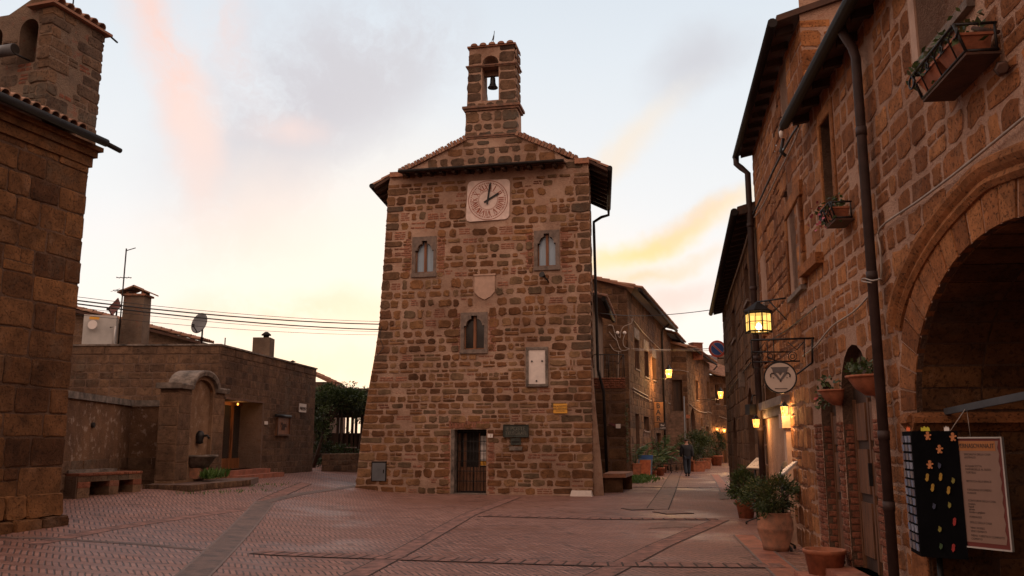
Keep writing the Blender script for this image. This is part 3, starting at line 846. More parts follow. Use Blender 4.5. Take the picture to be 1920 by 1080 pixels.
# shield
u0, u1, z0, z1 = shield_r; c = (u0 + u1) / 2; h = z1 - z0
mb = MB(); pl = [(c, z0), (c + (u1 - c) * .55, z0 + h * .12), (u1, z0 + h * .32), (u1, z1), (u0, z1), (u0, z0 + h * .32), (c - (c - u0) * .55, z0 + h * .12)]
mb.prism(TF, pl, -.02, .035)
mb.fbox(TF, u0 - .03, u1 + .03, z1, z1 + .05, -.02, .06)
mb.build('coat_of_arms', M['shield'], tower)
# entrance door with grille
d = MB()
d.fbox(TF, du0, du1, .02, dz1, -.50, -.46)
door = d.build('door', M['dark'], tower)
d = MB(); wL = du1 - du0
for (a, b) in ((.16, .52), (.56, .93)):
    d.fbox(TF, du0 + wL * a, du0 + wL * b, .06, .82, -.46, -.43); d.fbox(TF, du0 + wL * a + .06, du0 + wL * b - .06, .42, .76, -.43, -.42)
d.fbox(TF, du0 + wL * .1, du0 + wL * .17, .05, dz1 - .12, -.46, -.41); d.fbox(TF, du0 + wL * .24, du0 + wL * .34, .82, dz1 - .12, -.46, -.42)
d.fbox(TF, du0 + wL * .90, du0 + wL * .97, .05, dz1 - .12, -.46, -.41); d.fbox(TF, du0 + wL * .69, du0 + wL * .73, .82, dz1 - .12, -.46, -.42)
d.build('door_frame', M['wood'], door)
d = MB(); d.fbox(TF, du0 + wL * .74, du0 + wL * .92, .86, dz1 - .2, -.455, -.445); d.build('pane', M['zinc'], door)
d = MB(); d.fbox(TF, du0 + wL * .735, du0 + wL * .925, .87, 1.02, -.44, -.435); d.build('notice', M['yellow'], door)
d = MB(); d.fbox(TF, du0 + wL * .735, du0 + wL * .925, 1.07, 1.32, -.44, -.435); d.fbox(TF, du0 + wL * .735, du0 + wL * .925, 1.36, 1.5, -.44, -.434); d.build('notice', M['white'], door)
d = MB()
for k in range(10):
    u = du0 + wL * (.08 + .88 * k / 9); d.tube([TF.P(u, .04, -.3), TF.P(u, dz1 - .03, -.3)], .009, 6)
for k in range(7):
    z = .08 + (dz1 - .14) * k / 6; d.fbox(TF, du0 + wL * .06, du1 - .03, z - .012, z + .012, -.315, -.285)
d.build('grille', M['iron'], door)
d = MB(); d.fbox(TF, du0 - .02, du1 + .02, -.1, .03, -.4, .05); d.build('threshold', M['frame_stone'], tower)
d = MB(); d.fbox(TF, du0 - .01, du0 + .10, .03, dz1, -.34, .012); d.build('door_jamb', M['coping'], tower)
# pent roof across the front
pu0, pz0 = TF.uv(757, 331); pu1, pz1 = TF.uv(1062, 311)
z_p = (pz0 + pz1) / 2
mb = MB()
mb.loft([[TF.P(pu0, z_p + .12, 0), TF.P(pu0, z_p + .02, .52), TF.P(pu0, z_p - .03, .52), TF.P(pu0, z_p + .07, 0)],
         [TF.P(pu1, z_p + .12, 0), TF.P(pu1, z_p + .02, .52), TF.P(pu1, z_p - .03, .52), TF.P(pu1, z_p + .07, 0)]], 0)
pent = mb.build('canopy', M['soffit'], tower)
u = pu0 + .12
while u < pu1 - .1:
    mb = MB()
    mb.loft([[TF.P(u, z_p + .05, 0), TF.P(u + .1, z_p + .05, 0), TF.P(u + .1, z_p - .07, 0), TF.P(u, z_p - .07, 0)],
             [TF.P(u, z_p - .035, .46), TF.P(u + .1, z_p - .035, .46), TF.P(u + .1, z_p - .11, .46), TF.P(u, z_p - .11, .46)]]); u += .42
    mb.build('rafter', M['dark_wood'], pent)
mb = MB(); mb.tube([TF.P(pu0, z_p + .01, .56), TF.P(pu1, z_p + .01, .56)], .05, 8); mb.build('gutter', M['gutter'], pent)
# main roof: two slopes over the depth of the hall
ul, zl = TF.uv(733, 332); ua, za_ = TF.uv(872, 262); ub, zb_ = TF.uv(970, 252); urr, zrr = TF.uv(1103, 303)
uc = (ua + ub) / 2; slope = (za_ - zl) / (ua - ul); zr = za_ + slope * (uc - ua) * .8
ov = .62
mb = MB(); el = (ul - ov, zl - .05 - ov * .34); er = (urr + ov, zrr - .05 - ov * .34); mid = [(ua - .05, za_ - .02), (uc, zr), (ub + .05, zb_ - .02)]
def slab(mb, a, b, s0, s1, th, m):
    mb.loft([[Tp(*a, s0), Tp(*b, s0), Tp(b[0], b[1] - th, s0), Tp(a[0], a[1] - th, s0)], [Tp(*a, s1), Tp(*b, s1), Tp(b[0], b[1] - th, s1), Tp(a[0], a[1] - th, s1)]], m)
slab(mb, el, (ul + .02, zl + .10), .05, 4.9, .09, 0); slab(mb, (ul + .02, zl + .10), mid[1], .25, 4.9, .1, 0)
slab(mb, mid[1], (urr - .02, zrr + .10), .25, 4.9, .1, 0); slab(mb, (urr - .02, zrr + .10), er, .05, 4.9, .09, 0)
roof = mb.build('roof', M['soffit'], tower)
mb = MB()
for a, b in (((ua + .05, za_ + .03), (ul + .30, zl + .16)), ((ub - .05, zb_ + .03), (urr - .35, zrr + .12))):
    A, B = TF.P(*a, .06), TF.P(*b, .06); L = (B - A).length; d_ = (B - A).normalized()
    n_ = int(L / .115); up_ = Vector((0, 0, 1))
    for k in range(n_):      # the rake is a saw edge of stacked tiles
        c = A + d_ * (L * (k + .5) / n_)
        nn = d_.cross(TF.n).normalized(); nn = nn if nn.z > 0 else -nn
        th = rnd(.07, .13)
        q = [c - d_ * .05 - nn * .07, c + d_ * .05 - nn * .07, c + d_ * .045 + nn * th, c - d_ * .045 + nn * th]
        mb.loft([[p + TF.n * rnd(0, .05) for p in q], [p - TF.n * .5 for p in q]], 0, random.random())
for s_, (a, b) in ((-1, ((ul + .05, zl + .18), el)), (1, ((urr - .05, zrr + .18), er))):
    A = Tp(a[0], a[1], .1); dn = (Tp(*b, .1) + Vector((0, 0, .05)) - A).normalized()
    coppi(mb, A, sd, dn, 20, 2, .1, .46, 0)
mb.build('roof_tiles', M['tile'], roof)
mb = MB(); mb.fbox(TF, TF.uv(733, 325)[0], TF.uv(758, 325)[0], TF.uv(745, 333)[1], TF.uv(745, 324)[1], -.3, .12); mb.build('shoulder_stone', M['old_clay'], roof)
mb = MB(); mb.fbox(TF, TF.uv(1078, 305)[0], TF.uv(1104, 305)[0], TF.uv(1090, 308)[1], TF.uv(1090, 298)[1], -.3, .12)
mb.build('shoulder_stone', M['old_clay'], roof)
for b in (el, er):
    mb = MB(); sg = -1 if b is el else 1
    mb.tube([Tp(b[0] + sg * .07, b[1] + .0, .0), Tp(b[0] + sg * .07, b[1] - .03, 4.9)], .085, 10); mb.build('gutter', M['gutter'], roof)
for b, a in ((el, (ul, zl)), (er, (urr, zrr))):
    for k in range(9):
        mb = MB()
        s_ = .3 + k * .52
        mb.loft([[Tp(a[0], a[1] - .0, s_), Tp(a[0], a[1] - .0, s_ + .1), Tp(a[0], a[1] - .13, s_ + .1), Tp(a[0], a[1] - .13, s_)],
                 [Tp(b[0], b[1] - .09, s_), Tp(b[0], b[1] - .09, s_ + .1), Tp(b[0], b[1] - .19, s_ + .1), Tp(b[0], b[1] - .19, s_)]])
        mb.build('rafter', M['dark_wood'], roof)
mb = MB(); e0 = Tp(er[0] + .07, er[1] - .08, 4.75); w0 = Tp(urr + .13, er[1] - .62, 4.75)
mb.tube([e0, e0 + Vector((0, 0, -.22)), lerp(e0, w0, .5) + Vector((0, 0, -.02)), w0 + Vector((0, 0, .08)), w0 + Vector((0, 0, -.2)), Vector((w0.x + .06, w0.y, 4.2)), Vector((w0.x + .25, w0.y, 3.4)), Vector((w0.x + .33, w0.y, 0))], .055, 10)
mb.build('drainpipe', M['gutter'], tower)
# bell gable
BF = Fac(TF.P(ua, 0, .02).to_2d(), TF.P(ub, 0, .02).to_2d())
def b_(px, py): return BF.uv(px, py)
bth = .72
zb1 = b_(922, 205)[1]
base = [b_(871, 264), b_(970, 252), b_(969, 203), b_(874, 211)]
upper = [b_(875, 209), b_(968, 201), b_(964, 82), b_(880, 93)]
op = arch(*(lambda q: (q[0], q[1], q[2], q[2] + (q[3] - q[2]) * .80))(BF.rect(904, 102, 935, 188)))
mb = MB()
zlo = min(base[0][1], base[1][1])
lowp = [(base[0][0], zlo - .3), (base[1][0], zlo - .3)] + base[2:]
wall_sheet(mb, BF, lowp); wall_sheet(mb, BF, upper, [op], [bth])
for poly in (lowp, upper):
    for k in range(len(poly)):
        a, b = poly[k], poly[(k + 1) % len(poly)]
        mb.poly([BF.P(*a), BF.P(*b), BF.P(*b, -bth), BF.P(*a, -bth)])
wall_sheet(mb, Fac(BF.P(0, 0, -bth).to_2d(), BF.P(BF.len, 0, -bth).to_2d()), upper, [op], [.01]); mb.poly([BF.P(*p, -bth) for p in lowp])
masonry(mb, BF, lowp, [], h=(.26, .36), w=(.26, .5), gap=.06, jit=.18, cut=.26, proj=(.006, .03), zmin=zlo, shrink=.22, brick=.08, edge=.015)
masonry(mb, BF, upper, [op], h=(.30, .42), w=(.3, .45), gap=.055, jit=.17, cut=.24, proj=(.006, .03), shrink=.18, split=.12, edge=.015)
ro = bth
sr = Fac(BF.P(upper[1][0], 0, 0).to_2d(), BF.P(upper[1][0], 0, -bth).to_2d())
masonry(mb, sr, R(0, bth, upper[1][1], upper[2][1]), h=(.3, .42), w=(.25, .4), gap=.08, proj=(.005, .02), edge=0)
bg = mb.build('bell_gable', [M['tower_mortar'], M['bell_stone']], tower)
def band(y, th, ov, a, b):
    (u0, z0), (u1, z1) = b_(a, y + 4), b_(b, y - 4); z = (z0 + z1) / 2
    mb = MB()
    for k, (o, q) in enumerate(((ov * .5, 0), (ov, .5))):
        mb.fbox(BF, u0 - o, u1 + o, z + th * q, z + th * (q + .5), -bth - o, o)
    mb.build('cornice', M['cornice'], bg)
band(206, .16, .10, 873, 970); band(125, .08, .06, 877, 967); band(258, .10, .05, 870, 971)
mb = MB(); u0, z0 = b_(880, 93); u1, z1 = b_(964, 82); zt_ = (z0 + z1) / 2
mb.fbox(BF, u0 - .06, u1 + .06, zt_, zt_ + .06, -bth - .06, .06, 0, .3)
for k in range(5):
    u = u0 + (u1 - u0) * (k + .6) / 5
    rr = [[BF.P(u + .12 * math.cos(math.pi * j / 6), zt_ + .05 + .085 * math.sin(math.pi * j / 6), o) for j in range(7)] for o in (.1, -bth - .1)]
    mb.loft(rr, 0, random.random())
mb.build('roof_tiles', M['tile'], bg)
# bell hanging in the gable
bo = op; bu0, bu1, bz0, bz1 = BF.rect(904, 102, 935, 188); bc = (bu0 + bu1) / 2
zb_y = BF.uv(923, 132)[1]; zb_t = BF.uv(923, 136)[1]; zb_b = BF.uv(923, 157)[1]
bl = BF.P(bc, zb_b, -.36)
bell = thing('church_bell', 'bronze bell on a wooden yoke in the opening of the bell gable', 'bell', tuple(bl))
mb = MB(); hh = zb_t - zb_b; rb = .175
mb.lathe([(.02, hh), (rb * .42, hh * .97), (rb * .5, hh * .85), (rb * .55, hh * .45), (rb * .72, hh * .2), (rb * 1.0, .02), (rb, 0), (rb * .85, .02)], bl, 20)
mb.tube([bl + Vector((0, 0, hh * .5)), bl - Vector((0, 0, .04))], [.015, .03], 8); mb.build('bell_body', M['iron'], bell)
mb = MB(); mb.prism(BF, [(bu0 - .02, zb_t + .02), (bu1 + .02, zb_t + .02), (bu1 + .02, zb_t + .13), (bc, zb_t + .21), (bu0 - .02, zb_t + .13)], -.43, -.29); mb.build('yoke', M['wood'], bell)
mb = MB(); mb.tube([BF.P(bu0 + .02, zb_t, -.3), BF.P(bu0 + .08, bz0 + .5, -.3), BF.P(bu0 + .14, bz0, -.3)], .012, 6); mb.build('bell_rope', M['iron'], bell)
# weather vane
vb = BF.P((u0 + u1) / 2, zt_ + .06, -.2)
vu, vz = BF.uv(927, 58, -.2)
vane = thing('weather_vane', 'tiny iron flag vane standing on top of the bell gable', 'vane', tuple(vb))
mb = MB(); top_ = BF.P(vu, vz, -.2); mb.tube([vb, top_], .012, 6); mb.build('rod', M['iron'], vane)
mb = MB(); q = [(vu - .01, vz - .08), (vu - .10, vz - .38), (vu - .02, vz - .30), (vu - .0, vz - .2)]; mb.prism(BF, q, -.205, -.195); mb.build('flag', M['iron'], vane)

# ---- clock
u0, u1, z0, z1 = clock_r; cu, cz = (u0 + u1) / 2, (z0 + z1) / 2; cw = (u1 - u0) / 2; chh = (z1 - z0) / 2
tl, trr_, brr, bll = TF.uv(878, 341), TF.uv(957, 336), TF.uv(955, 411), TF.uv(874, 417)
clk = thing('wall_clock', 'square white clock with red roman numerals and black hands high on the tower', 'clock', tuple(TF.P(cu, z0, 0)))
mb = MB(); pl = []
cs = [bll, brr, trr_, tl]
for k in range(4):
    p, a, b = Vector(cs[k]), Vector(cs[k - 1]), Vector(cs[(k + 1) % 4]); r_ = .13
    pa, pb = p + (a - p).normalized() * r_, p + (b - p).normalized() * r_
    pl += [tuple(pa), tuple(p * .35 + (pa + pb) * .325), tuple(pb)]
mb.prism(TF, pl, -.02, .055); mb.build('dial', M['clock'], clk)
Rr = min(cw, chh) * .985; cu, cz = (tl[0] + trr_[0] + brr[0] + bll[0]) / 4, (tl[1] + trr_[1] + brr[1] + bll[1]) / 4
def ring(mb, r0, r1, o0, o1, n=64):
    rg = []
    for k in range(n + 1):
        a = 2 * math.pi * k / n; c, s = math.cos(a), math.sin(a)
        rg.append([TF.P(cu + c * r0, cz + s * r0, o1), TF.P(cu + c * r1, cz + s * r1, o1), TF.P(cu + c * r1, cz + s * r1, o0), TF.P(cu + c * r0, cz + s * r0, o0)])
    mb.loft(rg, 0, caps=False)
def bar(mb, F, c0, a, r0, r1, x0, x1, w, o0, o1, w1=None):
    """bar in polar dial coordinates: angle a from 12 o'clock, radius r0..r1, sideways offset x0..x1"""
    er_ = (math.sin(a), math.cos(a)); et = (math.cos(a), -math.sin(a)); w1 = w if w1 is None else w1
    def q(r, x): return (c0[0] + er_[0] * r + et[0] * x, c0[1] + er_[1] * r + et[1] * x)
    mb.prism(F, [q(r0, x0 - w / 2), q(r0, x0 + w / 2), q(r1, x1 + w1 / 2), q(r1, x1 - w1 / 2)], o0, o1)
mb = MB(); ring(mb, Rr * .945, Rr * .975, .05, .060); ring(mb, Rr * .45, Rr * .465, .05, .059); ring(mb, Rr * .49, Rr * .50, .05, .059)
for k in range(60):
    bar(mb, TF, (cu, cz), 2 * math.pi * k / 60, Rr * .81, Rr * .87, 0, 0, .026 if k % 5 else .05, .05, .060)
mb.build('minute_track', M['clock_red'], clk)
ROM = ['XII', 'I', 'II', 'III', 'IIII', 'V', 'VI', 'VII', 'VIII', 'IX', 'X', 'XI']
mb = MB(); r0, r1 = Rr * .515, Rr * .77
for k, s_ in enumerate(ROM):
    a = 2 * math.pi * k / 12; wd_ = {'I': .062, 'V': .13, 'X': .13}; tot = sum(wd_[c] for c in s_); x = -tot / 2
    for c in s_:
        w_ = wd_[c]; xm = x + w_ / 2
        if c == 'I': bar(mb, TF, (cu, cz), a, r0, r1, xm, xm, .034, .05, .061)
        elif c == 'V': bar(mb, TF, (cu, cz), a, r0, r1, xm, xm - .05, .034, .05, .061); bar(mb, TF, (cu, cz), a, r0, r1, xm, xm + .05, .018, .05, .0605)
        else: bar(mb, TF, (cu, cz), a, r0, r1, xm + .05, xm - .05, .034, .05, .061); bar(mb, TF, (cu, cz), a, r0, r1, xm - .05, xm + .05, .018, .05, .0605)
        x += w_
mb.build('numerals', M['clock_red'], clk)
for a, L, tl_, w_, o in ((math.radians(60), Rr * .62, Rr * .22, .06, .075), (math.radians(8.5), Rr * .86, Rr * .22, .055, .09)):
    mb = MB(); bar(mb, TF, (cu, cz), a, -tl_, L * .9, 0, 0, w_, o, o + .012, w_ * 1.1); bar(mb, TF, (cu, cz), a, L * .9, L, 0, 0, w_ * 1.1, o, o + .012, .012)
    mb.lathe([(.07, 0), (.07, .001)], TF.P(cu, cz, o + .013), 12) if False else None
    mb.build('clock_hand', M['iron'], clk)

# ---- things fixed to the tower front
def plate(name, label, cat, F, rc, m, th=.025, frame=None, group=None, fw=.03):
    u0, u1, z0, z1 = rc; o = thing(name, label, cat, tuple(F.P((u0 + u1) / 2, z0, 0)), group)
    mb = MB(); mb.fbox(F, u0, u1, z0, z1, .03, .03 + th); mb.build('panel', m, o)
    if frame:
        mb = MB(); q = .035 + th
        mb.fbox(F, u0 - fw, u1 + fw, z1, z1 + fw, .0, q + .03); mb.fbox(F, u0 - fw, u1 + fw, z0 - fw, z0, .0, q + .03)
        mb.fbox(F, u0 - fw, u0, z0, z1, .0, q + .028); mb.fbox(F, u1, u1 + fw, z0, z1, .0, q + .028); mb.build('frame', frame, o)
    return o
u0, u1, z0, z1 = marble_r
mp_ = plate('marble_panel', 'tall white marble panel in a dark stone frame right of the lower window', 'panel', TF, (u0 + .08, u1 - .08, z0 + .08, z1 - .08), M['marble'], .03, M['coping'], None, .08)
mb = MB()
for fx, fz in ((.27, .64), (.74, .64), (.48, .14)):
    mb = MB(); c = TF.P(u0 + (u1 - u0) * fx, z0 + (z1 - z0) * fz, .06); mb.tube([c, c + TF.n * .025], .028, 8)
    mb.build('bolt', M['iron'], mp_)
yl = plate('yellow_sign', 'small yellow sign with brown writing on the right of the tower front', 'sign', TF, TF.rect(1038, 757, 1064, 775), M['yellow'], .02)
u0, u1, z0, z1 = TF.rect(1038, 757, 1064, 775); c = (u0 + u1) / 2
text(yl, 'PALAZZETTO', TF, c, z1 - .085, .053, .078, M['ink'], sx=.95); text(yl, "DELL'ARCHIVIO", TF, c, z1 - .165, .053, .078, M['ink'], sx=.8); text(yl, 'COMUNE', TF, c, z0 + .07, .053, .045, M['ink'], sx=1.4)
bz = plate('bronze_plaque', 'dark green bronze plaque reading POSTE right of the tower door', 'plaque', TF, TF.rect(945, 797, 991, 819), M['bronze'], .025, M['bronze'], None, .012)
u0, u1, z0, z1 = TF.rect(945, 797, 991, 819); c = (u0 + u1) / 2
text(bz, 'E POSTE', TF, c, z1 - .115, .06, .165, M['bronze_hi'], sx=1.0); text(bz, 'TELEGRAFI', TF, c, z0 + .105, .06, .15, M['bronze_hi'], sx=.92)
rc = TF.rect(958, 821, 977, 834)
lb = thing('letter_box', 'small grey letter slot set in the wall below the bronze plaque', 'letterbox', tuple(TF.P((rc[0] + rc[1]) / 2, rc[2], 0)))
mb = MB(); mb.fbox(TF, *rc, .0, .045); mb.build('box', M['bronze'], lb); mb = MB(); mb.fbox(TF, rc[0] + .04, rc[1] - .04, rc[2] + .06, rc[2] + .11, .045, .05); mb.build('slot', M['dark'], lb)
mb = MB(); mb.fbox(TF, rc[0] - .04, rc[1] + .04, rc[2] - .17, rc[2] - .05, .0, .06); mb.build('ledge', M['coping'], lb)
hn = plate('house_number', 'tiny white house number tile at the top right of the tower door', 'number tile', TF, TF.rect(915, 813.5, 924.5, 820.5), M['white'], .02)
u0, u1, z0, z1 = TF.rect(915, 813.5, 924.5, 820.5); text(hn, '1', TF, (u0 + u1) / 2 + .02, (z0 + z1) / 2, .052, .11, M['ink'])
rc = TF.rect(697, 865, 725, 902)
ub_ = thing('utility_hatch', 'grey metal meter hatch low on the left of the tower front', 'hatch', tuple(TF.P((rc[0] + rc[1]) / 2, rc[2], 0)))
mb = MB(); mb.fbox(TF, *rc, 0, .04); mb.build('frame', M['gutter'], ub_)
mb = MB(); mb.fbox(TF, rc[0] + .035, rc[1] - .03, rc[2] + .01, rc[3] - .05, .04, .055); mb.build('door', M['grey_metal'], ub_)
mb = MB(); mb.fbox(TF, rc[1] - .1, rc[1] - .07, rc[2] + .25, rc[2] + .36, .055, .07); mb.build('latch', M['gutter'], ub_)
p0 = TF.pt(1022, 520, 0)
fl = thing('floodlight', 'small black floodlight on a bracket under the right arched window', 'floodlight', tuple(p0))
mb = MB(); mb.tube([TF.pt(1028, 528), TF.pt(1027, 526, .18), TF.pt(1022, 519, .26)], .025, 6); mb.build('bracket', M['iron'], fl)
mb = MB(); c = TF.pt(1020, 518, .28); mb.tube([c + TF.n * -.05, c + TF.n * .1 + TF.r * -.06 + Vector((0, 0, .05))], [.05, .10], 10); mb.build('housing', M['iron'], fl)
for px, py in ((1100, 922),):
    c = TF.pt(px, py, .12); mb = MB(); mb.box((c.x - .15, c.y, .05), .7, .3, .22, a12 * -1, 0, .5, .3, .85); 
    tag(mb.build('kerb_stone', M['marble'], None, tuple(c)), 'pale stone block at the right foot of the tower front', 'stone block')
# ================================================================ LEFT SIDE
def V2(p): return Vector((p[0], p[1]))
def plain_box(F, u0, u1, z0, z1, depth, mats, parent, name='side_wall', front=False):
    mb = MB(); q = [(u0, z0), (u1, z0), (u1, z1), (u0, z1)]
    for k in range(4):
        a, b = q[k], q[(k + 1) % 4]
        mb.poly([F.P(*a, -.004), F.P(*b, -.004), F.P(*b, -depth), F.P(*a, -depth)])
    mb.poly([F.P(*p, -depth) for p in q])
    return mb.build(name, mats, parent)
# ---- church
dC = Vector((.31, 1)).normalized(); C0 = Vector((-7.42, 14.56))
CF = Fac(C0 - dC * 8, C0); CL = CF.len
church = thing('stone_church', 'tall church wall of big brown blocks with a bell turret behind its gutter', 'church', (C0.x, C0.y, .25))
zc = CF.uv(190, 292)[1]
mb = MB(); co_ = R(0, CL, -.1, zc)
wall_sheet(mb, CF, co_)
masonry(mb, CF, co_, h=(.34, .48), w=(.42, .78), gap=.025, jit=.06, cut=.10, proj=(.006, .028), zmin=.75, edge=.035, split=.05, shrink=.03)
CE = Fac(C0, C0 + Vector((-1, .31)).normalized() * 6)
wall_sheet(mb, CE, R(0, 6, -.1, zc))
masonry(mb, CE, R(0, 6, -.1, zc), h=(.34, .48), w=(.5, .8), gap=.03, jit=.06, cut=.1, proj=(.004, .02), edge=0)
mb.build('wall', [M['ashlar_mortar'], M['ashlar']], church)
mb = MB()
for (z0, z1, o) in ((.05, .42, .16), (.42, .78, .07)):
    u = CL - .0 + o
    while u > 0:
        w = rnd(.35, .8); stone(mb, CF, u - w + .012, u - .012, z0, z1, o + rnd(0, .04), 0, .06, .12, -.2); u -= w
mb.build('plinth', [M['ashlar']], church)
mb = MB()
for (z0, z1, o) in ((zc - .30, zc - .12, .05), (zc - .12, zc, .10), (zc, zc + .08, .16)):
    mb.fbox(CF, 0, CL + o, z0, z1, -.3, o, 0, rnd(.2, .8), .3)
mb.build('cornice', [M['ashlar']], church)
g0, g1 = CF.pt(0, 178, .42), CF.pt(222, 275, .42)
gz = zc + .12
mb = MB(); gA, gB = CF.P(0, gz, .32), CF.P(CL + .04, gz, .32)
mb.tube([gA, gB], .07, 12); mb.build('gutter', M['gutter'], church)
mb = MB(); mb.tube([CF.P(CL + .04, gz - .01, .32), CF.P(CL + .38, gz - .03, .32)], .045, 12); mb.build('gutter_spout', M['gutter'], church)
mb = MB(); slope_d = (CF.n * 1.0 + Vector((0, 0, -.38))).normalized()
coppi(mb, CF.P(CL - 5.2, gz + .37, -.52), CF.r, slope_d, 25, 2, .09, .46)
rt = mb.build('roof_tiles', M['tile'], church)
mb = MB(); mb.poly([CF.P(0, gz - .02, .35), CF.P(CL, gz - .02, .35), CF.P(CL, gz + 1.9, -4.6), CF.P(0, gz + 1.9, -4.6)])
mb.build('roof', M['soffit'], church)
# bell turret
ob_ = -.42
BT = Fac(CF.P(0, 0, ob_).to_2d(), CF.P(CL, 0, ob_).to_2d())
ub0, zbt0 = BT.uv(106, 16); ub1, zbt1 = BT.uv(200, 66)
ub0 = (BT.uv(106, 16)[0] + BT.uv(80, 195)[0]) / 2; ub1 = (BT.uv(197, 72)[0] + BT.uv(176, 240)[0]) / 2; zte = (zbt0 + zbt1) / 2
corner = BT.P(ub0, 0, 0)
LT = Fac((corner - BT.n * 1.6).to_2d(), corner.to_2d())
tur = []
pk = LT.uv(80, -16); l1 = LT.uv(50, 2); l2 = LT.uv(17, 28)
zlow = gz + .1
lt_poly = [(LT.uv(-90, 30)[0], zlow), (1.6, zlow), (1.6, zte), (pk[0] + .05, zte + .34), l2, (LT.uv(-90, 24)[0], l2[1] + .02)]
a0, a1, b0, b1 = LT.rect(36, 36, 70, 118)
hole = arch(a0, a1, b0, b1 - (a1 - a0) / 2)
hole2 = [(u - (a1 - a0) * 1.95, z - .05) for u, z in hole]
mb = MB(); wall_sheet(mb, LT, lt_poly, [hole, hole2], [.34, .34])
wall_sheet(mb, BT, R(ub0, ub1, zlow, zte))
BT2 = Fac((BT.P(ub1, 0, 0)).to_2d(), (BT.P(ub1, 0, -1.6)).to_2d())
mb.poly([BT2.P(0, zlow), BT2.P(1.6, zlow), BT2.P(1.6, zte + .3), BT2.P(0, zte)])
masonry(mb, BT, R(ub0, ub1, zlow, zte), h=(.16, .34), w=(.2, .5), gap=.03, jit=.16, cut=.2, proj=(.0, .025), skip=.35, brick=.22, split=.2, edge=.03)
masonry(mb, LT, lt_poly, [hole, hole2], h=(.16, .3), w=(.2, .4), gap=.03, jit=.18, cut=.2, proj=(.0, .03), skip=.4, brick=.12, split=.2, edge=0)
mb.fbox(LT, a0 - .05, a1 + .05, b0 - .1, b1 + .1, -.36, -.34); mb.fbox(LT, hole2[0][0] - .05, hole2[1][0] + .05, b0 - .2, b1, -.36, -.34)
mb.build('bell_turret', [M['bell_render'], M['bell_stone']], church)
mb = MB(); dn = (BT.n + Vector((0, 0, -.42))).normalized()
coppi(mb, BT.P(ub0 - .02, zte + .33, -.60), BT.r, dn, int((ub1 - ub0 + .06) / .19), 2, .088, .40)
mb.fbox(BT, ub0 - .12, ub1 + .12, zte, zte + .045, -.5, .1, 0, .2)
mb.build('turret_tiles', M['tile'], church)
mb = MB(); mb.tube([BT.P(ub1 + .1, zte + .02, .05), BT.P(ub1 + .30, zte - .02, .05)], .018, 6); mb.build('spout', M['gutter'], church)
an = BT.P((ub0 + ub1) / 2 + .1, zte + .3, -.3)
mb = MB(); mb.tube([an, an + Vector((0, 0, 1.6))], .012, 6); tag(mb.build('lightning_rod', M['iron'], None, tuple(an)), 'thin rod standing on the tiles of the church bell turret', 'rod')
fp = LT.pt(28, 92, .25)
fl2 = thing('floodlight', 'grey green tube floodlight pointing out from the church bell turret', 'floodlight', tuple(fp))
mb = MB(); mb.tube([fp - LT.r * .45 - LT.n * .0, fp + LT.r * .0], [.10, .10], 14); mb.build('housing', M['grey_metal'], fl2)
mb = MB(); mb.tube([fp, fp + LT.r * .012], .09, 14); mb.build('lens', M['dark'], fl2)
mb = MB(); mb.tube([fp + Vector((0, 0, -.08)), LT.pt(56, 114, .0)], .018, 6); mb.build('bracket', M['iron'], fl2)

# ---- low stone house
HA, HB = Vector((-8.49, 25.1)), Vector((-7.56, 33.5))
HR = Fac(HA, HB); HLf = Fac((-17.5, 25.35), HA)
low = thing('stone_house', 'low flat topped stone house with a recessed glazed doorway left of the tower', 'house', (HA.x, HA.y, .5))
zt1 = HR.uv(410, 649)[1]; zt2 = HR.uv(587, 690)[1]; zh = (zt1 + zt2) / 2
dr = HR.rect(418, 752, 490, 880); dhole = R(dr[0], dr[1], dr[2], dr[3])
mb = MB(); wall_sheet(mb, HR, R(0, HR.len, -.1, zh), [dhole], [.75])
masonry(mb, HR, R(0, HR.len, .3, zh - .25), [dhole], h=(.19, .24), w=(.30, .52), gap=.02, jit=.06, cut=.12, proj=(.002, .012), edge=.0, pad=.12)
wall_sheet(mb, HLf, R(0, HLf.len, -.1, zh))
masonry(mb, HLf, R(3.2, HLf.len, 1.6, zh - .25), [], h=(.2, .25), w=(.3, .46), gap=.03, jit=.07, cut=.14, proj=(.002, .016), edge=.0)
for F in (HR, HLf):
    u = 0
    while u < F.len:
        w = min(rnd(.7, 1.3), F.len - u); stone(mb, F, u + .01, u + w - .01, zh - .24, zh, .02, 1, .02, .05, -.3); u += w
BK = Fac(HB, HB + Vector((-9, 1)))
wall_sheet(mb, BK, R(0, 9, -.1, zh))
mb.build('wall', [M['low_mortar'], M['low_stone']], low)
mb = MB()
pts = [HR.P(0, zh - .03), HR.P(HR.len, zh - .03), BK.P(9, zh - .03), HLf.P(0, zh - .03)]
mb.poly(pts); mb.build('roof', M['coping'], low)
mb = MB(); mb.fbox(HR, -.03, HR.len + .03, zh, zh + .05, -.35, .05); mb.build('coping', M['coping'], low)
mb = MB(); mb.fbox(HLf, 3, HLf.len - .03, zh, zh + .05, -.35, .05); mb.build('coping', M['coping'], low)
u0, u1, z0, z1 = dr
d = MB(); d.fbox(HR, u0, u1, z0, z1, -.78, -.75); dd = d.build('door', M['dark_glass'], low)
wd = u1 - u0
for k in range(4):
    d = MB(); d.fbox(HR, u0 + wd * k / 4, u0 + wd * k / 4 + .1, z0, z1, -.75, -.69); d.build('door_frame', M['warm_wood'], dd)
d = MB(); d.fbox(HR, u0, u1, z1 - .1, z1, -.75, -.68); d.build('door_frame', M['warm_wood'], dd)
d = MB(); d.fbox(HR, u0, u1, z0, z0 + .32, -.75, -.7); d.build('door_frame', M['warm_wood'], dd)
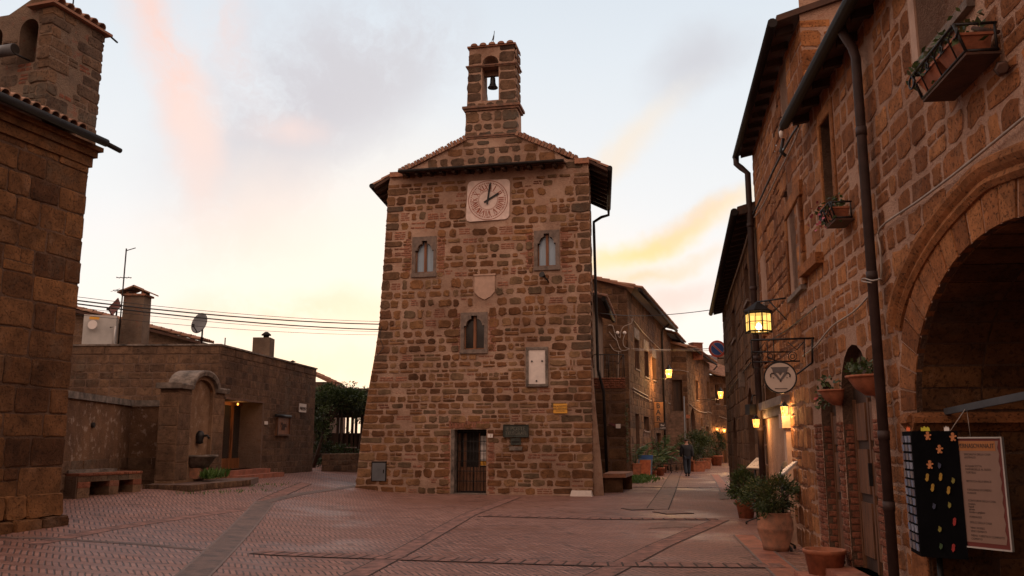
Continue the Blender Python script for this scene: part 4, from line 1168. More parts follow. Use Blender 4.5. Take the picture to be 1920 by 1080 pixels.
d = MB(); d.fbox(HR, u0 - .05, u1 + .05, z1 - .0, z1 + .06, -.05, .03); d.build('lintel', M['wood'], low)
for k in range(2):
    d = MB(); d.fbox(HR, u0 - .10 + k * .02, u1 + .55 - k * .45, z0 - .28 + k * .14, z0 - .28 + (k + 1) * .14, -.5, .62 - k * .30); d.build('step', M['strip_red'], low)
d = MB(); c = HR.P(u0 + wd * .72, z0 + 1.75, -.66); d.lathe([(.0, -.03), (.03, 0), (.0, .03)], c, 10); d.build('reflected_lamp', M['bulb'], low) if False else None
# ticket lectern in front of the door
lp = ground(460, 888)
lec = thing('menu_lectern', 'dark menu lectern on a thin leg in front of the low house doorway', 'lectern', tuple(lp))
mb = MB(); mb.tube([lp + Vector((0, 0, .02)), lp + Vector((0, 0, 1.1))], .03, 8); mb.build('pole', M['iron'], lec)
mb = MB(); mb.box(lp + Vector((0, 0, .02)), .4, .4, .03); mb.build('base', M['iron'], lec)
mb = MB(); mb.loft([[lp + Vector((-.1, -.3, 1.05)), lp + Vector((.30, -.3, 1.22 - .2)), lp + Vector((.30, .3, 1.22 - .2)), lp + Vector((-.1, .3, 1.05))], [lp + Vector((-.14, -.3, 1.30)), lp + Vector((.34, -.3, 1.10)), lp + Vector((.34, .3, 1.10)), lp + Vector((-.14, .3, 1.30))]]); mb.build('box', M['iron'], lec)
dl = thing('doorway_lamp', 'small warm lamp under the lintel of the low house doorway', 'lamp', tuple(HR.P(u0 + wd * .6, z1 - .12, -.35)))
c = HR.P(u0 + wd * .6, z1 - .1, -.35); mb = MB(); mb.lathe([(.025, .06), (.03, .0), (0, -.015)], c, 10); mb.build('shade', M['lamp_hot'], dl)
lamp_light(dl, c - Vector((0, 0, .06)), 5, .03)
# signs on the low house
ws = plate('wooden_menu_board', 'framed wooden menu board under a small lamp on the low house', 'menu board', HR, HR.rect(517, 783, 539, 814), M['warm_wood'], .04, M['wood'], None, .05)
u0, u1, z0, z1 = HR.rect(517, 783, 539, 814); c = (u0 + u1) / 2
text(ws, 'Menù', HR, c, z1 - .25, .075, .26, M['ink']); text(ws, 'del', HR, c - .1, (z0 + z1) / 2 - .08, .075, .2, M['ink']); text(ws, 'Dì', HR, c, z0 + .2, .075, .24, M['ink'])
mb = MB(); a_, b__ = HR.pt(517, 779, .12), HR.pt(545, 781, .12); mb.tube([a_, b__], .05, 8); mb.build('picture_lamp', M['iron'], ws)
st = plate('street_name_plate', 'small white street name plate near the far end of the low house', 'sign', HR, HR.rect(559, 757, 572, 773), M['white'], .02)
u0, u1, z0, z1 = HR.rect(559, 757, 572, 773); c = (u0 + u1) / 2
text(st, 'PIAZZA', HR, c, z1 - .2, .052, .14, M['ink'], sx=1.25); text(st, 'PRETORIO', HR, c, z0 + .14, .052, .13, M['ink'], sx=1.1)
db = plate('door_bell', 'small white bell push plate right of the low house doorway', 'bell push', HR, HR.rect(494, 790, 499, 796), M['white'], .03)
# roof clutter behind the parapet
def seg_stack(name, label, px0, px1, py_top, py_bot, Y, m, depth=.6, lean=0):
    pass
c0 = at(252, 640, 28); hw = (at(272, 600, 28) - at(234, 600, 28)).x / 2; ht = at(252, 557, 28).z
ch = thing('chimney', 'tall rendered chimney with a tent of tiles on top above the low house', 'chimney', (c0.x, 28, zh - .03))
mb = MB(); mb.box((c0.x, 28, (zh + ht) / 2), hw * 2.1, .6, ht - zh + .06, 0, 0, 0, 0, .95); mb.build('stack', M['bell_render'], ch)
mb = MB(); mb.box((c0.x, 28, ht + .03), hw * 2.4, .7, .06); mb.build('rim', M['old_clay'], ch)
for sg in (-1, 1):
    mb = MB(); mb.box((c0.x + sg * hw * .75, 28, ht + .12), .08, .5, .14); mb.build('cap_post', M['old_clay'], ch)
    mb = MB(); A = Vector((c0.x - sg * .02, 27.6, ht + .34)); B = Vector((c0.x + sg * (hw * 1.55), 27.6, ht + .12)); D = Vector((0, .8, 0)); t_ = Vector((0, 0, -.045))
    mb.loft([[A, B, B + t_, A + t_], [A + D, B + D, B + D + t_, A + D + t_]], 0, rnd(0, 1)); mb.build('cap_slab', M['tile'], ch)
# air handling box
p = at(187, 640, 27); wbx = (at(213, 610, 27) - at(158, 610, 27)).x; hb = at(187, 594, 27).z
ac = thing('metal_cabinet', 'pale sheet metal air unit on the low house roof beside the chimney', 'air unit', (p.x, 27, zh))
mb = MB(); mb.box((p.x, 27, zh + .15 + (hb - zh - .15) / 2), wbx, .8, hb - zh - .15, .35); mb.build('casing', M['zinc'], ac)
mb = MB(); mb.box((p.x, 27, zh + .08), wbx * .95, .7, .14, .35); mb.build('plinth', M['white'], ac)
c = at(174, 609, 26.42); mb = MB(); mb.tube([c, c + Vector((.0, -.03, 0))], .14, 18); mb.build('round_plate', M['white'], ac)
c = at(177, 596.5, 26.42); mb = MB(); mb.box((c.x, c.y, c.z), .28, .02, .08, .35); mb.build('label', M['yellow'], ac)
c = at(216, 612, 26.6); mb = MB(); mb.tube([Vector((c.x - .15, c.y, c.z - .02)), Vector((c.x, c.y, c.z)), Vector((c.x - .04, c.y, zh))], .035, 8); mb.build('vent_pipe', M['zinc'], ac)
# mast with aerials
p = at(222, 640, 27.6); tp = at(237, 466, 27.6)
ma = thing('television_mast', 'tall thin television aerial mast beside the low house chimney', 'aerial', (p.x, 27.6, zh))
mb = MB(); mb.tube([Vector((p.x, 27.6, zh)), tp], .022, 6); mb.build('mast', M['iron'], ma)
def aer(f, n, L, d, sp, tilt=0):
    mb = MB(); b = lerp(Vector((p.x, 27.6, zh)), tp, f); d = Vector(d).normalized(); q = Vector((-d.y, d.x, 0)) if abs(d.z) < .9 else Vector((1, 0, 0))
    mb.tube([b - d * sp * n * .5, b + d * sp * n * .5], .012, 5)
    for k in range(n): c = b + d * (sp * (k - n / 2 + .5)); mb.tube([c - q * L / 2, c + q * L / 2], .007, 5)
    mb.build('aerial', M['iron'], ma)
aer(.60, 5, .75, (.3, .3, .05), .12); aer(.72, 4, .28, (1, .1, .02), .12); mb = MB(); mb.tube([tp + Vector((-.02, 0, -.08)), tp + Vector((.30, 0, .02))], .016, 5); mb.build('aerial', M['iron'], ma)
# square red dish and round dish
def dish(name, label, px, py, r, Y, yaw, el, m, foot, sq=False):
    c = at(px, py, Y); o = thing(name, label, 'satellite dish', (c.x, c.y, zh))
    d = Vector((math.sin(yaw) * math.cos(el), -math.cos(yaw) * math.cos(el), math.sin(el))); ax = d.cross(Vector((0, 0, 1))).normalized(); ay = ax.cross(d)
    n = 4 if sq else 28; mb = MB(); rg = []
    for k in range(6):
        q = r * (k + .02) / 5; rg.append([c + ax * q * math.cos(2 * math.pi * j / n) + ay * q * math.sin(2 * math.pi * j / n) * 1.08 + d * (.22 * (q / r) ** 2 * r) for j in range(n)])
    back = [[p_ - d * .02 for p_ in g] for g in rg[::-1]]
    mb.loft(rg + back, 0, caps=False, sm=not sq); mb.build('reflector', m, o)
    f = c + d * r * 1.0 - Vector((0, 0, r * .55)); mb = MB(); mb.tube([c - ay * r * .95 + d * .05, f], .016, 6); mb.build('feed_arm', M['iron'], o)
    mb = MB(); mb.box(f, .07, .07, .09); mb.build('receiver', M['iron'], o)
    mb = MB(); mb.tube([Vector((c.x + foot, c.y + .05, zh)), Vector((c.x + foot, c.y + .05, c.z - r * .2)), c - d * .02], .028, 8); mb.build('post', M['gutter'], o)
    return o
dish('satellite_dish', 'dark red square satellite dish on the mast beside the chimney', 218, 577, .30, 27.2, -.5, .3, mat('dark red dish', (.10, .022, .02), .6), .0, True)
dish('satellite_dish', 'grey round satellite dish standing on the low house parapet', 376, 607, .30, 25.9, -.45, .25, M['grey_metal'], .05)
c = at(494, 652, 30.5); cz = at(494, 637, 30.5).z; w_ = (at(510, 650, 30.5) - at(478, 650, 30.5)).x
ch2 = thing('chimney', 'square block chimney with a metal cowl at the middle of the low house', 'chimney', (c.x, 30.5, zh - .03))
mb = MB(); mb.box((c.x, 30.5, (cz + zh) / 2), w_, .6, cz - zh + .1); sk = mb.build('stack', M['bell_render'], ch2)
mb = MB(); mb.lathe([(.10, 0), (.10, .12), (.17, .13), (.17, .16), (.05, .26), (.0, .26)], (c.x + .08, 30.5, cz + .02), 14); mb.build('cowl', M['gutter'], ch2)
c = at(549, 676, 32); vt = thing('roof_vent', 'tiny mushroom vent on the low house roof near its far end', 'vent', (c.x, 32, zh))
mb = MB(); mb.tube([Vector((c.x, 32, zh - .2)), Vector((c.x, 32, zh + .16))], .035, 8); mb.build('pipe', M['gutter'], vt)
mb = MB(); mb.lathe([(.12, 0), (.0, .06)], (c.x, 32, zh + .16), 12); mb.build('cap', M['gutter'], vt)
c = at(422, 640, 26.2); mb = MB(); mb.tube([Vector((c.x, c.y, zh)), Vector((c.x, c.y, zh + .36))], .018, 6); tag(mb.build('roof_post', M['iron'], None, (c.x, c.y, zh)), 'short iron post on the corner of the low house parapet', 'post')
# tiled house behind the low house
bh = thing('tiled_house', 'brown gabled house with a tiled roof slope behind the low house chimney', 'house', (-12.5, 31, 0))
BHF = Fac((-19, 31), (-9.2, 31)); pl = [BHF.uv(-60, 640), BHF.uv(392, 655), BHF.uv(380, 641), BHF.uv(140, 577), BHF.uv(-60, 530)]
pl = [(pl[0][0], 1.0), (pl[1][0], 1.0)] + pl[2:]
mb = MB(); wall_sheet(mb, BHF, pl); masonry(mb, BHF, pl, h=(.2, .26), w=(.3, .5), gap=.02, jit=.06, proj=(.002, .012), zmin=zh - .2, edge=0); mb.build('wall', [M['low_mortar'], M['low_stone']], bh)
mb = MB(); A, B = BHF.P(*pl[4]), BHF.P(*pl[2]); d_ = (B - A).normalized()
coppi(mb, A - BHF.n * 1.2 + Vector((0, 0, .04)), -BHF.n * -1, d_, 7, int((B - A).length / .37), .1, .46); rf = mb.build('roof_tiles', M['tile'], bh)
mb = MB(); mb.loft([[A + BHF.n * .25, B + BHF.n * .25, B + BHF.n * .25 - Vector((0, 0, .1)), A + BHF.n * .25 - Vector((0, 0, .1))], [A - BHF.n * 5, B - BHF.n * 5, B - BHF.n * 5 - Vector((0, 0, .1)), A - BHF.n * 5 - Vector((0, 0, .1))]], 0); mb.build('roof', M['soffit'], bh)

# ---- yard wall with stained plaster
YA, YB = Vector((-9.25, 17.9)), Vector((-9.78, 22.5)); YC = Vector((-8.72, 22.45))
yw = thing('yard_wall', 'stained plaster wall with a grey coping behind the brick bench', 'wall', (YA.x, YA.y, .4))
Y1 = Fac(YA - (YB - YA).normalized() * 4, YB); Y2 = Fac(YB, YC)
zy = (Y1.uv(150, 748)[1] + Y1.uv(235, 761)[1]) / 2
mb = MB(); wall_sheet(mb, Y1, R(0, Y1.len, 0, zy)); wall_sheet(mb, Y2, R(0, Y2.len, 0, zy - .02))
for F in (Y1, Y2):
    masonry(mb, F, R(0 if F is Y2 else 3.6, F.len, .3, 1.22), h=(.28, .36), w=(.5, .9), gap=.02, jit=.05, cut=.08, proj=(.002, .02), edge=0)
mb.poly([Y1.P(0, 0, -.3), Y1.P(Y1.len, 0, -.3), Y1.P(Y1.len, zy, -.3), Y1.P(0, zy, -.3)])
mb.build('wall', [M['plaster'], M['low_stone']], yw)
for F in (Y1, Y2):
    mb = MB(); mb.fbox(F, 0, F.len - (.07 if F is Y1 else 0), zy, zy + .15, -.34, .06); mb.build('coping', M['coping'], yw)
mb = MB(); c = Y1.P(Y1.uv(172, 797)[0], Y1.uv(172, 797)[1], 0); mb.tube([c - Y1.n * .02, c + Y1.n * .06], .06, 8); mb.build('drain_hole', M['dark'], yw)

# ---- brick bench
bA, bB = Vector((-8.98, 18.35)), Vector((-8.42, 20.15))
bz0 = .46; BEN = Fac(bA, bB)
be = thing('brick_bench', 'long low bench of stone and brick with two openings at the left wall', 'bench', (bA.x, bA.y, .42))
hb_ = .50; bl_ = BEN.len
def ztop(u): return .42 + hb_
for k, (a, b) in enumerate(((0, .34), (.90, 1.18), (1.62, bl_))):
    mb = MB(); stone(mb, BEN, a, b, .36, .66, .0, 0, .02, .04, -.5, val=.5); stone(mb, BEN, a, b, .66, .78, .01, 0, .02, .04, -.5, val=1.2); mb.build('leg', [M['low_stone']], be)
mb = MB(); u = 0
while u < bl_ - .05: w = min(rnd(.3, .5), bl_ - u); stone(mb, BEN, u + .004, u + w - .004, .78, .90, .0, 0, .02, .04, -.5); u += w
mb.build('beam', [M['low_stone']], be)
mb = MB(); u = 0
while u < bl_ - .02: w = min(.13, bl_ - u); stone(mb, BEN, u + .003, u + w - .003, .90, .955, .03, 0, .03, .05, -.52, val=1.3); u += .13
mb.build('seat', [M['brick']], be)
mb = MB(); mb.fbox(BEN, .05, bl_ - .45, .955, 1.02, -.5, -.30); mb.build('back_rail', M['coping'], be)
mb = MB(); mb.fbox(BEN, -.02, .0, .36, .9, -.9, -.02); mb.fbox(BEN, 0, bl_, .36, .9, -.56, -.51); mb.build('rear_wall', M['low_mortar'], be)

# ---- fountain
fA = Vector((-8.30, 21.75)); FF = Fac(fA, fA + Vector((.111, 1)).normalized() * 2.6); fl_ = FF.len
fz = gh(-8.2, 22.5) + .13
fo = thing('wall_fountain', 'arched stone drinking fountain with a spout and basin beside the low house', 'fountain', (fA.x, fA.y, fz))
zs = (FF.uv(340, 726)[1] + FF.uv(415, 740)[1]) / 2; zt = FF.uv(374, 703)[1]; ft = .50
nich = arch(fl_ * .27, fl_ * .73, fz + .02, zs - .08, 12, (zt - zs + .0) / (fl_ * .23) * .93)
out = [(0, fz - .1), (fl_, fz - .1), (fl_, zs)] + [(fl_ / 2 + fl_ * .27 * math.cos(math.pi * k / 12), zs + (zt - zs) * 1.0 * math.sin(math.pi * k / 12)) for k in range(13)] + [(0, zs)]
mb = MB(); wall_sheet(mb, FF, out, [nich], [.10])
mb.prism(FF, nich, -.14, -.10)
for k in range(len(out)):
    a, b = out[k], out[(k + 1) % len(out)]; mb.poly([FF.P(*a), FF.P(*b), FF.P(*b, -ft), FF.P(*a, -ft)])
mb.poly([FF.P(*p, -ft) for p in out])
for (a, b) in ((0, fl_ * .25), (fl_ * .75, fl_)):
    z = fz
    while z < zs - .1: h_ = min(rnd(.32, .5), zs - z); stone(mb, FF, a + .004, b - .004, z + .006, z + h_ - .006, .012, 1, .02, .05, -.05, val=rnd(.3, 1)); z += h_
FL_ = Fac((FF.P(0, 0, -ft)).to_2d(), FF.P(0, 0, 0).to_2d())
z = fz
while z < zs - .1: h_ = min(rnd(.32, .5), zs - z); stone(mb, FL_, .01, ft - .01, z + .006, z + h_ - .006, .012, 1, .02, .05, -.02, val=rnd(.1, .8)); z += h_
mb.build('body', [M['fountain'], M['low_stone']], fo)
mb = MB(); cp = [(-.10, zs), (fl_ * .23, zs)] + [(fl_ / 2 - fl_ * .27 * math.cos(math.pi * k / 14), zs + (zt - zs) * math.sin(math.pi * k / 14)) for k in range(1, 14)] + [(fl_ * .77, zs), (fl_ + .08, zs)]
rg = []
for k, (u, z) in enumerate(cp):
    a, b = cp[max(0, k - 1)], cp[min(len(cp) - 1, k + 1)]; du, dz_ = b[0] - a[0], b[1] - a[1]; L = math.hypot(du, dz_); nu, nz = -dz_ / L, du / L
    rg.append([FF.P(u, z, .09), FF.P(u + nu * .10, z + nz * .10, .12), FF.P(u + nu * .14, z + nz * .14, .10), FF.P(u + nu * .14, z + nz * .14, -ft - .08), FF.P(u, z, -ft - .08)])
mb.loft(rg); mb.build('cap', M['coping'], fo)
sc_ = fl_ / 2; szp = FF.uv(372, 818)[1]
mb = MB(); c = FF.P(sc_, szp, -.1)
mb.lathe([(0, -.2), (.10, -.18), (.08, -.1), (.12, .0), (.09, .09), (.05, .14), (0, .15)], c + FF.n * .08, 12); mb.build('mask', M['iron'], fo)
mb = MB(); mb.tube([c + FF.n * .1, c + FF.n * .28 + Vector((0, 0, .02)), c + FF.n * .34 + Vector((0, 0, -.06))], .03, 8); mb.build('spout', M['iron'], fo)
zb = FF.uv(372, 853)[1]; bo_ = FF.P(sc_, 0, -.1)
mb = MB(); ang0 = FF.rot - math.pi
mb.lathe([(.20, zb - .36), (.34, zb - .30), (.50, zb - .07), (.56, zb - .05), (.56, zb), (.48, zb), (.40, zb - .1)], bo_, 16, 0, True, True, (ang0, ang0 + math.pi)); mb.build('basin', M['coping'], fo)
mb = MB(); mb.fbox(FF, sc_ - .3, sc_ + .3, fz, zb - .33, -.1, .12); mb.build('pedestal', M['old_clay'], fo)
# platform in front
pp = [ground(262, 921), ground(325, 931), ground(442, 913), ground(436, 905), HR.P(.0, .5, 0.1), ground(330, 900), Vector((-9.0, 22.2, 0))]
pp = [Vector((-8.7, 20.9, 0)), Vector((-7.45, 20.6, 0)), Vector((-6.95, 23.6, 0)), Vector((-7.2, 25.2, 0)), Vector((-8.2, 25.0, 0)), Vector((-8.9, 22.3, 0))]
mb = MB(); mb.loft([[Vector((p.x, p.y, gh(p.x, p.y) - .05)) for p in pp], [Vector((p.x, p.y, .60 if k not in (2, 3) else .62)) for k, p in enumerate(pp)]])
pf = tag(mb.build('fountain_step', M['strip_grey'], None, tuple(pp[0])), 'low brick edged stone platform at the foot of the fountain', 'step')
mb = MB()
for k in range(2):
    a, b = pp[k], pp[k + 1]; F = Fac(a.to_2d(), b.to_2d()); u = 0
    while u < F.len - .03: w = min(.075, F.len - u); stone(mb, F, u + .004, u + w - .004, .44 if k == 0 else .48, .615, .015, 0, .03, .06, -.1, val=rnd(0, 1)); u += .075
mb.build('brick_edge', [M['low_stone']], pf)
# weeds
def tuft(name, label, pts, n, hgt, m='grass', kind=None, spread=.25):
    mb = MB()
    for k in range(n):
        p = random.choice(pts); q = Vector((p.x + random.gauss(0, spread), p.y + random.gauss(0, spread), p.z))
        d = Vector((rnd(-.6, .6), rnd(-.6, .6), 1)); leaf(mb, q, hgt * rnd(.5, 1.2), 0, hgt * .1, d, .22)
    o = mb.build(name, M[m], None, tuple(pts[0])); tag(o, label, 'grass')
    if kind: o['kind'] = kind
    return o
tuft('grass', 'tall weeds growing under the fountain basin', [FF.P(sc_ + k * .2, fz, .28 + .1 * abs(k)) for k in (-2, -1, 0, 1, 2)], 200, .30, spread=.07, kind='stuff')
tuft('grass', 'small weeds in the paving before the fountain step', [Vector((x, y, gh(x, y))) for x, y in ((-6.9, 21), (-6.6, 22), (-7.2, 20.3), (-6.8, 23.8), (-6.6, 24.6))], 160, .10, spread=.35, kind='stuff')

# ---- garden beyond the low house
GA, GB = Vector((-7.35, 34.2)), Vector((-5.6, 38.6)); GW = Fac(GA, GB)
gw = thing('garden_wall', 'knee high stone wall between the low house and the tower', 'wall', (GA.x, GA.y, .5))
zg = GW.uv(620, 851)[1]
mb = MB(); wall_sheet(mb, GW, R(0, GW.len + 2, 0, zg)); masonry(mb, GW, R(0, GW.len + 2, .45, zg), h=(.2, .3), w=(.3, .6), gap=.04, proj=(.004, .02), edge=0); mb.poly([GW.P(0, zg), GW.P(GW.len + 2, zg), GW.P(GW.len + 2, zg, -.35), GW.P(0, zg, -.35)]); mb.build('wall', [M['low_mortar'], M['low_stone']], gw)
PY = 42.0
def pz(py): return at(630, py, PY).z
pv = thing('garden_pergola', 'dark timber pergola with sky showing between its posts behind the garden wall', 'pergola', (at(630, 850, PY).x, PY, .3))
for px in (596, 612, 634, 640, 652, 661, 668, 690):
    x = at(px, 790, PY).x; mb = MB(); mb.box((x, PY, (pz(738) + .2) / 2), .12 if px != 640 else .07, .12, pz(738) - .2); mb.build('post', M['dark_wood'], pv)
for y0, y1 in ((738, 783),):
    mb = MB(); a, b = at(575, 760, PY).x, at(705, 760, PY).x; mb.box(((a + b) / 2, PY + .1, (pz(y0) + pz(y1)) / 2), b - a, .1, pz(y0) - pz(y1)); mb.build('beam', M['dark_wood'], pv)
mb = MB(); a, b = at(572, 760, PY).x, at(710, 760, PY).x; mb.box(((a + b) / 2, PY - 1.2, pz(737)), b - a, 3.6, .1); mb.build('roof', M['dark_wood'], pv)
mb = MB(); mb.box(((a + b) / 2, PY + .12, (pz(812) + .1) / 2), b - a, .1, pz(812) - .1); mb.build('parapet', M['dark_wood'], pv)
mb = MB(); c0_, c1_ = at(572, 800, PY).x, at(600, 800, PY).x; mb.box(((c0_ + c1_) / 2, PY + .1, pz(800)), c1_ - c0_, .1, 3.0); mb.build('screen', M['dark_wood'], pv)
for k, (a_, b__) in enumerate(((597, 620), (648, 668))):
    x0, x1 = at(a_, 838, 39).x, at(b__, 838, 39).x; mb = MB(); mb.box(((x0 + x1) / 2, 39, at(620, 839, 39).z), x1 - x0, .35, .05); bt = mb.build('seat', M['coping'], None, ((x0 + x1) / 2, 39, at(620, 839, 39).z))
    tag(bt, 'pale plank seat in the dark garden, ' + ('nearer the low house' if k == 0 else 'nearer the tower'), 'seat', 'plank seats in the garden')
def tree(name, label, base, top, crowns, n, size, m='tree_leaf', group=None, r=.12):
    o = thing(name, label, 'tree', tuple(base), group); base = Vector(base); top = Vector(top)
    mb = MB(); mid = lerp(base, top, .5) + Vector((rnd(-.1, .1), 0, .1)); mb.tube([base, mid, top], [r, r * .75, r * .5], 8)
    for c, rx, ry, rz in crowns:
        c = Vector(c); mb.tube([lerp(base, top, .75), lerp(top, c, .5) + Vector((0, 0, .1)), c], [r * .5, r * .3, r * .12], 6)
    mb.build('trunk', M['dark_wood'], o)
    mb = MB()
    for c, rx, ry, rz in crowns: bush(mb, c, rx, ry, rz, int(n / len(crowns)), size, 0, 22)
    mb.build('crown', M[m], o); return o
def A3(px, py, Y): return tuple(at(px, py, Y))
tree('garden_tree', 'leafy dark tree leaning over the garden wall beside the low house', Vector((at(588, 850, 37).x, 37, .5)), at(612, 785, 37.2), [(A3(600, 765, 37.4), .75, .8, .75), (A3(630, 752, 37.8), .95, .8, .6), (A3(655, 745, 38), .75, .8, .4), (A3(640, 742, 38.5), .8, .7, .4), (A3(618, 742, 38.2), .8, .7, .45), (A3(668, 752, 38.6), .7, .7, .4), (A3(600, 800, 37.3), .45, .5, .8)], 8000, .14, r=.09)
tree('garden_tree', 'second dark tree between the pergola and the tower', Vector((at(672, 850, 41).x, 41, .5)), at(680, 770, 41), [(A3(678, 758, 41), .8, .8, .6), (A3(690, 745, 41.2), .8, .8, .4), (A3(684, 775, 41), .6, .6, .5)], 2200, .14)
tree('garden_tree', 'thin wispy twigs rising above the garden tree crowns', Vector((at(640, 850, 40).x, 40, .5)), at(642, 760, 40), [(A3(640, 730, 40), .7, .5, .22), (A3(655, 722, 40), .35, .3, .18)], 260, .10, r=.04)
for px_, py_, Y_, r_, lb_ in ((608, 835, 38.5, .75, 'dark low bush behind the garden wall by the low house'), (650, 838, 39.5, .8, 'dark low bush behind the garden wall by the tower')):
    c = at(px_, py_, Y_); mb = MB(); bush(mb, (c.x, Y_, gh(c.x, Y_) + .55), r_, .6, .55, 900, .13, 0, 18); tag(mb.build('garden_bush', M['tree_leaf'], None, (c.x, Y_, .5)), lb_, 'bush')
fb = thing('farmhouse', 'small house with an overhanging tiled eave behind the garden tree', 'house', (at(600, 800, 46).x, 46, 0))
FB = Fac((at(560, 730, 46).x, 46), (at(616, 730, 46).x, 46)); z1 = FB.uv(600, 716)[1]
mb = MB(); wall_sheet(mb, FB, R(0, FB.len, 0, z1)); mb.fbox(FB, 0, FB.len, 0, z1, -5, -.01); mb.build('wall', M['low_mortar'], fb)
mb = MB(); A, B = FB.P(FB.uv(580, 700)[0], FB.uv(580, 696)[1], .4), FB.P(FB.uv(634, 722)[0], FB.uv(634, 721)[1], .4); d_ = (B - A).normalized()
coppi(mb, A, FB.n * -1, d_, 10, int((B - A).length / .37), .1, .46); mb.loft([[A, B, B - Vector((0, 0, .12)), A - Vector((0, 0, .12))], [q - FB.n * 4 for q in (A, B, B - Vector((0, 0, .12)), A - Vector((0, 0, .12)))]], 0, .1); mb.build('roof', M['tile'], fb)
# far treeline low on the horizon behind the garden
mb = MB()
for k in range(14):
    x = -26 + k * 1.6 + rnd(-.4, .4); bush(mb, (x, 58, 1.2 + rnd(-.2, .2)), 1.5, 1.2, 1.3 + rnd(-.3, .3), 260, .3, 0, 14)
hd = mb.build('hedge', M['tree_leaf'], None, (-15, 58, 0)); tag(hd, 'dark hedge at the far end of the garden behind the pergola', 'hedge'); hd['kind'] = 'stuff'
# ---- overhead wires on the left
def wire(name, label, pts, r, m='cable', sag=.0, group=None, cat='cable'):
    P = []
    for k in range(len(pts) - 1):
        a, b = Vector(pts[k]), Vector(pts[k + 1])
        for j in range(9 if k < len(pts) - 2 else 10):
            t = j / 9; P.append(lerp(a, b, t) + Vector((0, 0, -sag * 4 * t * (1 - t))))
    mb = MB(); mb.tube(P, r, 5); o = mb.build(name, M[m], None, tuple(P[0])); tag(o, label, cat, group); return o
anc = TF.P(.55, 0, .05)
for k, (y0, y1, r, lb_) in enumerate(((556, 603, .007, 'topmost thin wire from the church to the tower'), (563, 608, .018, 'thick upper wire from the church to the tower'), (569, 618, .018, 'thick lower wire from the church to the tower'), (576, 622, .006, 'fourth wire down from the church to the tower'), (590, 628, .006, 'lowest thin wire from the church to the tower'))):
    wire('overhead_wire', lb_, [at(100, y0 - 5, 20), TF.pt(713, y1, .02)], r, 'cable', .12, 'wires between church and tower')
c = TF.pt(716, 612, .05); wire('hanging_wire', 'looped wire end hanging down the left edge of the tower', [c, c + Vector((-.06, -.05, -.35)), c + Vector((.08, -.05, -.7)), c + Vector((-.14, -.05, -1.0))], .010)
# ================================================================ STREET BEHIND THE TOWER
def window_parts(F, poly, parent, depth=.22, pane='dark_glass', frame='wood', sill=True, lintel=None, mull=True):
    us = [p[0] for p in poly]; zs = [p[1] for p in poly]; u0, u1, z0, z1 = min(us), max(us), min(zs), max(zs); c = (u0 + u1) / 2
    mb = MB(); mb.prism(F, poly, -depth - .02, -depth); w = mb.build('window', M[pane], parent)
    mb = MB(); t_ = min(.07, (u1 - u0) * .1)
    mb.fbox(F, u0, u0 + t_, z0, z1, -depth, -depth + .05); mb.fbox(F, u1 - t_, u1, z0, z1, -depth, -depth + .05); mb.fbox(F, u0 + t_, u1 - t_, z0, z0 + t_, -depth, -depth + .048)
    if mull: mb.fbox(F, c - t_ * .5, c + t_ * .5, z0 + t_, z1, -depth, -depth + .045)
    mb.build('frame', M[frame], w)
    if sill: mb = MB(); mb.fbox(F, u0 - .06, u1 + .06, z0 - .07, z0 - .002, -depth, .06); mb.build('sill', M['frame_stone'], w)
    if lintel:
        mb = MB(); mb.fbox(F, u0 - .12, u1 + .12, z1 + .002, z1 + lintel, -.1, .025); mb.build('lintel', M['coping'], w)
    return w
def eave(F, u0, u1, z, ov, parent, m='soffit', gut=True, tiles=True, back=3., slope=.33, e0=.15, nd=2, gr=.07, raft=None):
    mb = MB(); a, b = u0 - e0, u1 + e0
    def q(u, o, dz): return F.P(u, z + dz - o * slope, o)
    mb.loft([[q(a, ov, 0), q(b, ov, 0), q(b, -back, 0), q(a, -back, 0)], [q(a, ov, .09), q(b, ov, .09), q(b, -back, .09), q(a, -back, .09)]])
    rf = mb.build('roof', M[m], parent)
    if tiles:
        mb = MB(); dn = (F.n + Vector((0, 0, -slope))).normalized(); L = .8
        coppi(mb, q(a, ov, .10) - dn * (.42 * .8 * nd - .02), F.r, dn, int((b - a) / .215), nd, .1, .46); mb.build('roof_tiles', M['tile'], rf)
    if gut: mb = MB(); mb.tube([q(a, ov + .06, .0), q(b, ov + .06, -.0)], gr, 10); mb.build('gutter', M['gutter'], rf)
    if raft:
        u = a + .1
        while u < b: 
            mb = MB(); mb.loft([[q(u, 0, 0), q(u + .09, 0, 0), q(u + .09, 0, -.11), q(u, 0, -.11)], [q(u, ov - .03, 0), q(u + .09, ov - .03, 0), q(u + .09, ov - .03, -.09), q(u, ov - .03, -.09)]]); mb.build('rafter', M['dark_wood'], rf); u += raft
    return rf
# house with the bar
K1 = at(1182, 829, 40.0); d1 = Vector((.306 * .985, 1)).normalized()
S1 = Fac(K1.to_2d(), K1.to_2d() + d1 * 15.5); G1 = Fac((K1.x - 8, K1.y + .5), K1.to_2d())
b1 = thing('bar_house', 'two storey stone house with the bar sign and a looped light cord', 'house', (K1.x, K1.y, 0))
ze = S1.uv(1184, 552)[1]
w1 = [R(*S1.rect(*q)) for q in ((1190, 636, 1198, 692), (1208, 657, 1216, 707), (1223, 671, 1230, 713), (1207, 781, 1217, 808), (1192, 775, 1199, 850), (1231, 812, 1240, 862))]
gr_ = G1.uv(1113, 520)
mb = MB(); wall_sheet(mb, S1, R(0, S1.len, -.1, ze), w1, .22); masonry(mb, S1, R(0, S1.len, 0, ze), w1, h=(.3, .42), w=(.4, .75), gap=.035, jit=.09, cut=.13, proj=(.004, .025), edge=.02, split=.08)
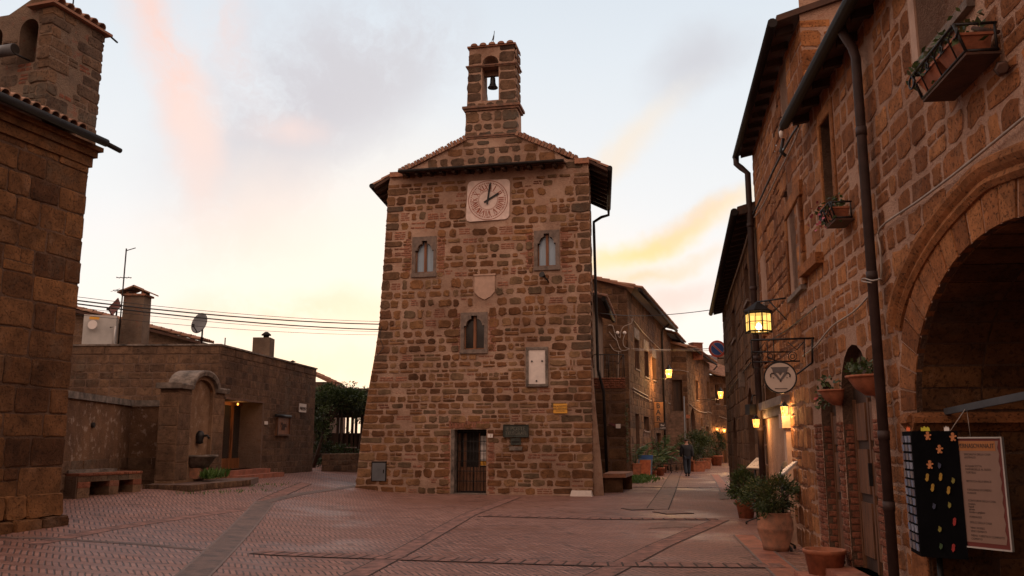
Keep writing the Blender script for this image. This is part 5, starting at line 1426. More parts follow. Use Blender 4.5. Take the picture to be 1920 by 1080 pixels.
gp = [(0, -.1), (G1.len, -.1), (G1.len, ze), (gr_[0], gr_[1]), (0, gr_[1] + (gr_[1] - ze) * .3)]
wall_sheet(mb, G1, gp); masonry(mb, G1, gp, h=(.3, .42), w=(.4, .75), gap=.035, jit=.09, cut=.13, proj=(.004, .025), edge=0, zmin=2.5)
EB = Fac(S1.P(S1.len, 0).to_2d(), (S1.P(S1.len, 0) + Vector((-7, 1, 0))).to_2d()); wall_sheet(mb, EB, R(0, 7, 0, ze))
mb.build('wall', [M['street_mortar'], M['street_stone']], b1)
for k, h in enumerate(w1[:4]): window_parts(S1, h, b1, .2, 'dark_glass', 'wood', True, .5 if k < 3 else None)
for h in w1[4:]:
    mb = MB(); mb.prism(S1, h, -.24, -.2); mb.build('door', M['dark_wood'], b1)
eave(S1, 0, S1.len, ze + .15, .55, b1, back=.8, gr=.09)
mb = MB(); A, B = G1.P(gr_[0] - 1.5, gr_[1] + .35, .25), G1.P(G1.len + .3, ze + .12, .25); d_ = (B - A).normalized()
coppi(mb, A - G1.n * .5, G1.n, d_, 2, int((B - A).length / .37), .1, .46); mb.loft([[A, B, B - Vector((0, 0, .1)), A - Vector((0, 0, .1))], [q - G1.n * 3 for q in (A, B, B - Vector((0, 0, .1)), A - Vector((0, 0, .1)))]], 0, .2); mb.build('rake_tiles', M['tile'], b1)
px = S1.uv(1240, 700)[0]
mb = MB(); mb.tube([S1.P(px, ze - .05, .6), S1.P(px, ze - .4, .15), S1.P(px, ze - .7, .1), S1.P(px, 0, .1)], .06, 8); mb.build('drainpipe', M['gutter'], b1)
# festoon light cord
fp0 = G1.pt(1164, 640, .1)
fs = thing('festoon_lights', 'white looped light cord with two round lamps on the gable of the bar house', 'light cord', tuple(fp0))
def trace(F, pts, o=.08): return [F.pt(x, y, o) for x, y in pts]
def smooth(P, n=5):
    out = []
    for k in range(len(P) - 1):
        p0, p1, p2, p3 = P[max(0, k - 1)], P[k], P[k + 1], P[min(len(P) - 1, k + 2)]
        for j in range(n):
            t = j / n; out.append(.5 * ((2 * p1) + (p2 - p0) * t + (2 * p0 - 5 * p1 + 4 * p2 - p3) * t * t + (3 * p1 - p0 - 3 * p2 + p3) * t ** 3))
    return out + [P[-1]]
for pts in ([(1140, 610), (1148, 610), (1151, 618), (1156, 636), (1163, 655), (1172, 657), (1180, 654)], [(1185, 597), (1184, 606), (1170, 612), (1164, 622), (1163, 634)], [(1171, 628), (1168, 640), (1171, 650), (1180, 654)], [(1142, 622), (1150, 632), (1158, 640)], [(1163, 634), (1159, 630), (1158, 624)], [(1160, 658), (1159, 680), (1159, 708)], [(1143, 645), (1152, 657), (1165, 660)]):
    mb = MB(); mb.tube(smooth(trace(G1, pts)), .018, 5); mb.build('cord', M['pale_cable'], fs)
for x in (1158, 1171):
    c = G1.pt(x, 624, .1); mb = MB(); mb.lathe([(0, -.085), (.06, -.06), (.088, 0), (.06, .06), (0, .085)], c, 12); mb.build('lamp_globe', M['white'], fs)
wire('wall_cable', 'pale cable sloping down the bar house front from its corner', trace(S1, [(1186, 598), (1205, 622), (1222, 640), (1238, 655)], .06), .020, 'pale_cable')
wire('wall_cable', 'upper pale cable of the pair above the bar door', trace(S1, [(1186, 727), (1200, 735), (1215, 743)], .06), .025, 'pale_cable')
wire('wall_cable', 'lower pale cable of the pair above the bar door', trace(S1, [(1187, 733), (1202, 742), (1222, 752)], .06), .018, 'pale_cable')
# second part of the row
K2 = S1.P(S1.len, 0); S2 = Fac(K2.to_2d(), K2.to_2d() + d1 * 5.5)
b2 = thing('narrow_house', 'narrow stone house between the bar house and the house with the stair', 'house', (K2.x, K2.y, 0))
z2 = S2.uv(1258, 634)[1]; w2 = [R(*S2.rect(*q)) for q in ((1243, 725, 1247, 750), (1251, 735, 1255, 755))]
mb = MB(); wall_sheet(mb, S2, R(0, S2.len, -.1, z2), w2, .2); masonry(mb, S2, R(0, S2.len, 0, z2), w2, h=(.3, .4), w=(.4, .7), gap=.04, edge=0); wall_sheet(mb, Fac((K2.x - 6, K2.y), K2.to_2d()), R(0, 6, ze - 1, z2)); mb.build('wall', [M['street_mortar'], M['street_stone']], b2)
for h in w2: window_parts(S2, h, b2)
eave(S2, 0, S2.len, z2 + .1, .5, b2, back=1.)
# stair house
K3 = at(1292, 829, 57.0); d3 = Vector((.366 * .985, 1)).normalized(); S3 = Fac(K3.to_2d(), K3.to_2d() + d3 * 12); G3 = Fac((K3.x - 4.2, K3.y - .6), K3.to_2d())
b3 = thing('stair_house', 'stone house with an outside stair up to a dark door', 'house', (K3.x, K3.y, 0))
z3 = S3.uv(1296, 660)[1]; dh = G3.rect(1257, 712, 1280, 772); hD = R(*dh)
w3 = [arch(*(lambda q: (q[0], q[1], q[2], q[3] - .4))(S3.rect(1296, 786, 1305, 862)))] + [R(*S3.rect(*q)) for q in ((1304, 713, 1309, 750), (1325, 716, 1330, 748), (1314, 784, 1317, 800), (1312, 806, 1318, 850), (1325, 800, 1330, 860))]
mb = MB(); wall_sheet(mb, S3, R(0, S3.len, -.1, z3), w3, .25); masonry(mb, S3, R(0, S3.len, 0, z3), w3, h=(.32, .42), w=(.45, .8), gap=.035, jit=.08, cut=.1, edge=.01)
rk = G3.uv(1248, 640)
g3 = [(0, -.1), (G3.len, -.1), (G3.len, z3), (rk[0], rk[1]), (0, rk[1] + .2)]
wall_sheet(mb, G3, g3, [hD], .3); masonry(mb, G3, g3, [hD], h=(.32, .42), w=(.45, .8), gap=.035, edge=0)
mb.build('wall', [M['street_mortar'], M['street_stone']], b3)
mb = MB(); mb.prism(G3, hD, -.32, -.28); mb.build('door', M['dark_wood'], b3)
for h in w3[1:4]: window_parts(S3, h, b3)
for h in (w3[0], w3[4], w3[5]): mb = MB(); mb.prism(S3, h, -.28, -.24); mb.build('door', M['dark_wood'], b3)
eave(S3, 0, S3.len, z3 + .1, .5, b3, back=.8)
mb = MB(); A, B = G3.P(rk[0] - 1.2, rk[1] + .35, .2), G3.P(G3.len + .3, z3 + .08, .2); d_ = (B - A).normalized()
coppi(mb, A - G3.n * .5, G3.n, d_, 2, int((B - A).length / .37), .1, .46); mb.loft([[A, B, B - Vector((0, 0, .1)), A - Vector((0, 0, .1))], [q - G3.n * 3 for q in (A, B, B - Vector((0, 0, .1)), A - Vector((0, 0, .1)))]], 0, .2); mb.build('rake_tiles', M['tile'], b3)
u_ = S3.uv(1336, 760)[0]; mb = MB(); mb.tube([S3.P(u_, z3 - .1, .5), S3.P(u_, z3 - .5, .12), S3.P(u_, 0, .1)], .06, 8); mb.build('drainpipe', M['gutter'], b3)
n_ = 19; sxa = G3.P(G3.uv(1249, 800)[0], 0); SX = Fac(sxa.to_2d(), (sxa.x + .98, sxa.y - .20)); sx0, sx1 = 0, SX.uv(1287, 800)[0]
for k in range(n_):
    zt_ = dh[2] * (k + 1) / n_; mb = MB(); o1 = 6.0 - (5.0) * k / n_; mb.fbox(SX, sx0, sx1, zt_ - dh[2] / n_ - (.0 if k else .1), zt_, 0.01, o1); mb.build('step', M['strip_grey'], b3)
mb = MB(); r0_, r1_ = SX.P(sx1 - .08, 1.0, 5.9), SX.P(sx1 - .08, dh[2] + .9, 1.0)
mb.tube([SX.P(sx1 - .08, .1, 5.9), r0_, r1_, SX.P(sx1 - .08, dh[2], 1.0)], .045, 8); mb.build('handrail', M['grey_metal'], b3)
c = G3.pt(1279, 781, .6); mb = MB(); mb.box(c, .9, .5, .22, 0); mb.build('window_box', M['clay'], b3)
# end house
K4 = S3.P(S3.len, 0); S4 = Fac(K4.to_2d(), (K4.x + 7, K4.y + 6.5))
b4 = thing('end_house', 'far house with a tiled roof and lit doorway closing the street', 'house', (K4.x, K4.y, 0))
z4 = S4.uv(1348, 704)[1]; w4 = [R(*S4.rect(*q)) for q in ((1341, 721, 1348, 757), (1357, 727, 1362, 760))]; dq = R(*S4.rect(1354, 808, 1362, 868))
mb = MB(); wall_sheet(mb, S4, R(0, S4.len, -.1, z4), w4 + [dq], .25); masonry(mb, S4, R(0, S4.len, 0, z4), w4 + [dq], h=(.3, .4), w=(.4, .8), gap=.03, edge=0); mb.build('wall', [M['street_mortar'], M['street_stone']], b4)
for h in w4: window_parts(S4, h, b4)
mb = MB(); mb.prism(S4, dq, -.28, -.24); mb.build('door', M['warm_wood'], b4)
eave(S4, 0, S4.len, z4 + .1, .5, b4, back=6., slope=.40, nd=14)
c = at(1357, 690, 74); tch = thing('chimney', 'small far chimney on the tiled roof of the end house', 'chimney', (c.x, 74, z4)); mb = MB(); mb.box((c.x, 74, z4 + 1.1), .9, .7, 2.6); mb.build('stack', M['bell_render'], tch); mb = MB(); mb.box((c.x, 74, z4 + 2.45), 1.1, .9, .1); mb.build('rim', M['old_clay'], tch)
c = at(1302, 655, 60); tch = thing('chimney', 'red brick chimney behind the roof edge of the stair house', 'chimney', (c.x, 60, z3)); mb = MB(); mb.box((c.x + .1, 60, z3 + .1), .75, .6, 1.1, .3, 0, 1.3, .4); mb.build('stack', M['brick'], tch); mb = MB(); mb.box((c.x + .1, 60, z3 + .68), .82, .68, .06, .3); mb.build('rim', M['old_clay'], tch)
dish('satellite_dish', 'dark red dish half hidden behind the stair house roof', 1264, 642, .42, 59, .3, .5, mat('rust red dish', (.13, .03, .025), .6), .0)
# annex right behind the tower with its dark eave
X0 = Vector((3.02, 32.6)); X1 = Vector((4.05, 38.4)); AX = Fac(X0, X1)
an_ = thing('tower_annex', 'low annex with a dark sloping eave tucked behind the tower', 'building', (X0.x, X0.y, 0))
zx = AX.uv(1125, 590)[1]
mb = MB(); wall_sheet(mb, AX, R(0, AX.len, 0, zx)); wall_sheet(mb, Fac((X0.x - 3, X0.y + .1), X0), R(0, 3, 0, zx)); wall_sheet(mb, Fac(X1, (X1.x - 3, X1.y)), R(0, 3, 0, zx)); mb.build('wall', [M['bell_render']], an_)
eave(AX, 0, AX.len, zx + .1, .42, an_, back=2.5, gr=.09)
# terrace block with railing
TA, TB = Vector((2.98, 31.9)), Vector((4.13, 31.9)); TW = Fac(TA, TB)
tw = thing('terrace_block', 'tall stone block with a brick top and an iron railing right of the tower', 'wall', (TA.x, TA.y, 0))
ztw = TW.uv(1145, 708)[1]
mb = MB(); wall_sheet(mb, TW, R(0, TW.len, -.1, ztw)); masonry(mb, TW, R(0, TW.len, 0, ztw - .42), h=(.34, .5), w=(.4, .65), gap=.09, jit=.12, cut=.2, proj=(.005, .03), edge=.02)
TWs = Fac(TB, (TB.x + .5, TB.y + 6)); wall_sheet(mb, TWs, R(0, TWs.len, -.1, ztw)); masonry(mb, TWs, R(0, TWs.len, 0, ztw), h=(.34, .5), w=(.4, .65), gap=.06, edge=.0)
mb.poly([TW.P(0, ztw), TW.P(TW.len, ztw), TWs.P(TWs.len, ztw), TW.P(0, ztw, -6)])
mb.build('wall', [M['street_mortar'], M['street_stone']], tw)
mb = MB(); brick_col(mb, TW, 0, TW.len + .03, ztw - .40, ztw + .02, 0, .08, (.02, .05)); mb.build('brick_top', [M['brick']], tw)
mb = MB(); zr_ = ztw + .85
for u in [0, TW.len / 2, TW.len]: mb.tube([TW.P(u, ztw, -.08), TW.P(u, zr_, -.08)], .018, 6)
for k in range(10): mb.tube([TW.P(TW.len * (k + .5) / 10, ztw, -.08), TW.P(TW.len * (k + .5) / 10, zr_, -.08)], .008, 5)
mb.tube([TW.P(0, zr_, -.08), TW.P(TW.len, zr_, -.08)], .018, 6); mb.tube([TW.P(TW.len, zr_, -.08), TWs.P(4, zr_, -.08)], .018, 6); mb.build('railing', M['iron'], tw)
ds = thing('direction_sign', 'small dark red arrow sign with a white panel on the terrace block', 'sign', tuple(TW.pt(1152, 798)))
u0, u1, z0, z1 = TW.rect(1142, 794, 1163, 801); mb = MB(); mb.prism(TW, [(u0, z1 - .02), (u1 - .12, z0 - .02), (u1 - .12, z1 - .05), (u0, z1 + .05)], .04, .06); mb.build('arm', mat('maroon sign', (.12, .025, .025), .5), ds)
mb = MB(); mb.fbox(TW, u1 - .17, u1, z0 - .04, z1 - .02, .05, .08); mb.build('panel', M['white'], ds)
mb = MB()
for k in range(520):
    z = rnd(.9, 3.0); p = TW.P(TW.len + rnd(-.04, .10), z, rnd(-.35, .06)); leaf(mb, p, rnd(.05, .09), 0, 0)
tag(mb.build('vine', M['leaf'], None, tuple(TW.P(TW.len, 1, 0))), 'thin green creeper hanging down the right edge of the terrace block', 'creeper')
# stone bench right of the tower
sA = ground(1124, 922); SB = Fac((2.98, 28.6), (3.72, 28.75)); sb = thing('stone_bench', 'short stone bench with a slab top at the right foot of the tower', 'bench', (2.98, 28.6, 0))
hs = SB.uv(1140, 888)[1]
mb = MB(); stone(mb, SB, 0, .62, 0, hs - .13, .0, 0, .02, .04, -.45, val=.5); mb.build('leg', [M['street_stone']], sb)
mb = MB(); stone(mb, Fac((3.85, 30.6), (4.2, 30.65)), 0, .3, 0, hs - .13, .0, 0, .02, .04, -.4, val=.5); mb.build('leg', [M['street_stone']], sb)
q = [Vector((2.93, 28.5, 0)), Vector((3.68, 28.65, 0)), Vector((4.22, 30.9, 0)), Vector((3.4, 31.0, 0))]
mb = MB(); mb.loft([[p + Vector((0, 0, hs - .13)) for p in q], [p + Vector((0, 0, hs)) for p in q]]); mb.build('seat', M['old_clay'], sb)
# grass patch
pts = [ground(x, y) for x, y in ((1178, 900), (1186, 898), (1195, 900), (1203, 901), (1184, 904), (1192, 906), (1178, 893), (1190, 893), (1200, 896))]
tuft('grass', 'patch of green grass at the foot of the terrace block', pts, 2200, .22, spread=.30, kind='stuff')
# ---- lamps
def wall_lantern(name, label, F, px, py, h, wl, o, power, m='lamp_hot', arm_px=None, group=None, top=True, bulb=True):
    """a lantern on an iron arm; px,py is the centre of its glass"""
    c = F.pt(px, py, o); ob = thing(name, label, 'street lamp', tuple(F.P(F.uv(px, py, o)[0], c.z, 0)), group)
    mb = MB(); r1, r0 = wl * .5, wl * .32; mb.lathe([(r0, -h * .5), (r1, h * .38)], c, 6, 0, False, False); mb.build('glass', M[m], ob)
    mb = MB(); mb.lathe([(r1 * 1.15, h * .38), (r1 * .9, h * .5), (r1 * .35, h * .72), (r1 * .3, h * .85), (.01, h * .95)], c, 6, 0, False); mb.lathe([(r0 * 1.05, -h * .56), (r0 * 1.05, -h * .5)], c, 6, 0, False)
    for k in range(6):
        a = math.pi * k / 3; mb.tube([c + Vector((r0 * math.cos(a), r0 * math.sin(a), -h * .5)), c + Vector((r1 * math.cos(a), r1 * math.sin(a), h * .38))], .008, 4)
    mb.build('frame', M['iron'], ob)
    if bulb: mb = MB(); mb.lathe([(0, -.05), (.035, 0), (0, .06)], c - Vector((0, 0, h * .1)), 8); mb.build('bulb', M['bulb'], ob)
    u = F.uv(px, py, o)[0]; mb = MB(); zb = c.z - h * .6
    mb.tube([F.P(u, zb, 0), F.P(u, zb, o)], .016, 6); mb.tube([F.P(u, zb, o), F.P(u, zb + h * .1, o)], .016, 6)
    mb.tube([F.P(u, zb - .25, 0), F.P(u, zb - .02, o * .55)], .010, 5); mb.build('arm', M['iron'], ob)
    lamp_light(ob, c - Vector((0, 0, h * .02)), power, .08); return ob
wall_lantern('street_lamp', 'lit amber lantern on an iron arm on the bar house wall', S1, 1254, 700, .50, .38, .95, 800)
wall_lantern('street_lamp', 'lit amber lantern on an iron arm further down at the stair house', S3, 1351, 740, .55, .42, 1.55, 650)
wall_lantern('wall_lamp', 'left of two small glowing lamps beside the far lit doorway', S4, 1345, 805, .30, .28, .30, 60, 'lamp_hot')
wall_lantern('wall_lamp', 'right of two small glowing lamps beside the far lit doorway', S4, 1358, 807, .32, .30, .30, 110, 'lamp_hot')
# ---- bar signs
def hanging_sign(name, label, F, rc, o0, th, m, lines, fm, Fsign):
    pass
u_ = S1.uv(1226, 780)[0]; bp = S1.P(u_, 0, 0)
BSF = Fac((bp.x + .10, bp.y), (bp.x + 1.4, bp.y - .1))
rc = BSF.rect(1227, 754, 1244, 802)
bs = thing('bar_sign', 'tall orange brown sign with the letters BAR one below the other', 'sign', (bp.x, bp.y, rc[2]))
mb = MB(); mb.fbox(BSF, rc[0], rc[1], rc[2], rc[3], -.06, .0); mb.build('panel', mat('amber sign board', (.26, .12, .05), .5, .2, 3), bs)
cw_ = (rc[0] + rc[1]) / 2 - .03; hh = (rc[3] - rc[2])
for k, ch_ in enumerate('BAR'): text(bs, ch_, BSF, cw_, rc[3] - hh * (.15 + .25 * k), .004, hh * .27, M['ink'], bold=.012)
mb = MB(); mb.tube([BSF.P(-.1, rc[3] + .03, -.03), BSF.P(rc[1] + .02, rc[3] + .03, -.03)], .018, 6); mb.build('bracket', M['iron'], bs)
rc = BSF.rect(1236, 793, 1249, 806, .25)
bs2 = thing('tobacco_sign', 'small dark sign with white lettering hanging beside the bar sign', 'sign', (bp.x + .4, bp.y - .25, rc[2]))
mb = MB(); mb.fbox(BSF, rc[0], rc[1], rc[2], rc[3], .2, .25); mb.build('panel', M['ink'], bs2)
text(bs2, 'Bar', BSF, (rc[0] + rc[1]) / 2, rc[3] - .12, .254, .16, M['white']); text(bs2, 'CAFFÈ', BSF, (rc[0] + rc[1]) / 2, rc[2] + .09, .254, .11, M['white'])
mb = MB(); mb.tube([BSF.P(-.1, rc[3] + .02, .22), BSF.P(rc[1], rc[3] + .02, .22)], .014, 6); mb.build('bracket', M['iron'], bs2)
# ---- A-board
ab = ground(1209, 894.5); s_ = 1 / FPX * (ab - CAM).length
abt = thing('ice_cream_board', 'standing board with a blue top and an orange poster outside the bar', 'board', tuple(ab))
AB = Fac((ab.x - 13 * s_, ab.y), (ab.x + 11.5 * s_, ab.y - .15)); L_ = AB.len; H_ = 39 * s_
def tl(F, u, z, k=.12): return F.P(u, z, -z * k)
mb = MB(); mb.loft([[tl(AB, 0, .02), tl(AB, L_, .02), tl(AB, L_, .02) - AB.n * .04, tl(AB, 0, .02) - AB.n * .04], [tl(AB, .05, H_ * .82), tl(AB, L_ + .05, H_ * .82), tl(AB, L_ + .05, H_ * .82) - AB.n * .04, tl(AB, .05, H_ * .82) - AB.n * .04]]); mb.build('frame', mat('pale blue frame', (.12, .17, .22), .5), abt)
mb = MB(); e = AB.n * .006; mb.loft([[tl(AB, .07, .09) + e, tl(AB, L_ - .06, .09) + e, tl(AB, L_ - .06, .09) - e, tl(AB, .07, .09) - e], [tl(AB, .11, H_ * .78) + e, tl(AB, L_ - .02, H_ * .78) + e, tl(AB, L_ - .02, H_ * .78) - e, tl(AB, .11, H_ * .78) - e]]); mb.build('poster', mat('orange poster', (.42, .13, .045), .5, .4, 7, 0, col2=(.30, .06, .03)), abt)
mb = MB(); mb.loft([[tl(AB, .03, H_ * .82), tl(AB, L_ + .07, H_ * .82), tl(AB, L_ + .07, H_ * .82) - AB.n * .06, tl(AB, .03, H_ * .82) - AB.n * .06], [tl(AB, .05, H_), tl(AB, L_ + .07, H_), tl(AB, L_ + .07, H_) - AB.n * .06, tl(AB, .05, H_) - AB.n * .06]]); mb.build('header', mat('blue header', (.04, .10, .26), .5), abt)
mb = MB()
for u in (.06, L_ - .02): mb.tube([AB.P(u, .01, -.45), tl(AB, u, H_ * .8) - AB.n * .05], .018, 5)
mb.build('rear_leg', M['iron'], abt)
# ---- plants in pots along the street
def pot(mb, c, r, h, sq=False, rim=True):
    if sq: mb.box((c[0], c[1], c[2] + h / 2), r * 1.5, r * 1.5, h, .2, tap=1.18); mb.box((c[0], c[1], c[2] + h), r * 1.9, r * 1.9, h * .08, .2)
    else: mb.lathe([(r * .68, 0), (r * .94, h * .84), (r, h * .85), (r * 1.02, h), (r * .9, h), (r * .86, h * .88), (0, h * .88)], c, 18)
def potted(name, label, c, r, h, crown, n, size, m='leaf', cl='clay', sq=False, group=None, clumps=20, stem=True):
    o = thing(name, label, 'potted plant', tuple(c), group); c = Vector(c)
    mb = MB(); pot(mb, c, r, h, sq); mb.build('pot', M[cl], o)
    mb = MB(); mb.lathe([(r * .85, h * .9), (0, h * .93)], c, 12); mb.build('soil', M['soil'], o)
    cz, rx, ry, rz = crown
    if stem:
        mb = MB()
        for k in range(5): a = rnd(0, 6.28); mb.tube([c + Vector((rnd(-.3, .3) * r, rnd(-.3, .3) * r, h * .9)), c + Vector((math.cos(a) * rx * .4, math.sin(a) * ry * .4, cz - rz * .1)), c + Vector((math.cos(a) * rx * .7, math.sin(a) * ry * .7, cz + rz * .3))], [.014, .010, .005], 5)
        mb.build('stem', M['dark_wood'], o)
    mb = MB(); bush(mb, c + Vector((0, 0, cz)), rx, ry, rz, n, size, 0, clumps); mb.build('foliage', M[m], o); return o
def palm(name, label, c, r, h, fr, L, m='palm_leaf', sq=False, first=None):
    o = thing(name, label, 'potted palm', tuple(c)); c = Vector(c)
    mb = MB(); pot(mb, c, r, h, sq); mb.build('pot', M['clay'], o)
    base = c + Vector((0, 0, h))
    for k in range(fr):
        a = 2 * math.pi * k / fr + rnd(-.3, .3); el = rnd(.75, 1.3)
        if k == 0 and first is not None: a, el = first
        mb = MB(); P = []; n = 12; d = Vector((math.cos(a) * math.cos(el), math.sin(a) * math.cos(el), math.sin(el))); p = base.copy(); LL = L * rnd(.8, 1.1)
        for j in range(n + 1):
            P.append(p.copy()); p = p + d * (LL / n); d = (d + Vector((0, 0, -.11 - .05 * j / n))).normalized()
        mb.tube(P, [.014 - .010 * j / n for j in range(n + 1)], 4)
        for j in range(3, n + 1):
            t = (P[j] - P[j - 1]).normalized(); sd_ = t.cross(Vector((0, 0, 1))).normalized()
            for sg in (-1, 1):
                for f in (0, .5):
                    leaf(mb, lerp(P[j - 1], P[j], f), LL * .20 * (1.1 - abs(j / n - .55)), 0, .04, t * .7 + sd_ * sg + Vector((0, 0, -.15)), .16)
        mb.build('frond', M[m], o)
    return o
def G(px, py): return ground(px, py)
palm('potted_palm', 'potted palm in a square red planter left of the blue topped board', G(1192, 896), .24, .62, 7, 1.5, sq=True)
palm('potted_palm', 'broad palm behind the blue topped board by the bar wall', G(1222, 890), .26, .40, 10, 1.9)
palm('potted_palm', 'palm with one yellowed frond reaching over the cafe tables', G(1243, 886), .26, .42, 9, 1.9, first=(-.1, .95))
potted('potted_plant', 'empty looking round clay pot in front of the cafe tables', G(1238, 892), .24, .40, (.55, .26, .26, .18), 200, .08)
potted('potted_plant', 'small clay pot with a low plant beside the blue topped board', G(1227, 893), .12, .26, (.38, .14, .14, .13), 120, .07)
potted('potted_shrub', 'big dark shrub in a long planter just right of the walking man', G(1307, 884), .42, .55, (1.35, .75, .7, .75), 2200, .10, 'tree_leaf', sq=True)
potted('potted_shrub', 'tall shrub with pale flowers in a clay planter behind the walking man', G(1319, 879), .42, .62, (1.45, .75, .7, .8), 2200, .10, 'leaf', sq=True)
potted('potted_shrub', 'shrub in a round clay pot near the far lit doorway', G(1344, 873), .45, .7, (1.6, .8, .7, .9), 1800, .11, 'tree_leaf')
potted('potted_shrub', 'dark shrub beside the stair foot behind the cafe tables', G(1300, 881), .36, .6, (1.5, .8, .7, .9), 1800, .11, 'tree_leaf')
# ---- cafe furniture
def cafe_table(name, label, c, ang):
    o = thing(name, label, 'table', tuple(c), 'cafe tables outside the bar'); c = Vector(c)
    mb = MB(); mb.lathe([(.0, .70), (.36, .70), (.37, .715), (.36, .73), (0, .73)], c, 20); mb.build('tabletop', M['strip_grey'], o)
    mb = MB(); mb.tube([c + Vector((0, 0, .03)), c + Vector((0, 0, .70))], .03, 8); mb.build('column', M['iron'], o)
    for k in range(3): a = ang + 2.094 * k; mb = MB(); mb.tube([c + Vector((0, 0, .06)), c + Vector((math.cos(a) * .30, math.sin(a) * .30, .015))], .018, 6); mb.build('leg', M['iron'], o)
    return o
def cafe_chair(c, label):
    o = thing('cafe_chair', label, 'chair', tuple(c), 'dark cafe chairs outside the bar'); c = Vector(c)
    mb = MB(); mb.box(c + Vector((0, 0, .45)), .42, .42, .035); mb.build('seat', M['dark_wood'], o)
    for sx in (-1, 1):
        mb = MB(); mb.tube([c + Vector((sx * .19, .19, .44)), c + Vector((sx * .21, .23, 0))], .013, 6); mb.build('leg', M['iron'], o)
        mb = MB(); mb.tube([c + Vector((sx * .21, -.23, 0)), c + Vector((sx * .19, -.19, .45)), c + Vector((sx * .19, -.25, .88))], .013, 6); mb.build('leg', M['iron'], o)
    mb = MB()
    for k in range(4): mb.box(c + Vector((0, -.215 - .01 * k, .58 + .09 * k)), .37, .016, .05)
    mb.build('backrest', M['dark_wood'], o); return o
tabs = [G(1252, 883), G(1275, 879), G(1266, 880)]
for c, lb_ in zip(tabs, ('front cafe table nearest the clay pots outside the bar', 'cafe table just left of the walking man', 'rear cafe table nearest the bar wall')): cafe_table('cafe_table', lb_, c, rnd(0, 3))
c0_ = cafe_chair(Vector((0, 0, 0)), 'x')
spots = [((1243, 886), 2.2, 'cafe chair at the left of the front cafe table'), ((1259, 887), .6, 'cafe chair turned to the street at the front cafe table'), ((1268, 884), -1.0, 'cafe chair between the front table and the walking man'), ((1279, 884), 1.2, 'cafe chair closest to the walking man'), ((1250, 884), 2.9, 'cafe chair behind the front cafe table'), ((1273, 881), -2.5, 'cafe chair at the rear cafe table by the stair'), ((1258, 880), 2.0, 'cafe chair at the rear cafe table by the palms')]
for k, (p, a, lb_) in enumerate(spots):
    o = c0_ if k == 0 else copy_tree(c0_); o.location = G(*p); o.rotation_euler = (0, 0, a); o['label'] = lb_
# ---- the walking man
def skin_mesh(name, verts, edges, rad, m, parent, root=0, sub=2, loc=None):
    me = bpy.data.meshes.new(name); me.from_pydata([tuple(v) for v in verts], edges, []); o = bpy.data.objects.new(name, me); COL.objects.link(o)
    md = o.modifiers.new('skin', 'SKIN'); md.use_smooth_shade = True
    for k, sv_ in enumerate(me.skin_vertices[0].data if me.skin_vertices else []):
        r = rad[k]; sv_.radius = r if isinstance(r, tuple) else (r, r); sv_.use_root = (k == root)
    o.modifiers.new('sub', 'SUBSURF').levels = sub; o.modifiers['sub'].render_levels = sub
    return o
def skin(name, verts, edges, rad, m, parent, root=0, sub=2, off=None):
    me = bpy.data.meshes.new(name); me.from_pydata([tuple(v) for v in verts], edges, []); tmp = bpy.data.objects.new(name, me); COL.objects.link(tmp)
    md = tmp.modifiers.new('skin', 'SKIN'); md.use_smooth_shade = True
    if not me.skin_vertices:
        bpy.context.view_layer.objects.active = tmp; bpy.ops.mesh.customdata_skin_add()
    for k, sv_ in enumerate(me.skin_vertices[0].data):
        r = rad[k]; sv_.radius = r if isinstance(r, tuple) else (r, r); sv_.use_root = (k == root)
    s2 = tmp.modifiers.new('sub', 'SUBSURF'); s2.levels = sub; s2.render_levels = sub
    bpy.context.view_layer.update()
    m2 = bpy.data.meshes.new_from_object(tmp.evaluated_get(bpy.context.evaluated_depsgraph_get()))
    bpy.data.objects.remove(tmp); m2.materials.clear(); m2.materials.append(m)
    o = bpy.data.objects.new(name, m2); COL.objects.link(o); o.parent = parent; return o
pg = G(1289, 893); man = thing('person', 'man in a dark jacket and jeans walking away up the street', 'person', tuple(pg))
SKIN = mat('skin', (.36, .19, .13), .6, .1, 5, 0); JKT = mat('black jacket', (.016, .017, .021), .8, .3, 9, .3); JEAN = mat('blue jeans', (.018, .024, .036), .85, .3, 8, .3); HAIR = mat('dark hair', (.02, .014, .011), .7, .3, 20, .4)
# facing away (+Y), mid stride: right foot forward
hip = [(0, 0, .93), (0, 0, 1.10), (0, .01, 1.30), (0, .01, 1.44), (0, .02, 1.52), (0, .035, 1.60), (0, .04, 1.70)]
Lg = [(-.10, .0, .88), (-.11, -.08, .50), (-.11, -.30, .10), (-.11, -.20, .04)]
Rg = [(.10, .0, .88), (.11, .12, .49), (.10, .14, .08), (.10, .29, .04)]
La = [(-.20, .0, 1.40), (-.26, .03, 1.13), (-.25, .14, .90)]; Ra = [(.20, .0, 1.40), (.26, -.05, 1.13), (.25, -.02, .88)]
def hand(c, sg, d):
    c = Vector(c); v, e, r = [c, c + Vector((0, .02, -.07))], [(0, 1)], [(.022, .035), (.02, .038)]
    for k, (y, L) in enumerate(((-.03, .065), (-.01, .08), (.012, .085), (.032, .075))):
        i = len(v); v += [c + Vector((0, .02 + y, -.10)), c + Vector((sg * -.01, .02 + y * 1.1 + .01, -.10 - L * .55)), c + Vector((sg * -.03, .025 + y * 1.1 + .02, -.10 - L))]; e += [(1, i), (i, i + 1), (i + 1, i + 2)]; r += [.009, .009, .008]
    i = len(v); v += [c + Vector((sg * -.02, .05, -.04)), c + Vector((sg * -.03, .075, -.08))]; e += [(0, i), (i, i + 1)]; r += [.011, .009]
    return v, e, r
V, E_, Rr_ = list(hip), [(k, k + 1) for k in range(6)], [(.13, .10), (.14, .10), (.16, .11), (.13, .09), .055, (.075, .092), (.07, .085)]
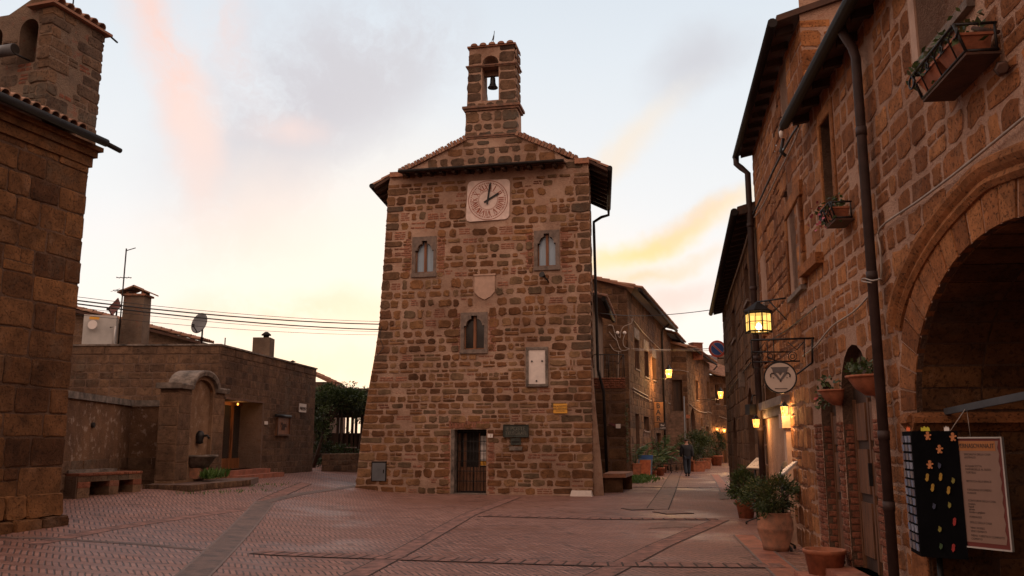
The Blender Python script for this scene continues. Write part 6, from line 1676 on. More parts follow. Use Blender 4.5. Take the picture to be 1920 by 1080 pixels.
for ch_, root_, rr in ((Lg, 0, (.085, .06, .042, .035)), (Rg, 0, (.085, .06, .042, .035)), (La, 3, (.055, .045, .032)), (Ra, 3, (.055, .045, .032))):
    i = len(V); V += ch_; E_ += [(root_, i)] + [(i + k, i + k + 1) for k in range(len(ch_) - 1)]; Rr_ += rr
    if len(ch_) == 3:
        hv, he, hr = hand(ch_[2], -1 if ch_[0][0] < 0 else 1, 0); j = len(V); V += [tuple(x) for x in hv]; E_ += [(i + 2, j)] + [(a + j, b + j) for a, b in he]; Rr_ += hr
body = skin('body', V, E_, Rr_, SKIN, man)
mb = MB()
for sg in (-1, 1): mb.lathe([(0, -.03), (.016, -.02), (.02, .0), (.016, .02), (0, .03)], (sg * .077, .035, 1.63), 8)
mb.lathe([(0, -.02), (.013, -.01), (.004, .03)], (0, .135, 1.615), 6)
me_ = mb; o = mb.build('face_features', SKIN, None); o.parent = man
skin('hair', [(0, .015, 1.63), (0, .02, 1.68), (0, .035, 1.73)], [(0, 1), (1, 2)], [(.092, .09), (.096, .105), (.068, .085)], HAIR, man)
jv = [(0, 0, .84), (0, 0, 1.0), (0, 0, 1.2), (0, .005, 1.38), (0, .01, 1.47)]; je = [(k, k + 1) for k in range(4)]; jr = [(.20, .16), (.205, .165), (.22, .17), (.20, .14), (.10, .09)]
for ch_ in (La, Ra): i = len(jv); jv += [ch_[0], ch_[1], tuple(lerp(Vector(ch_[1]), Vector(ch_[2]), .92))]; je += [(3, i), (i, i + 1), (i + 1, i + 2)]; jr += [.105, .085, .062]
skin('jacket', jv, je, jr, JKT, man)
tv = [(0, 0, .92)]; te = []; tr = [(.15, .12)]
for ch_ in (Lg, Rg): i = len(tv); tv += [ch_[0], ch_[1], tuple(Vector(ch_[2]) + Vector((0, -.02, .0)))]; te += [(0, i), (i, i + 1), (i + 1, i + 2)]; tr += [.115, .095, .08]
skin('trousers', tv, te, tr, JEAN, man)
for ch_ in (Lg, Rg):
    a, b = Vector(ch_[2]), Vector(ch_[3]); skin('shoe', [a + Vector((0, -.05, -.035)), a + Vector((0, .02, -.03)), b + Vector((0, .03, .0))], [(0, 1), (1, 2)], [(.045, .045), (.045, .05), (.042, .035)], JKT, man)
# ---- wires over the street

wire('overhead_wire', 'dark wire crossing the street above the bar house roof line', [at(1117, 586, 34), at(1215, 592, 38), at(1360, 577, 33)], .016, 'cable', .05)
wire('overhead_wire', 'upper pale cable crossing the street below the no parking sign', [S1.pt(1184, 654, .1), at(1262, 655, 45), at(1364, 652, 33)], .016, 'pale_cable', .02)
wire('overhead_wire', 'lower pale cable crossing the street below the no parking sign', [S1.pt(1190, 657, .1), at(1262, 657, 45), at(1364, 657, 33)], .011, 'pale_cable', .02)
wire('wall_cable', 'pale cable sagging along the stair house wall', smooth(trace(S3, [(1293, 757), (1305, 768), (1318, 773), (1326, 773)], .06)), .03, 'pale_cable')
wire('wall_cable', 'pale cable running on from the stair house to the end house', smooth([S3.pt(1327, 772, .08), S3.pt(1338, 776, .08), S4.pt(1350, 781, .08), S4.pt(1362, 785, .08)]), .025, 'pale_cable')
wire('wall_cable', 'thin cable along the top of the stair wall', trace(G3, [(1258, 694), (1275, 694), (1291, 697)], .06), .02, 'pale_cable')
# ================================================================ RIGHT HAND HOUSES
def AX_(Y): return 2.74 + .117 * Y
YJ = 12.5                     # where the nearest house meets the middle one
AF = Fac((AX_(YJ), YJ), (AX_(-14), -14))
BFc = Fac((4.98, 17.2), (AX_(YJ), YJ)); CFc = Fac((7.69, 31.3), (4.98, 17.2))
# ---- nearest house with the great arch
ha = thing('arch_house', 'nearest orange stone house with a great arch and two brick framed doors', 'house', (AF.P(0, 0).x, YJ, 0))
zeA = AF.uv(1500, 240)[1]
uJ, zJ = AF.uv(1719, 770); RA = 1.91; zsA = 1.88; KA = .645
archA = arch(uJ, uJ + 2 * RA, .0, zsA, 22, KA)
arch_m = arch(uJ - .43, uJ + 2 * RA + .43, zsA - .2, zsA, 22, .72)
d1u0, d1u1, d1z0, d1z1 = AF.rect(1585, 640, 1641, 1062); d1r = (d1u1 - d1u0) / 2
d1h = arch(d1u0, d1u1, .17, d1z1 - d1r)
d2u0, d2u1, d2z0, d2z1 = AF.rect(1545, 712, 1573, 1000); d2r = (d2u1 - d2u0) / 2
d2h = arch(d2u0, d2u1, .12, d2z1 - d2r)
wu0, wu1 = AF.uv(1724, 90)[0], AF.uv(1826, 50)[0]; wz0 = AF.uv(1735, 108)[1]
W1 = R(wu0, wu1, wz0, wz0 + 1.5)
v0, v1, vz0, vz1 = AF.rect(1543, 215, 1563, 402); W2 = R(v0, v1, vz0, vz1)
outA = R(0, AF.len, -.1, zeA); hA = [archA, d1h, d2h, W1, W2]
mb = MB(); wall_sheet(mb, AF, outA, hA, [1.15, .14, .14, .30, .34], 0, 3)  # reveals take the dark church mortar, shade put into the colour
def zone(u0, u1, z0, z1): return R(u0, u1, z0, z1)
keepA = [arch_m, R(uJ - .43, uJ + .0, -.1, zsA - .2), R(uJ - .0, uJ + 2 * RA + .45, -.1, zsA), d1h, d2h, R(wu0 - .16, wu1 + .16, wz0 - .05, wz0 + 1.6), R(v0 - .12, v1 + .12, vz0 - .06, vz1 + .2), R(d2u0 - .45, d1u1 + .42, -.1, min(d2z1 - d2r, d1z1 - d1r) - .12)]
masonry(mb, AF, R(0, AF.len, -.1, 2.9), keepA, h=(.16, .34), w=(.2, .5), gap=.045, jit=.18, cut=.20, proj=(.003, .016), m=1, split=.22, skip=.03, shrink=.10, zmin=0, edge=0)
masonry(mb, AF, R(0, AF.len, 2.9, zeA), keepA, h=(.18, .34), w=(.22, .55), gap=.05, jit=.17, cut=.17, proj=(.003, .018), m=1, split=.2, skip=.02, shrink=.12, zmin=2.9, edge=0)
# voussoirs
cA = uJ + RA; nv = 23
for k in range(nv):
    a0_, a1_ = math.pi * k / nv + .008, math.pi * (k + 1) / nv - .008; r0_, r1_ = RA + .0, RA + rnd(.38, .44); o = rnd(.004, .018)
    P_ = [(cA + r * math.cos(a), zsA + (RA * KA + r - RA) * math.sin(a)) for r, a in ((r0_, a0_), (r1_, a0_), (r1_, a1_), (r0_, a1_))]
    mb.prism(AF, P_, -.35, o, 1, random.random(), random.random())
z = .0
while z < zsA - .30:
    h_ = min(rnd(.32, .5), zsA - .25 - z); stone(mb, AF, uJ - rnd(.32, .43), uJ - .005, z + .01, z + h_ - .01, .02, 1, .04, .06, -.3); stone(mb, AF, uJ + 2 * RA + .005, uJ + 2 * RA + .4, z + .01, z + h_ - .01, .02, 1, .04, .06, -.3); z += h_
# jamb and vault courses, dark church stone painting in the passage's shade
JF = Fac(AF.P(uJ, 0, 0).to_2d(), AF.P(uJ, 0, -1.15).to_2d())
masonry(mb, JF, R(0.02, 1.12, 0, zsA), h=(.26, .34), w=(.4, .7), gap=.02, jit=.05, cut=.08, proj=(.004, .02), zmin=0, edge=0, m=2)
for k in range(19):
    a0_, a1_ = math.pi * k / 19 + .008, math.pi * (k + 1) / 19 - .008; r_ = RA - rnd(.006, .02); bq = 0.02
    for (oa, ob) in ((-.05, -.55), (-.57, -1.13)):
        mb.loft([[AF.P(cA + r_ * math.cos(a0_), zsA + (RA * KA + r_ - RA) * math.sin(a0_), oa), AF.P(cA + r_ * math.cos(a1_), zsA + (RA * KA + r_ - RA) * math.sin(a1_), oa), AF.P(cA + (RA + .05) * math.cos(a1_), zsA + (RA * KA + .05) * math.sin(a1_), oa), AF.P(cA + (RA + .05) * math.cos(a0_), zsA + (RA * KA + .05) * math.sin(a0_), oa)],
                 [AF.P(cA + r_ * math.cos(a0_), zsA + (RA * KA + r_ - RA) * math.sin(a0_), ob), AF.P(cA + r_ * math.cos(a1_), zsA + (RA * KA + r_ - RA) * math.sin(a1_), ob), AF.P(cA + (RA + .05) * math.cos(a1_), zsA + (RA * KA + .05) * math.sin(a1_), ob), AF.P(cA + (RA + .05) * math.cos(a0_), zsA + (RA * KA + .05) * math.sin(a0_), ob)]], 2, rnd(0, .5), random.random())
mb.build('wall', [M['house_mortar'], M['house_stone'], M['ashlar'], M['ashlar_mortar']], ha)  # both ashlar slots paint in shade on the passage and reveals
# inner room behind the arch: plaster wall with a smaller dark arch
IF_ = Fac(AF.P(-.5 + uJ, 0, -1.15).to_2d(), AF.P(uJ + 2 * RA + .5, 0, -1.15).to_2d())
inn = arch(.5 + .38, .5 + 2 * RA - .30, 0, 1.55, 14)
mb = MB(); wall_sheet(mb, IF_, R(0, IF_.len, 0, 4.2), [inn], .35); mb.fbox(IF_, -.2, IF_.len + .2, -.1, 4.4, -3.4, -3.3); mb.fbox(IF_, -.2, -.1, 0, 4.4, -3.3, -.01); mb.fbox(IF_, IF_.len + .1, IF_.len + .2, 0, 4.4, -3.3, -.01); mb.fbox(IF_, -.2, IF_.len + .2, 4.2, 4.3, -3.3, -.01)
mb.build('inner_wall', [M['shield']], ha)
# hood moulding over the arch
hp = [AF.uv(x, y) for x, y in ((1686, 612), (1692, 575), (1708, 528), (1737, 470), (1777, 412), (1822, 362), (1870, 328), (1925, 303))]
hp = [(u, z) for u, z in hp if u < cA - .1]; hp = hp + [(cA, hp[-1][1] + .03)] + [(2 * cA - u, z) for u, z in hp[::-1]]
hpz = [Vector((u, z, 0)) for u, z in hp]; hs_ = smooth(hpz, 4)
mb = MB(); rg = []
for k, p in enumerate(hs_):
    a, b = hs_[max(0, k - 1)], hs_[min(len(hs_) - 1, k + 1)]; t_ = (b - a).normalized(); n_ = Vector((-t_.y, t_.x, 0)); n_ = n_ if n_.y > 0 or abs(n_.y) < 1e-6 else -n_
    if k < 3: n_ = Vector((-abs(n_.x), n_.y, 0))
    def q(r, o): return AF.P(p.x + n_.x * r, p.y + n_.y * r, o)
    rg.append([q(-.10, -.03), q(-.10, .03), q(-.06, .06), q(-.02, .045), q(.01, .075), q(.05, .10), q(.09, .10), q(.12, .05), q(.12, -.03)])
mb.loft(rg, 0, .6, .3); mb.build('hood_moulding', [M['house_stone']], ha)
# impost block
mb = MB(); zi0, zi1 = AF.uv(1745, 812)[1], AF.uv(1738, 772)[1]
pr = [(-.1, zi0), (.03, zi0 + .02), (.09, zi0 + .10), (.11, (zi0 + zi1) / 2), (.10, zi1 - .04), (.05, zi1), (-.1, zi1)]
mb.loft([[AF.P(uJ - .22, z, o) for o, z in pr], [AF.P(uJ + .03, z, o) for o, z in pr]], 0, .8, .4)
mb.loft([[JF.P(-.06, z, o) for o, z in pr], [JF.P(1.1, z, o) for o, z in pr]], 0, .8, .4)
mb.build('impost', [M['house_stone']], ha)
# brick piers round the two doors
mb = MB(); zq = min(d2z1 - d2r, d1z1 - d1r) - .14
for a, b in ((d2u0 - .42, d2u0 - .01), (d2u1 + .01, d1u0 - .01), (d1u1 + .01, d1u1 + .40)):
    mb = MB(); brick_col(mb, AF, a, b, .0, zq, 0, .078, (.012, .035)); mb.build('brick_pier', [M['brick']], ha)
for F2, uu in ((d1u0, d1u1), (d2u0, d2u1)):
    mb = MB(); JB = Fac(AF.P(F2, 0, 0).to_2d(), AF.P(F2, 0, -.13).to_2d()); brick_col(mb, JB, .01, .125, .1, zq, 0, .078, (.004, .02)); mb.build('brick_jamb', [M['brick']], ha)
for (h, nm, u0, u1, z0, zt_) in ((d1h, 'tall brown panelled door', d1u0, d1u1, .17, d1z1 - d1r), (d2h, 'narrow dark door under the clay bowl', d2u0, d2u1, .12, d2z1 - d2r)):
    mb = MB(); mb.prism(AF, h, -.18, -.14); dd = mb.build('door', M['dark_wood'], ha); dd['label'] = nm
    c = (u0 + u1) / 2; mb = MB()
    for a, b in ((u0 + .05, c - .03), (c + .03, u1 - .05)):
        for za, zb in ((z0 + .15, z0 + .75), (z0 + .85, z0 + 1.35), (z0 + 1.45, zt_ - .05)): mb.fbox(AF, a + .06, b - .06, za, zb, -.14, -.115)
        mb.fbox(AF, a - .02, a + .04, z0, zt_, -.14, -.11)
    mb.build('door_panel', M['wood'], dd)
    mb = MB(); mb.fbox(AF, c + .05, c + .07, z0 + .95, z0 + 1.2, -.115, -.07); mb.build('handle', M['iron'], dd)
mb = MB(); mb.fbox(AF, d1u0 - .25, d1u1 + .3, -.05, .17, -.14, .34); mb.build('doorstep', M['strip_red'], ha)
mb = MB(); mb.fbox(AF, d1u0 - .25, d1u1 + .3, -.05, .08, .34, .62); mb.build('doorstep', M['strip_red'], ha)
mb = MB(); mb.fbox(AF, d2u0 - .02, d2u1 + .02, -.05, .12, -.14, .03); mb.build('doorstep', M['frame_stone'], ha)
for W_, pn, nm in ((W1, 'dark_glass', 'big upper window behind the flower pots'), (W2, 'dark_glass', 'tall upper window above the small flower cradle')):
    w = window_parts(AF, W_, ha, .28, pn, 'grey_metal', True, None); w['label'] = nm
mb = MB(); t_ = .14
for (u0, u1, z0, z1) in ((wu0 - t_, wu0 - .002, wz0 - .02, wz0 + 1.6), (wu1 + .002, wu1 + t_, wz0 - .02, wz0 + 1.6)): mb = MB(); mb.fbox(AF, u0, u1, z0, z1, -.05, .018); mb.build('window_render', M['shield'], ha)
mb = MB(); mb.fbox(AF, wu0 - .0, wu0 + .006, wz0, wz0 + 1.5, -.28, .0); mb.build('window_render', M['shield'], ha)
mb = MB()
for (u0, u1, z0, z1) in ((v0 - .13, v0 - .003, vz0, vz1 + .15), (v1 + .003, v1 + .13, vz0, vz1 + .15), (v0, v1, vz1 + .003, vz1 + .16)): stone(mb, AF, u0, u1, z0, z1, .03, 0, .02, .04, -.05)
mb.build('window_surround', [M['house_stone']], ha)
eave(AF, YJ - 11.4, AF.len, zeA + .0, .24, ha, 'soffit', True, False, 3, .30, .0, 2, .07, .6)
puA = AF.uv(1641, 600, .12)[0]
mb = MB(); ztop_ = zeA - .1
mb.tube([AF.P(puA, ztop_ + .04, .25), AF.P(puA, ztop_ - .06, .23), AF.P(puA, ztop_ - .22, .15), AF.P(puA, ztop_ - .34, .12), AF.P(puA, .0, .12)], .050, 14)
for z in (ztop_ - 1.2, 3.2, 1.62, .95): mb.tube([AF.P(puA, z, .12), AF.P(puA, z + .09, .12)], .057, 14)
mb.build('drainpipe', M['pipe'], ha)
mb = MB(); u0, z0 = AF.uv(1512, 512); u1, z1 = AF.uv(1545, 478); mb.fbox(AF, u0, u1, (z0 + z1) / 2 - .08, (z0 + z1) / 2 + .06, -.05, .11, 0, .2, .4); mb.build('ledge_stone', [M['house_stone']], ha)
# ---- middle house
hb = thing('middle_house', 'taller stone house with a curtained window and a shop entrance beside the great arch house', 'house', (4.98, 17.2, 0))
zeB = BFc.uv(1406, 300)[1]
def r_(F, *q): return R(*F.rect(*q))
b1h = r_(BFc, 1479, 385, 1504, 552); b2h = r_(BFc, 1463, 118, 1477, 232); b3h = r_(BFc, 1427, 470, 1437, 575)
po = BFc.rect(1430, 800, 1482, 1000); poh = R(po[0], po[1], .05, BFc.uv(1455, 782)[1])
outB = R(0, BFc.len, -.1, zeB)
mb = MB(); wall_sheet(mb, BFc, outB, [b1h, b2h, b3h, poh], [.32, .25, .3, .45])
for (a, b) in ((0, 3.1), (3.1, zeB)):
    masonry(mb, BFc, R(0, BFc.len, a, b), [R(b1h[0][0] - .12, b1h[1][0] + .12, b1h[0][1] - .1, b1h[2][1] + .25), b2h, b3h, R(poh[0][0] - .1, poh[1][0] + .35, -.1, poh[2][1] + .5)], h=(.2, .36), w=(.26, .58), gap=.045, jit=.17, cut=.18, proj=(.003, .016), split=.2, skip=.03, shrink=.10, zmin=a, edge=.015)
Bn = Fac(AF.P(.0, 0, -.0).to_2d(), AF.P(.0, 0, -5).to_2d())
AFu = R(0, YJ - 11.42, zeA - .02, zeB); wall_sheet(mb, AF, AFu)
masonry(mb, AF, AFu, h=(.2, .36), w=(.26, .58), gap=.045, jit=.17, cut=.18, proj=(.003, .016), split=.2, edge=.01)
Bg = Fac(AF.P(YJ - 11.42, 0).to_2d(), AF.P(YJ - 11.42, 0, -5).to_2d()); wall_sheet(mb, Bg, R(0, 5, zeA - .1, zeB + .3)); masonry(mb, Bg, R(0, 5, zeA - .1, zeB), h=(.2, .36), w=(.26, .58), gap=.06, jit=.18, cut=.2, proj=(.003, .016), split=.2, edge=0)
wall_sheet(mb, Fac(BFc.P(.02, 0).to_2d(), (BFc.P(.02, 0) - BFc.n * 5).to_2d()), R(0, 5, 0, zeB))
mb.build('wall', [M['house_mortar'], M['house_stone']], hb)
for h, pn, nm in ((b1h, 'glass', 'tall window with a pale curtain'), (b2h, 'glass', 'small upper window with a slate sill'), (b3h, 'dark_glass', 'narrow dark slit window')):
    w = window_parts(BFc, h, hb, .27, pn, 'wood', True, None, h is b1h); w['label'] = nm
mb = MB()
for (u0, u1, z0, z1) in ((b1h[0][0] - .14, b1h[0][0] - .003, b1h[0][1], b1h[2][1]), (b1h[1][0] + .003, b1h[1][0] + .14, b1h[0][1], b1h[2][1]), (b1h[0][0] - .2, b1h[1][0] + .2, b1h[2][1] + .003, b1h[2][1] + .24)):
    z = z0
    while z < z1 - .05: hh_ = min(.45, z1 - z); stone(mb, BFc, u0, u1, z, z + hh_ - .01, .035, 0, .02, .05, -.05); z += hh_
mb.build('window_surround', [M['house_stone']], hb)
eave(BFc, .0, BFc.len + YJ - 11.45, zeB + .05, .27, hb, 'soffit', True, False, 3, .30, .08, 2, .07, .55)
mb = MB(); zz = zeB - .1; mb.tube([BFc.P(-.0, zz + .05, .33), BFc.P(-.0, zz - .12, .33), BFc.P(.03, zz - .22, .24), BFc.P(.08, zz - .36, .12), BFc.P(.08, 0, .12)], .062, 10)
for z in (zz - 1.5, 4.6, 3.2, 1.8): mb.tube([BFc.P(.08, z, .12), BFc.P(.08, z + .08, .12)], .072, 10)
mb.build('drainpipe', M['pipe'], hb)
# shop entrance
u0, u1, z0, z1 = poh[0][0], poh[1][0], .05, poh[2][1]
mb = MB(); mb.fbox(BFc, u0 - .02, u1 + .02, z0 - .1, z1 + .02, -.49, -.45); en = mb.build('entrance_wall', M['shield'], hb)
mb = MB()
for k in range(11):
    u = u0 + .05 + (u1 - u0) * .42 * k / 10; mb.tube([BFc.P(u, .08, -.28 + .1 * math.sin(k * 1.6)), BFc.P(u, z1 - .1, -.28 + .1 * math.sin(k * 1.6))], .022, 6)
for z in (.2, .9, 1.6, z1 - .15):
    mb.tube([BFc.P(u0 + .03 + (u1 - u0) * .42 * k / 8, z + .25 * (k % 2), -.24) for k in range(9)], .015, 5)
mb.build('folding_gate', M['wood'], hb)
mb = MB(); mb.fbox(BFc, u0 - .1, u1 + .4, z1 + .01, z1 + .16, -.1, .07); mb.fbox(BFc, u0 - .16, u1 + .46, z1 + .16, z1 + .30, -.1, .14); mb.build('entablature', M['frame_stone'], hb)
mb = MB(); mb.fbox(BFc, u1 + .01, u1 + .34, .0, .5, -.1, .12); mb.fbox(BFc, u1 + .04, u1 + .31, .5, z1 - .22, -.1, .07); mb.fbox(BFc, u1 + .0, u1 + .36, z1 - .22, z1 + .008, -.1, .13); mb.build('pilaster', M['shield'], hb)
mb = MB()
for k, z in enumerate((z1 - 1.25, z1 - 1.05, z1 - .86)): mb.lathe([(0, -.10), (.06, -.05), (.075, .02), (.04, .10), (0, .12)], BFc.P(u1 + .17, z, .09), 10)
mb.build('carved_figure', M['coping'], hb)
# ---- far right house
hc = thing('corner_house', 'darker stone house with an arched niche where the street narrows on the right', 'house', (7.69, 31.3, 0))
zeC = CFc.uv(1358, 574)[1]
c1 = CFc.rect(1403, 724, 1414, 850); c2 = CFc.rect(1376, 780, 1383, 895)
ch1 = arch(c1[0], c1[1], .7, c1[3] - (c1[1] - c1[0]) / 2); ch2_ = arch(c2[0], c2[1], .05, c2[3] - (c2[1] - c2[0]) / 2)
cw1 = r_(CFc, 1397, 492, 1404, 570); cw2 = r_(CFc, 1373, 575, 1379, 640)
outC = R(0, CFc.len, -.1, zeC)
mb = MB(); wall_sheet(mb, CFc, outC, [ch1, ch2_, cw1, cw2], .3); masonry(mb, CFc, outC, [ch1, ch2_, cw1, cw2], h=(.34, .46), w=(.45, .9), gap=.03, jit=.09, cut=.12, proj=(.005, .03), zmin=0, edge=.03, quoin=((.6, .8), (.4, .5)))
wall_sheet(mb, Fac((CFc.A - CFc.n * 6).to_2d(), CFc.A.to_2d()), R(0, 6, 0, zeC + .0)); mb.build('wall', [M['street_mortar'], M['street_stone']], hc)
for h in (ch1, ch2_): mb = MB(); mb.prism(CFc, h, -.33, -.29); mb.build('door', M['dark_wood'], hc)
for h in (cw1, cw2): window_parts(CFc, h, hc, .25)
eave(CFc, 0, CFc.len, zeC + .05, .36, hc, 'soffit', True, False, 3, .28, .1, 2, .08, .6)
mb = MB(); mb.box(CFc.P(CFc.uv(1368, 690)[0], CFc.uv(1368, 690)[1], .08), .22, .14, .30, CFc.rot); mb.build('meter_box', M['frame_stone'], hc)
mb = MB(); mb.box(CFc.P(CFc.uv(1397, 712)[0], CFc.uv(1397, 712)[1], .08), .2, .14, .36, CFc.rot); mb.build('meter_box', M['frame_stone'], hc)
# no parking sign
c = at(1345, 654, 32.4)
NP = Fac((c.x - .5, c.y), (c.x + .5, c.y - .12)); uc_, zc_ = NP.uv(1345, 654); rs = 15.5 / FPX * (c - CAM).length
nps = thing('no_parking_sign', 'round blue and red no parking sign on a bracket over the street', 'road sign', tuple(NP.P(uc_, zc_, 0)))
def disc(r, o0, o1, m, nm='disc'):
    mb = MB(); pl = [(uc_ + r * math.cos(2 * math.pi * k / 32), zc_ + r * math.sin(2 * math.pi * k / 32)) for k in range(32)]; mb.prism(NP, pl, o0, o1); return mb.build(nm, m, nps)
RED = mat('sign red', (.48, .06, .04), .5, .1, 4, 0); BLUE = mat('sign blue', (.03, .08, .26), .5, .1, 4, 0)
disc(rs, -.02, 0, RED, 'rim'); disc(rs * .76, 0, .004, M['white'], 'white_ring'); disc(rs * .73, .004, .007, BLUE, 'field')
mb = MB()
for wdt, o, mm in ((.20, .010, M['white']), (.14, .013, RED)):
    mb = MB(); a = math.radians(-45); ca, sa = math.cos(a), math.sin(a)
    pl = [(uc_ + x * ca - y * sa, zc_ + x * sa + y * ca) for x, y in ((-rs * .74, -rs * wdt * .5), (rs * .74, -rs * wdt * .5), (rs * .74, rs * wdt * .5), (-rs * .74, rs * wdt * .5))]; mb.prism(NP, pl, .007, o); mb.build('slash', mm, nps)
mb = MB(); mb.tube([NP.P(uc_, zc_ - rs - .03, -.03), NP.P(uc_ + .55, zc_ - rs - .03, -.03)], .025, 6); mb.tube([NP.P(uc_, zc_ - rs - .03, -.03), NP.P(uc_, zc_ + rs * .5, -.03)], .02, 6); mb.build('bracket', M['gutter'], nps)
# ---- big hexagonal lantern
c = at(1422, 602, 13.9); ll = thing('hanging_lantern', 'large lit six sided lantern with yellow panes on the middle house', 'lantern', tuple(c))
zt_, zb_ = at(1422, 588, 13.9).z, at(1422, 622, 13.9).z; rl = .205
for k in range(6):
    a0_, a1_ = math.pi * k / 3 - .5, math.pi * (k + 1) / 3 - .5; p0, p1 = Vector((math.cos(a0_), math.sin(a0_), 0)), Vector((math.cos(a1_), math.sin(a1_), 0))
    mb = MB(); x, y = c.to_2d(); b0, b1 = Vector((x, y, 0)) + p0 * rl, Vector((x, y, 0)) + p1 * rl
    mb.poly([b0 + Vector((0, 0, zb_)), b1 + Vector((0, 0, zb_)), b1 + Vector((0, 0, zt_)), b0 + Vector((0, 0, zt_))]); mb.build('pane', M['lamp_glow'], ll)
mb = MB()
for k in range(6):
    a0_, a1_ = math.pi * k / 3 - .5, math.pi * (k + 1) / 3 - .5; p0, p1 = Vector((x, y, 0)) + Vector((math.cos(a0_), math.sin(a0_), 0)) * rl, Vector((x, y, 0)) + Vector((math.cos(a1_), math.sin(a1_), 0)) * rl; pm = (p0 + p1) / 2
    U = lambda p, z: Vector((p.x, p.y, z))
    mb.tube([U(p0, zb_ - .03), U(p0, zt_ + .03)], .013, 5)
    for z in (zb_, zt_): mb.tube([U(p0, z), U(p1, z)], .014, 5)
    mb.tube([U(p0, lerp(zb_, zt_, .52)), U(p1, lerp(zb_, zt_, .52))], .006, 4); mb.tube([U(pm, zb_), U(pm, zt_)], .006, 4)
mb.build('frame', M['iron'], ll)
mb = MB(); mb.lathe([(rl * 1.18, zt_ + .02), (rl * 1.15, zt_ + .045), (rl * .35, zt_ + .16), (.03, zt_ + .19), (.0, zt_ + .2)], (x, y, 0), 6, 0, False); mb.build('cap', M['gutter'], ll)
mb = MB(); mb.lathe([(0, 0), (.04, .03), (.055, .08), (.03, .13), (0, .15)], (x, y, zb_ + .0), 12); mb.build('bulb', M['bulb'], ll)
wl_ = None
mb = MB(); wq = Vector((AX_(13.5), 13.5, zt_ + .19)); mb.tube([Vector((x, y, zt_ + .19)), wq], .014, 6); mb.tube([wq - Vector((0, 0, .35)), Vector((lerp(x, wq.x, .4), lerp(y, wq.y, .4), zt_ + .19))], .010, 6); mb.build('arm', M['iron'], ll)
lamp_light(ll, (x, y, zb_ + .08), 130, .05, (1, .56, .20))
# ---- wrought iron sign with round emblem
SGw = Fac((3.0, 11.9), (AX_(11.6), 11.6))
def sp_(px, py): return SGw.uv(px, py)
sg = thing('hanging_sign', 'round pale sign with a grey ram head under a wrought iron frame', 'sign', tuple(SGw.pt(1464, 708)))
mb = MB()
def ln(pts, r=.010): mb.tube([SGw.pt(px, py) for px, py in pts], r, 5)
ln([(1408, 638), (1527, 634)], .014); ln([(1408, 638), (1412, 690)]); ln([(1523, 634), (1523, 680)], .016); ln([(1408, 660), (1478, 660)]); ln([(1412, 679), (1500, 677)]); ln([(1412, 690), (1424, 690), (1420, 702)], .008)
ln([(1450, 638), (1452, 678)], .007); ln([(1438, 640), (1440, 678)], .007); ln([(1478, 642), (1494, 656), (1478, 660)], .007); ln([(1494, 656), (1508, 640)], .007); ln([(1438, 668), (1460, 680)], .008); ln([(1508, 636), (1508, 670)], .007)
ln([(1523, 680), (1494, 702)], .012); ln([(1424, 655), (1434, 642), (1440, 655)], .006)
for cx, cy, q in ((1486, 668, 8), (1486, 668, 4), (1444, 668, 5), (1425, 668, 6)):
    ln([(cx + q * math.cos(.5 * k), cy + q * math.sin(.5 * k)) for k in range(14)], .006)
ln([(1464, 676), (1464, 682)], .010)
mb.build('iron_frame', M['iron'], sg)
du, dz_ = sp_(1463, 708); dR = 28.5 / FPX * (SGw.pt(1463, 708) - CAM).length
def dsc(r, o0, o1, m, nm): mb = MB(); mb.prism(SGw, [(du + r * math.cos(2 * math.pi * k / 40), dz_ + r * math.sin(2 * math.pi * k / 40)) for k in range(40)], o0, o1); return mb.build(nm, m, sg)
dsc(dR, -.03, .015, M['iron'], 'rim'); dsc(dR * .91, .015, .02, mat('cream sign', (.50, .40, .33), .6, .08, 4, 0), 'face')
EG = mat('emblem grey', (.12, .10, .095), .7, .15, 8, 0); mb = MB(); k_ = dR * .91
def E2(pts, o=.026): mb.prism(SGw, [(du + x * k_, dz_ + y * k_) for x, y in pts], .02, o)
E2([(-.62, .72), (.62, .72), (.52, .58), (.46, .34), (-.46, .34), (-.52, .58)])
E2([(-.52, .34), (-.30, .34), (.02, -.12), (0, -.30)]); E2([(.52, .34), (0, -.30), (-.02, -.12), (.30, .34)])
E2([(-.15, .33), (.15, .33), (.0, .12)], .024)
mb.build('emblem', EG, sg)
mb = MB()
for s_ in (-1, 1):
    mb.tube([SGw.P(du + s_ * x * k_, dz_ + y * k_, .026) for x, y in ((.40, .30), (.56, .30), (.64, .18), (.62, .02))], .008, 5)
    mb.tube([SGw.P(du + s_ * .44 * k_, dz_ - .02 * k_, .02), SGw.P(du + s_ * .44 * k_, dz_ - .02 * k_, .027)], .008, 6)
mb.tube([SGw.P(du, dz_ - .24 * k_, .02), SGw.P(du, dz_ - .24 * k_, .028)], .012, 8)
E2([(-.40, -.74), (.42, -.74), (.42, -.78), (-.40, -.78)], .025); mb.build('emblem', M['ink'], sg)
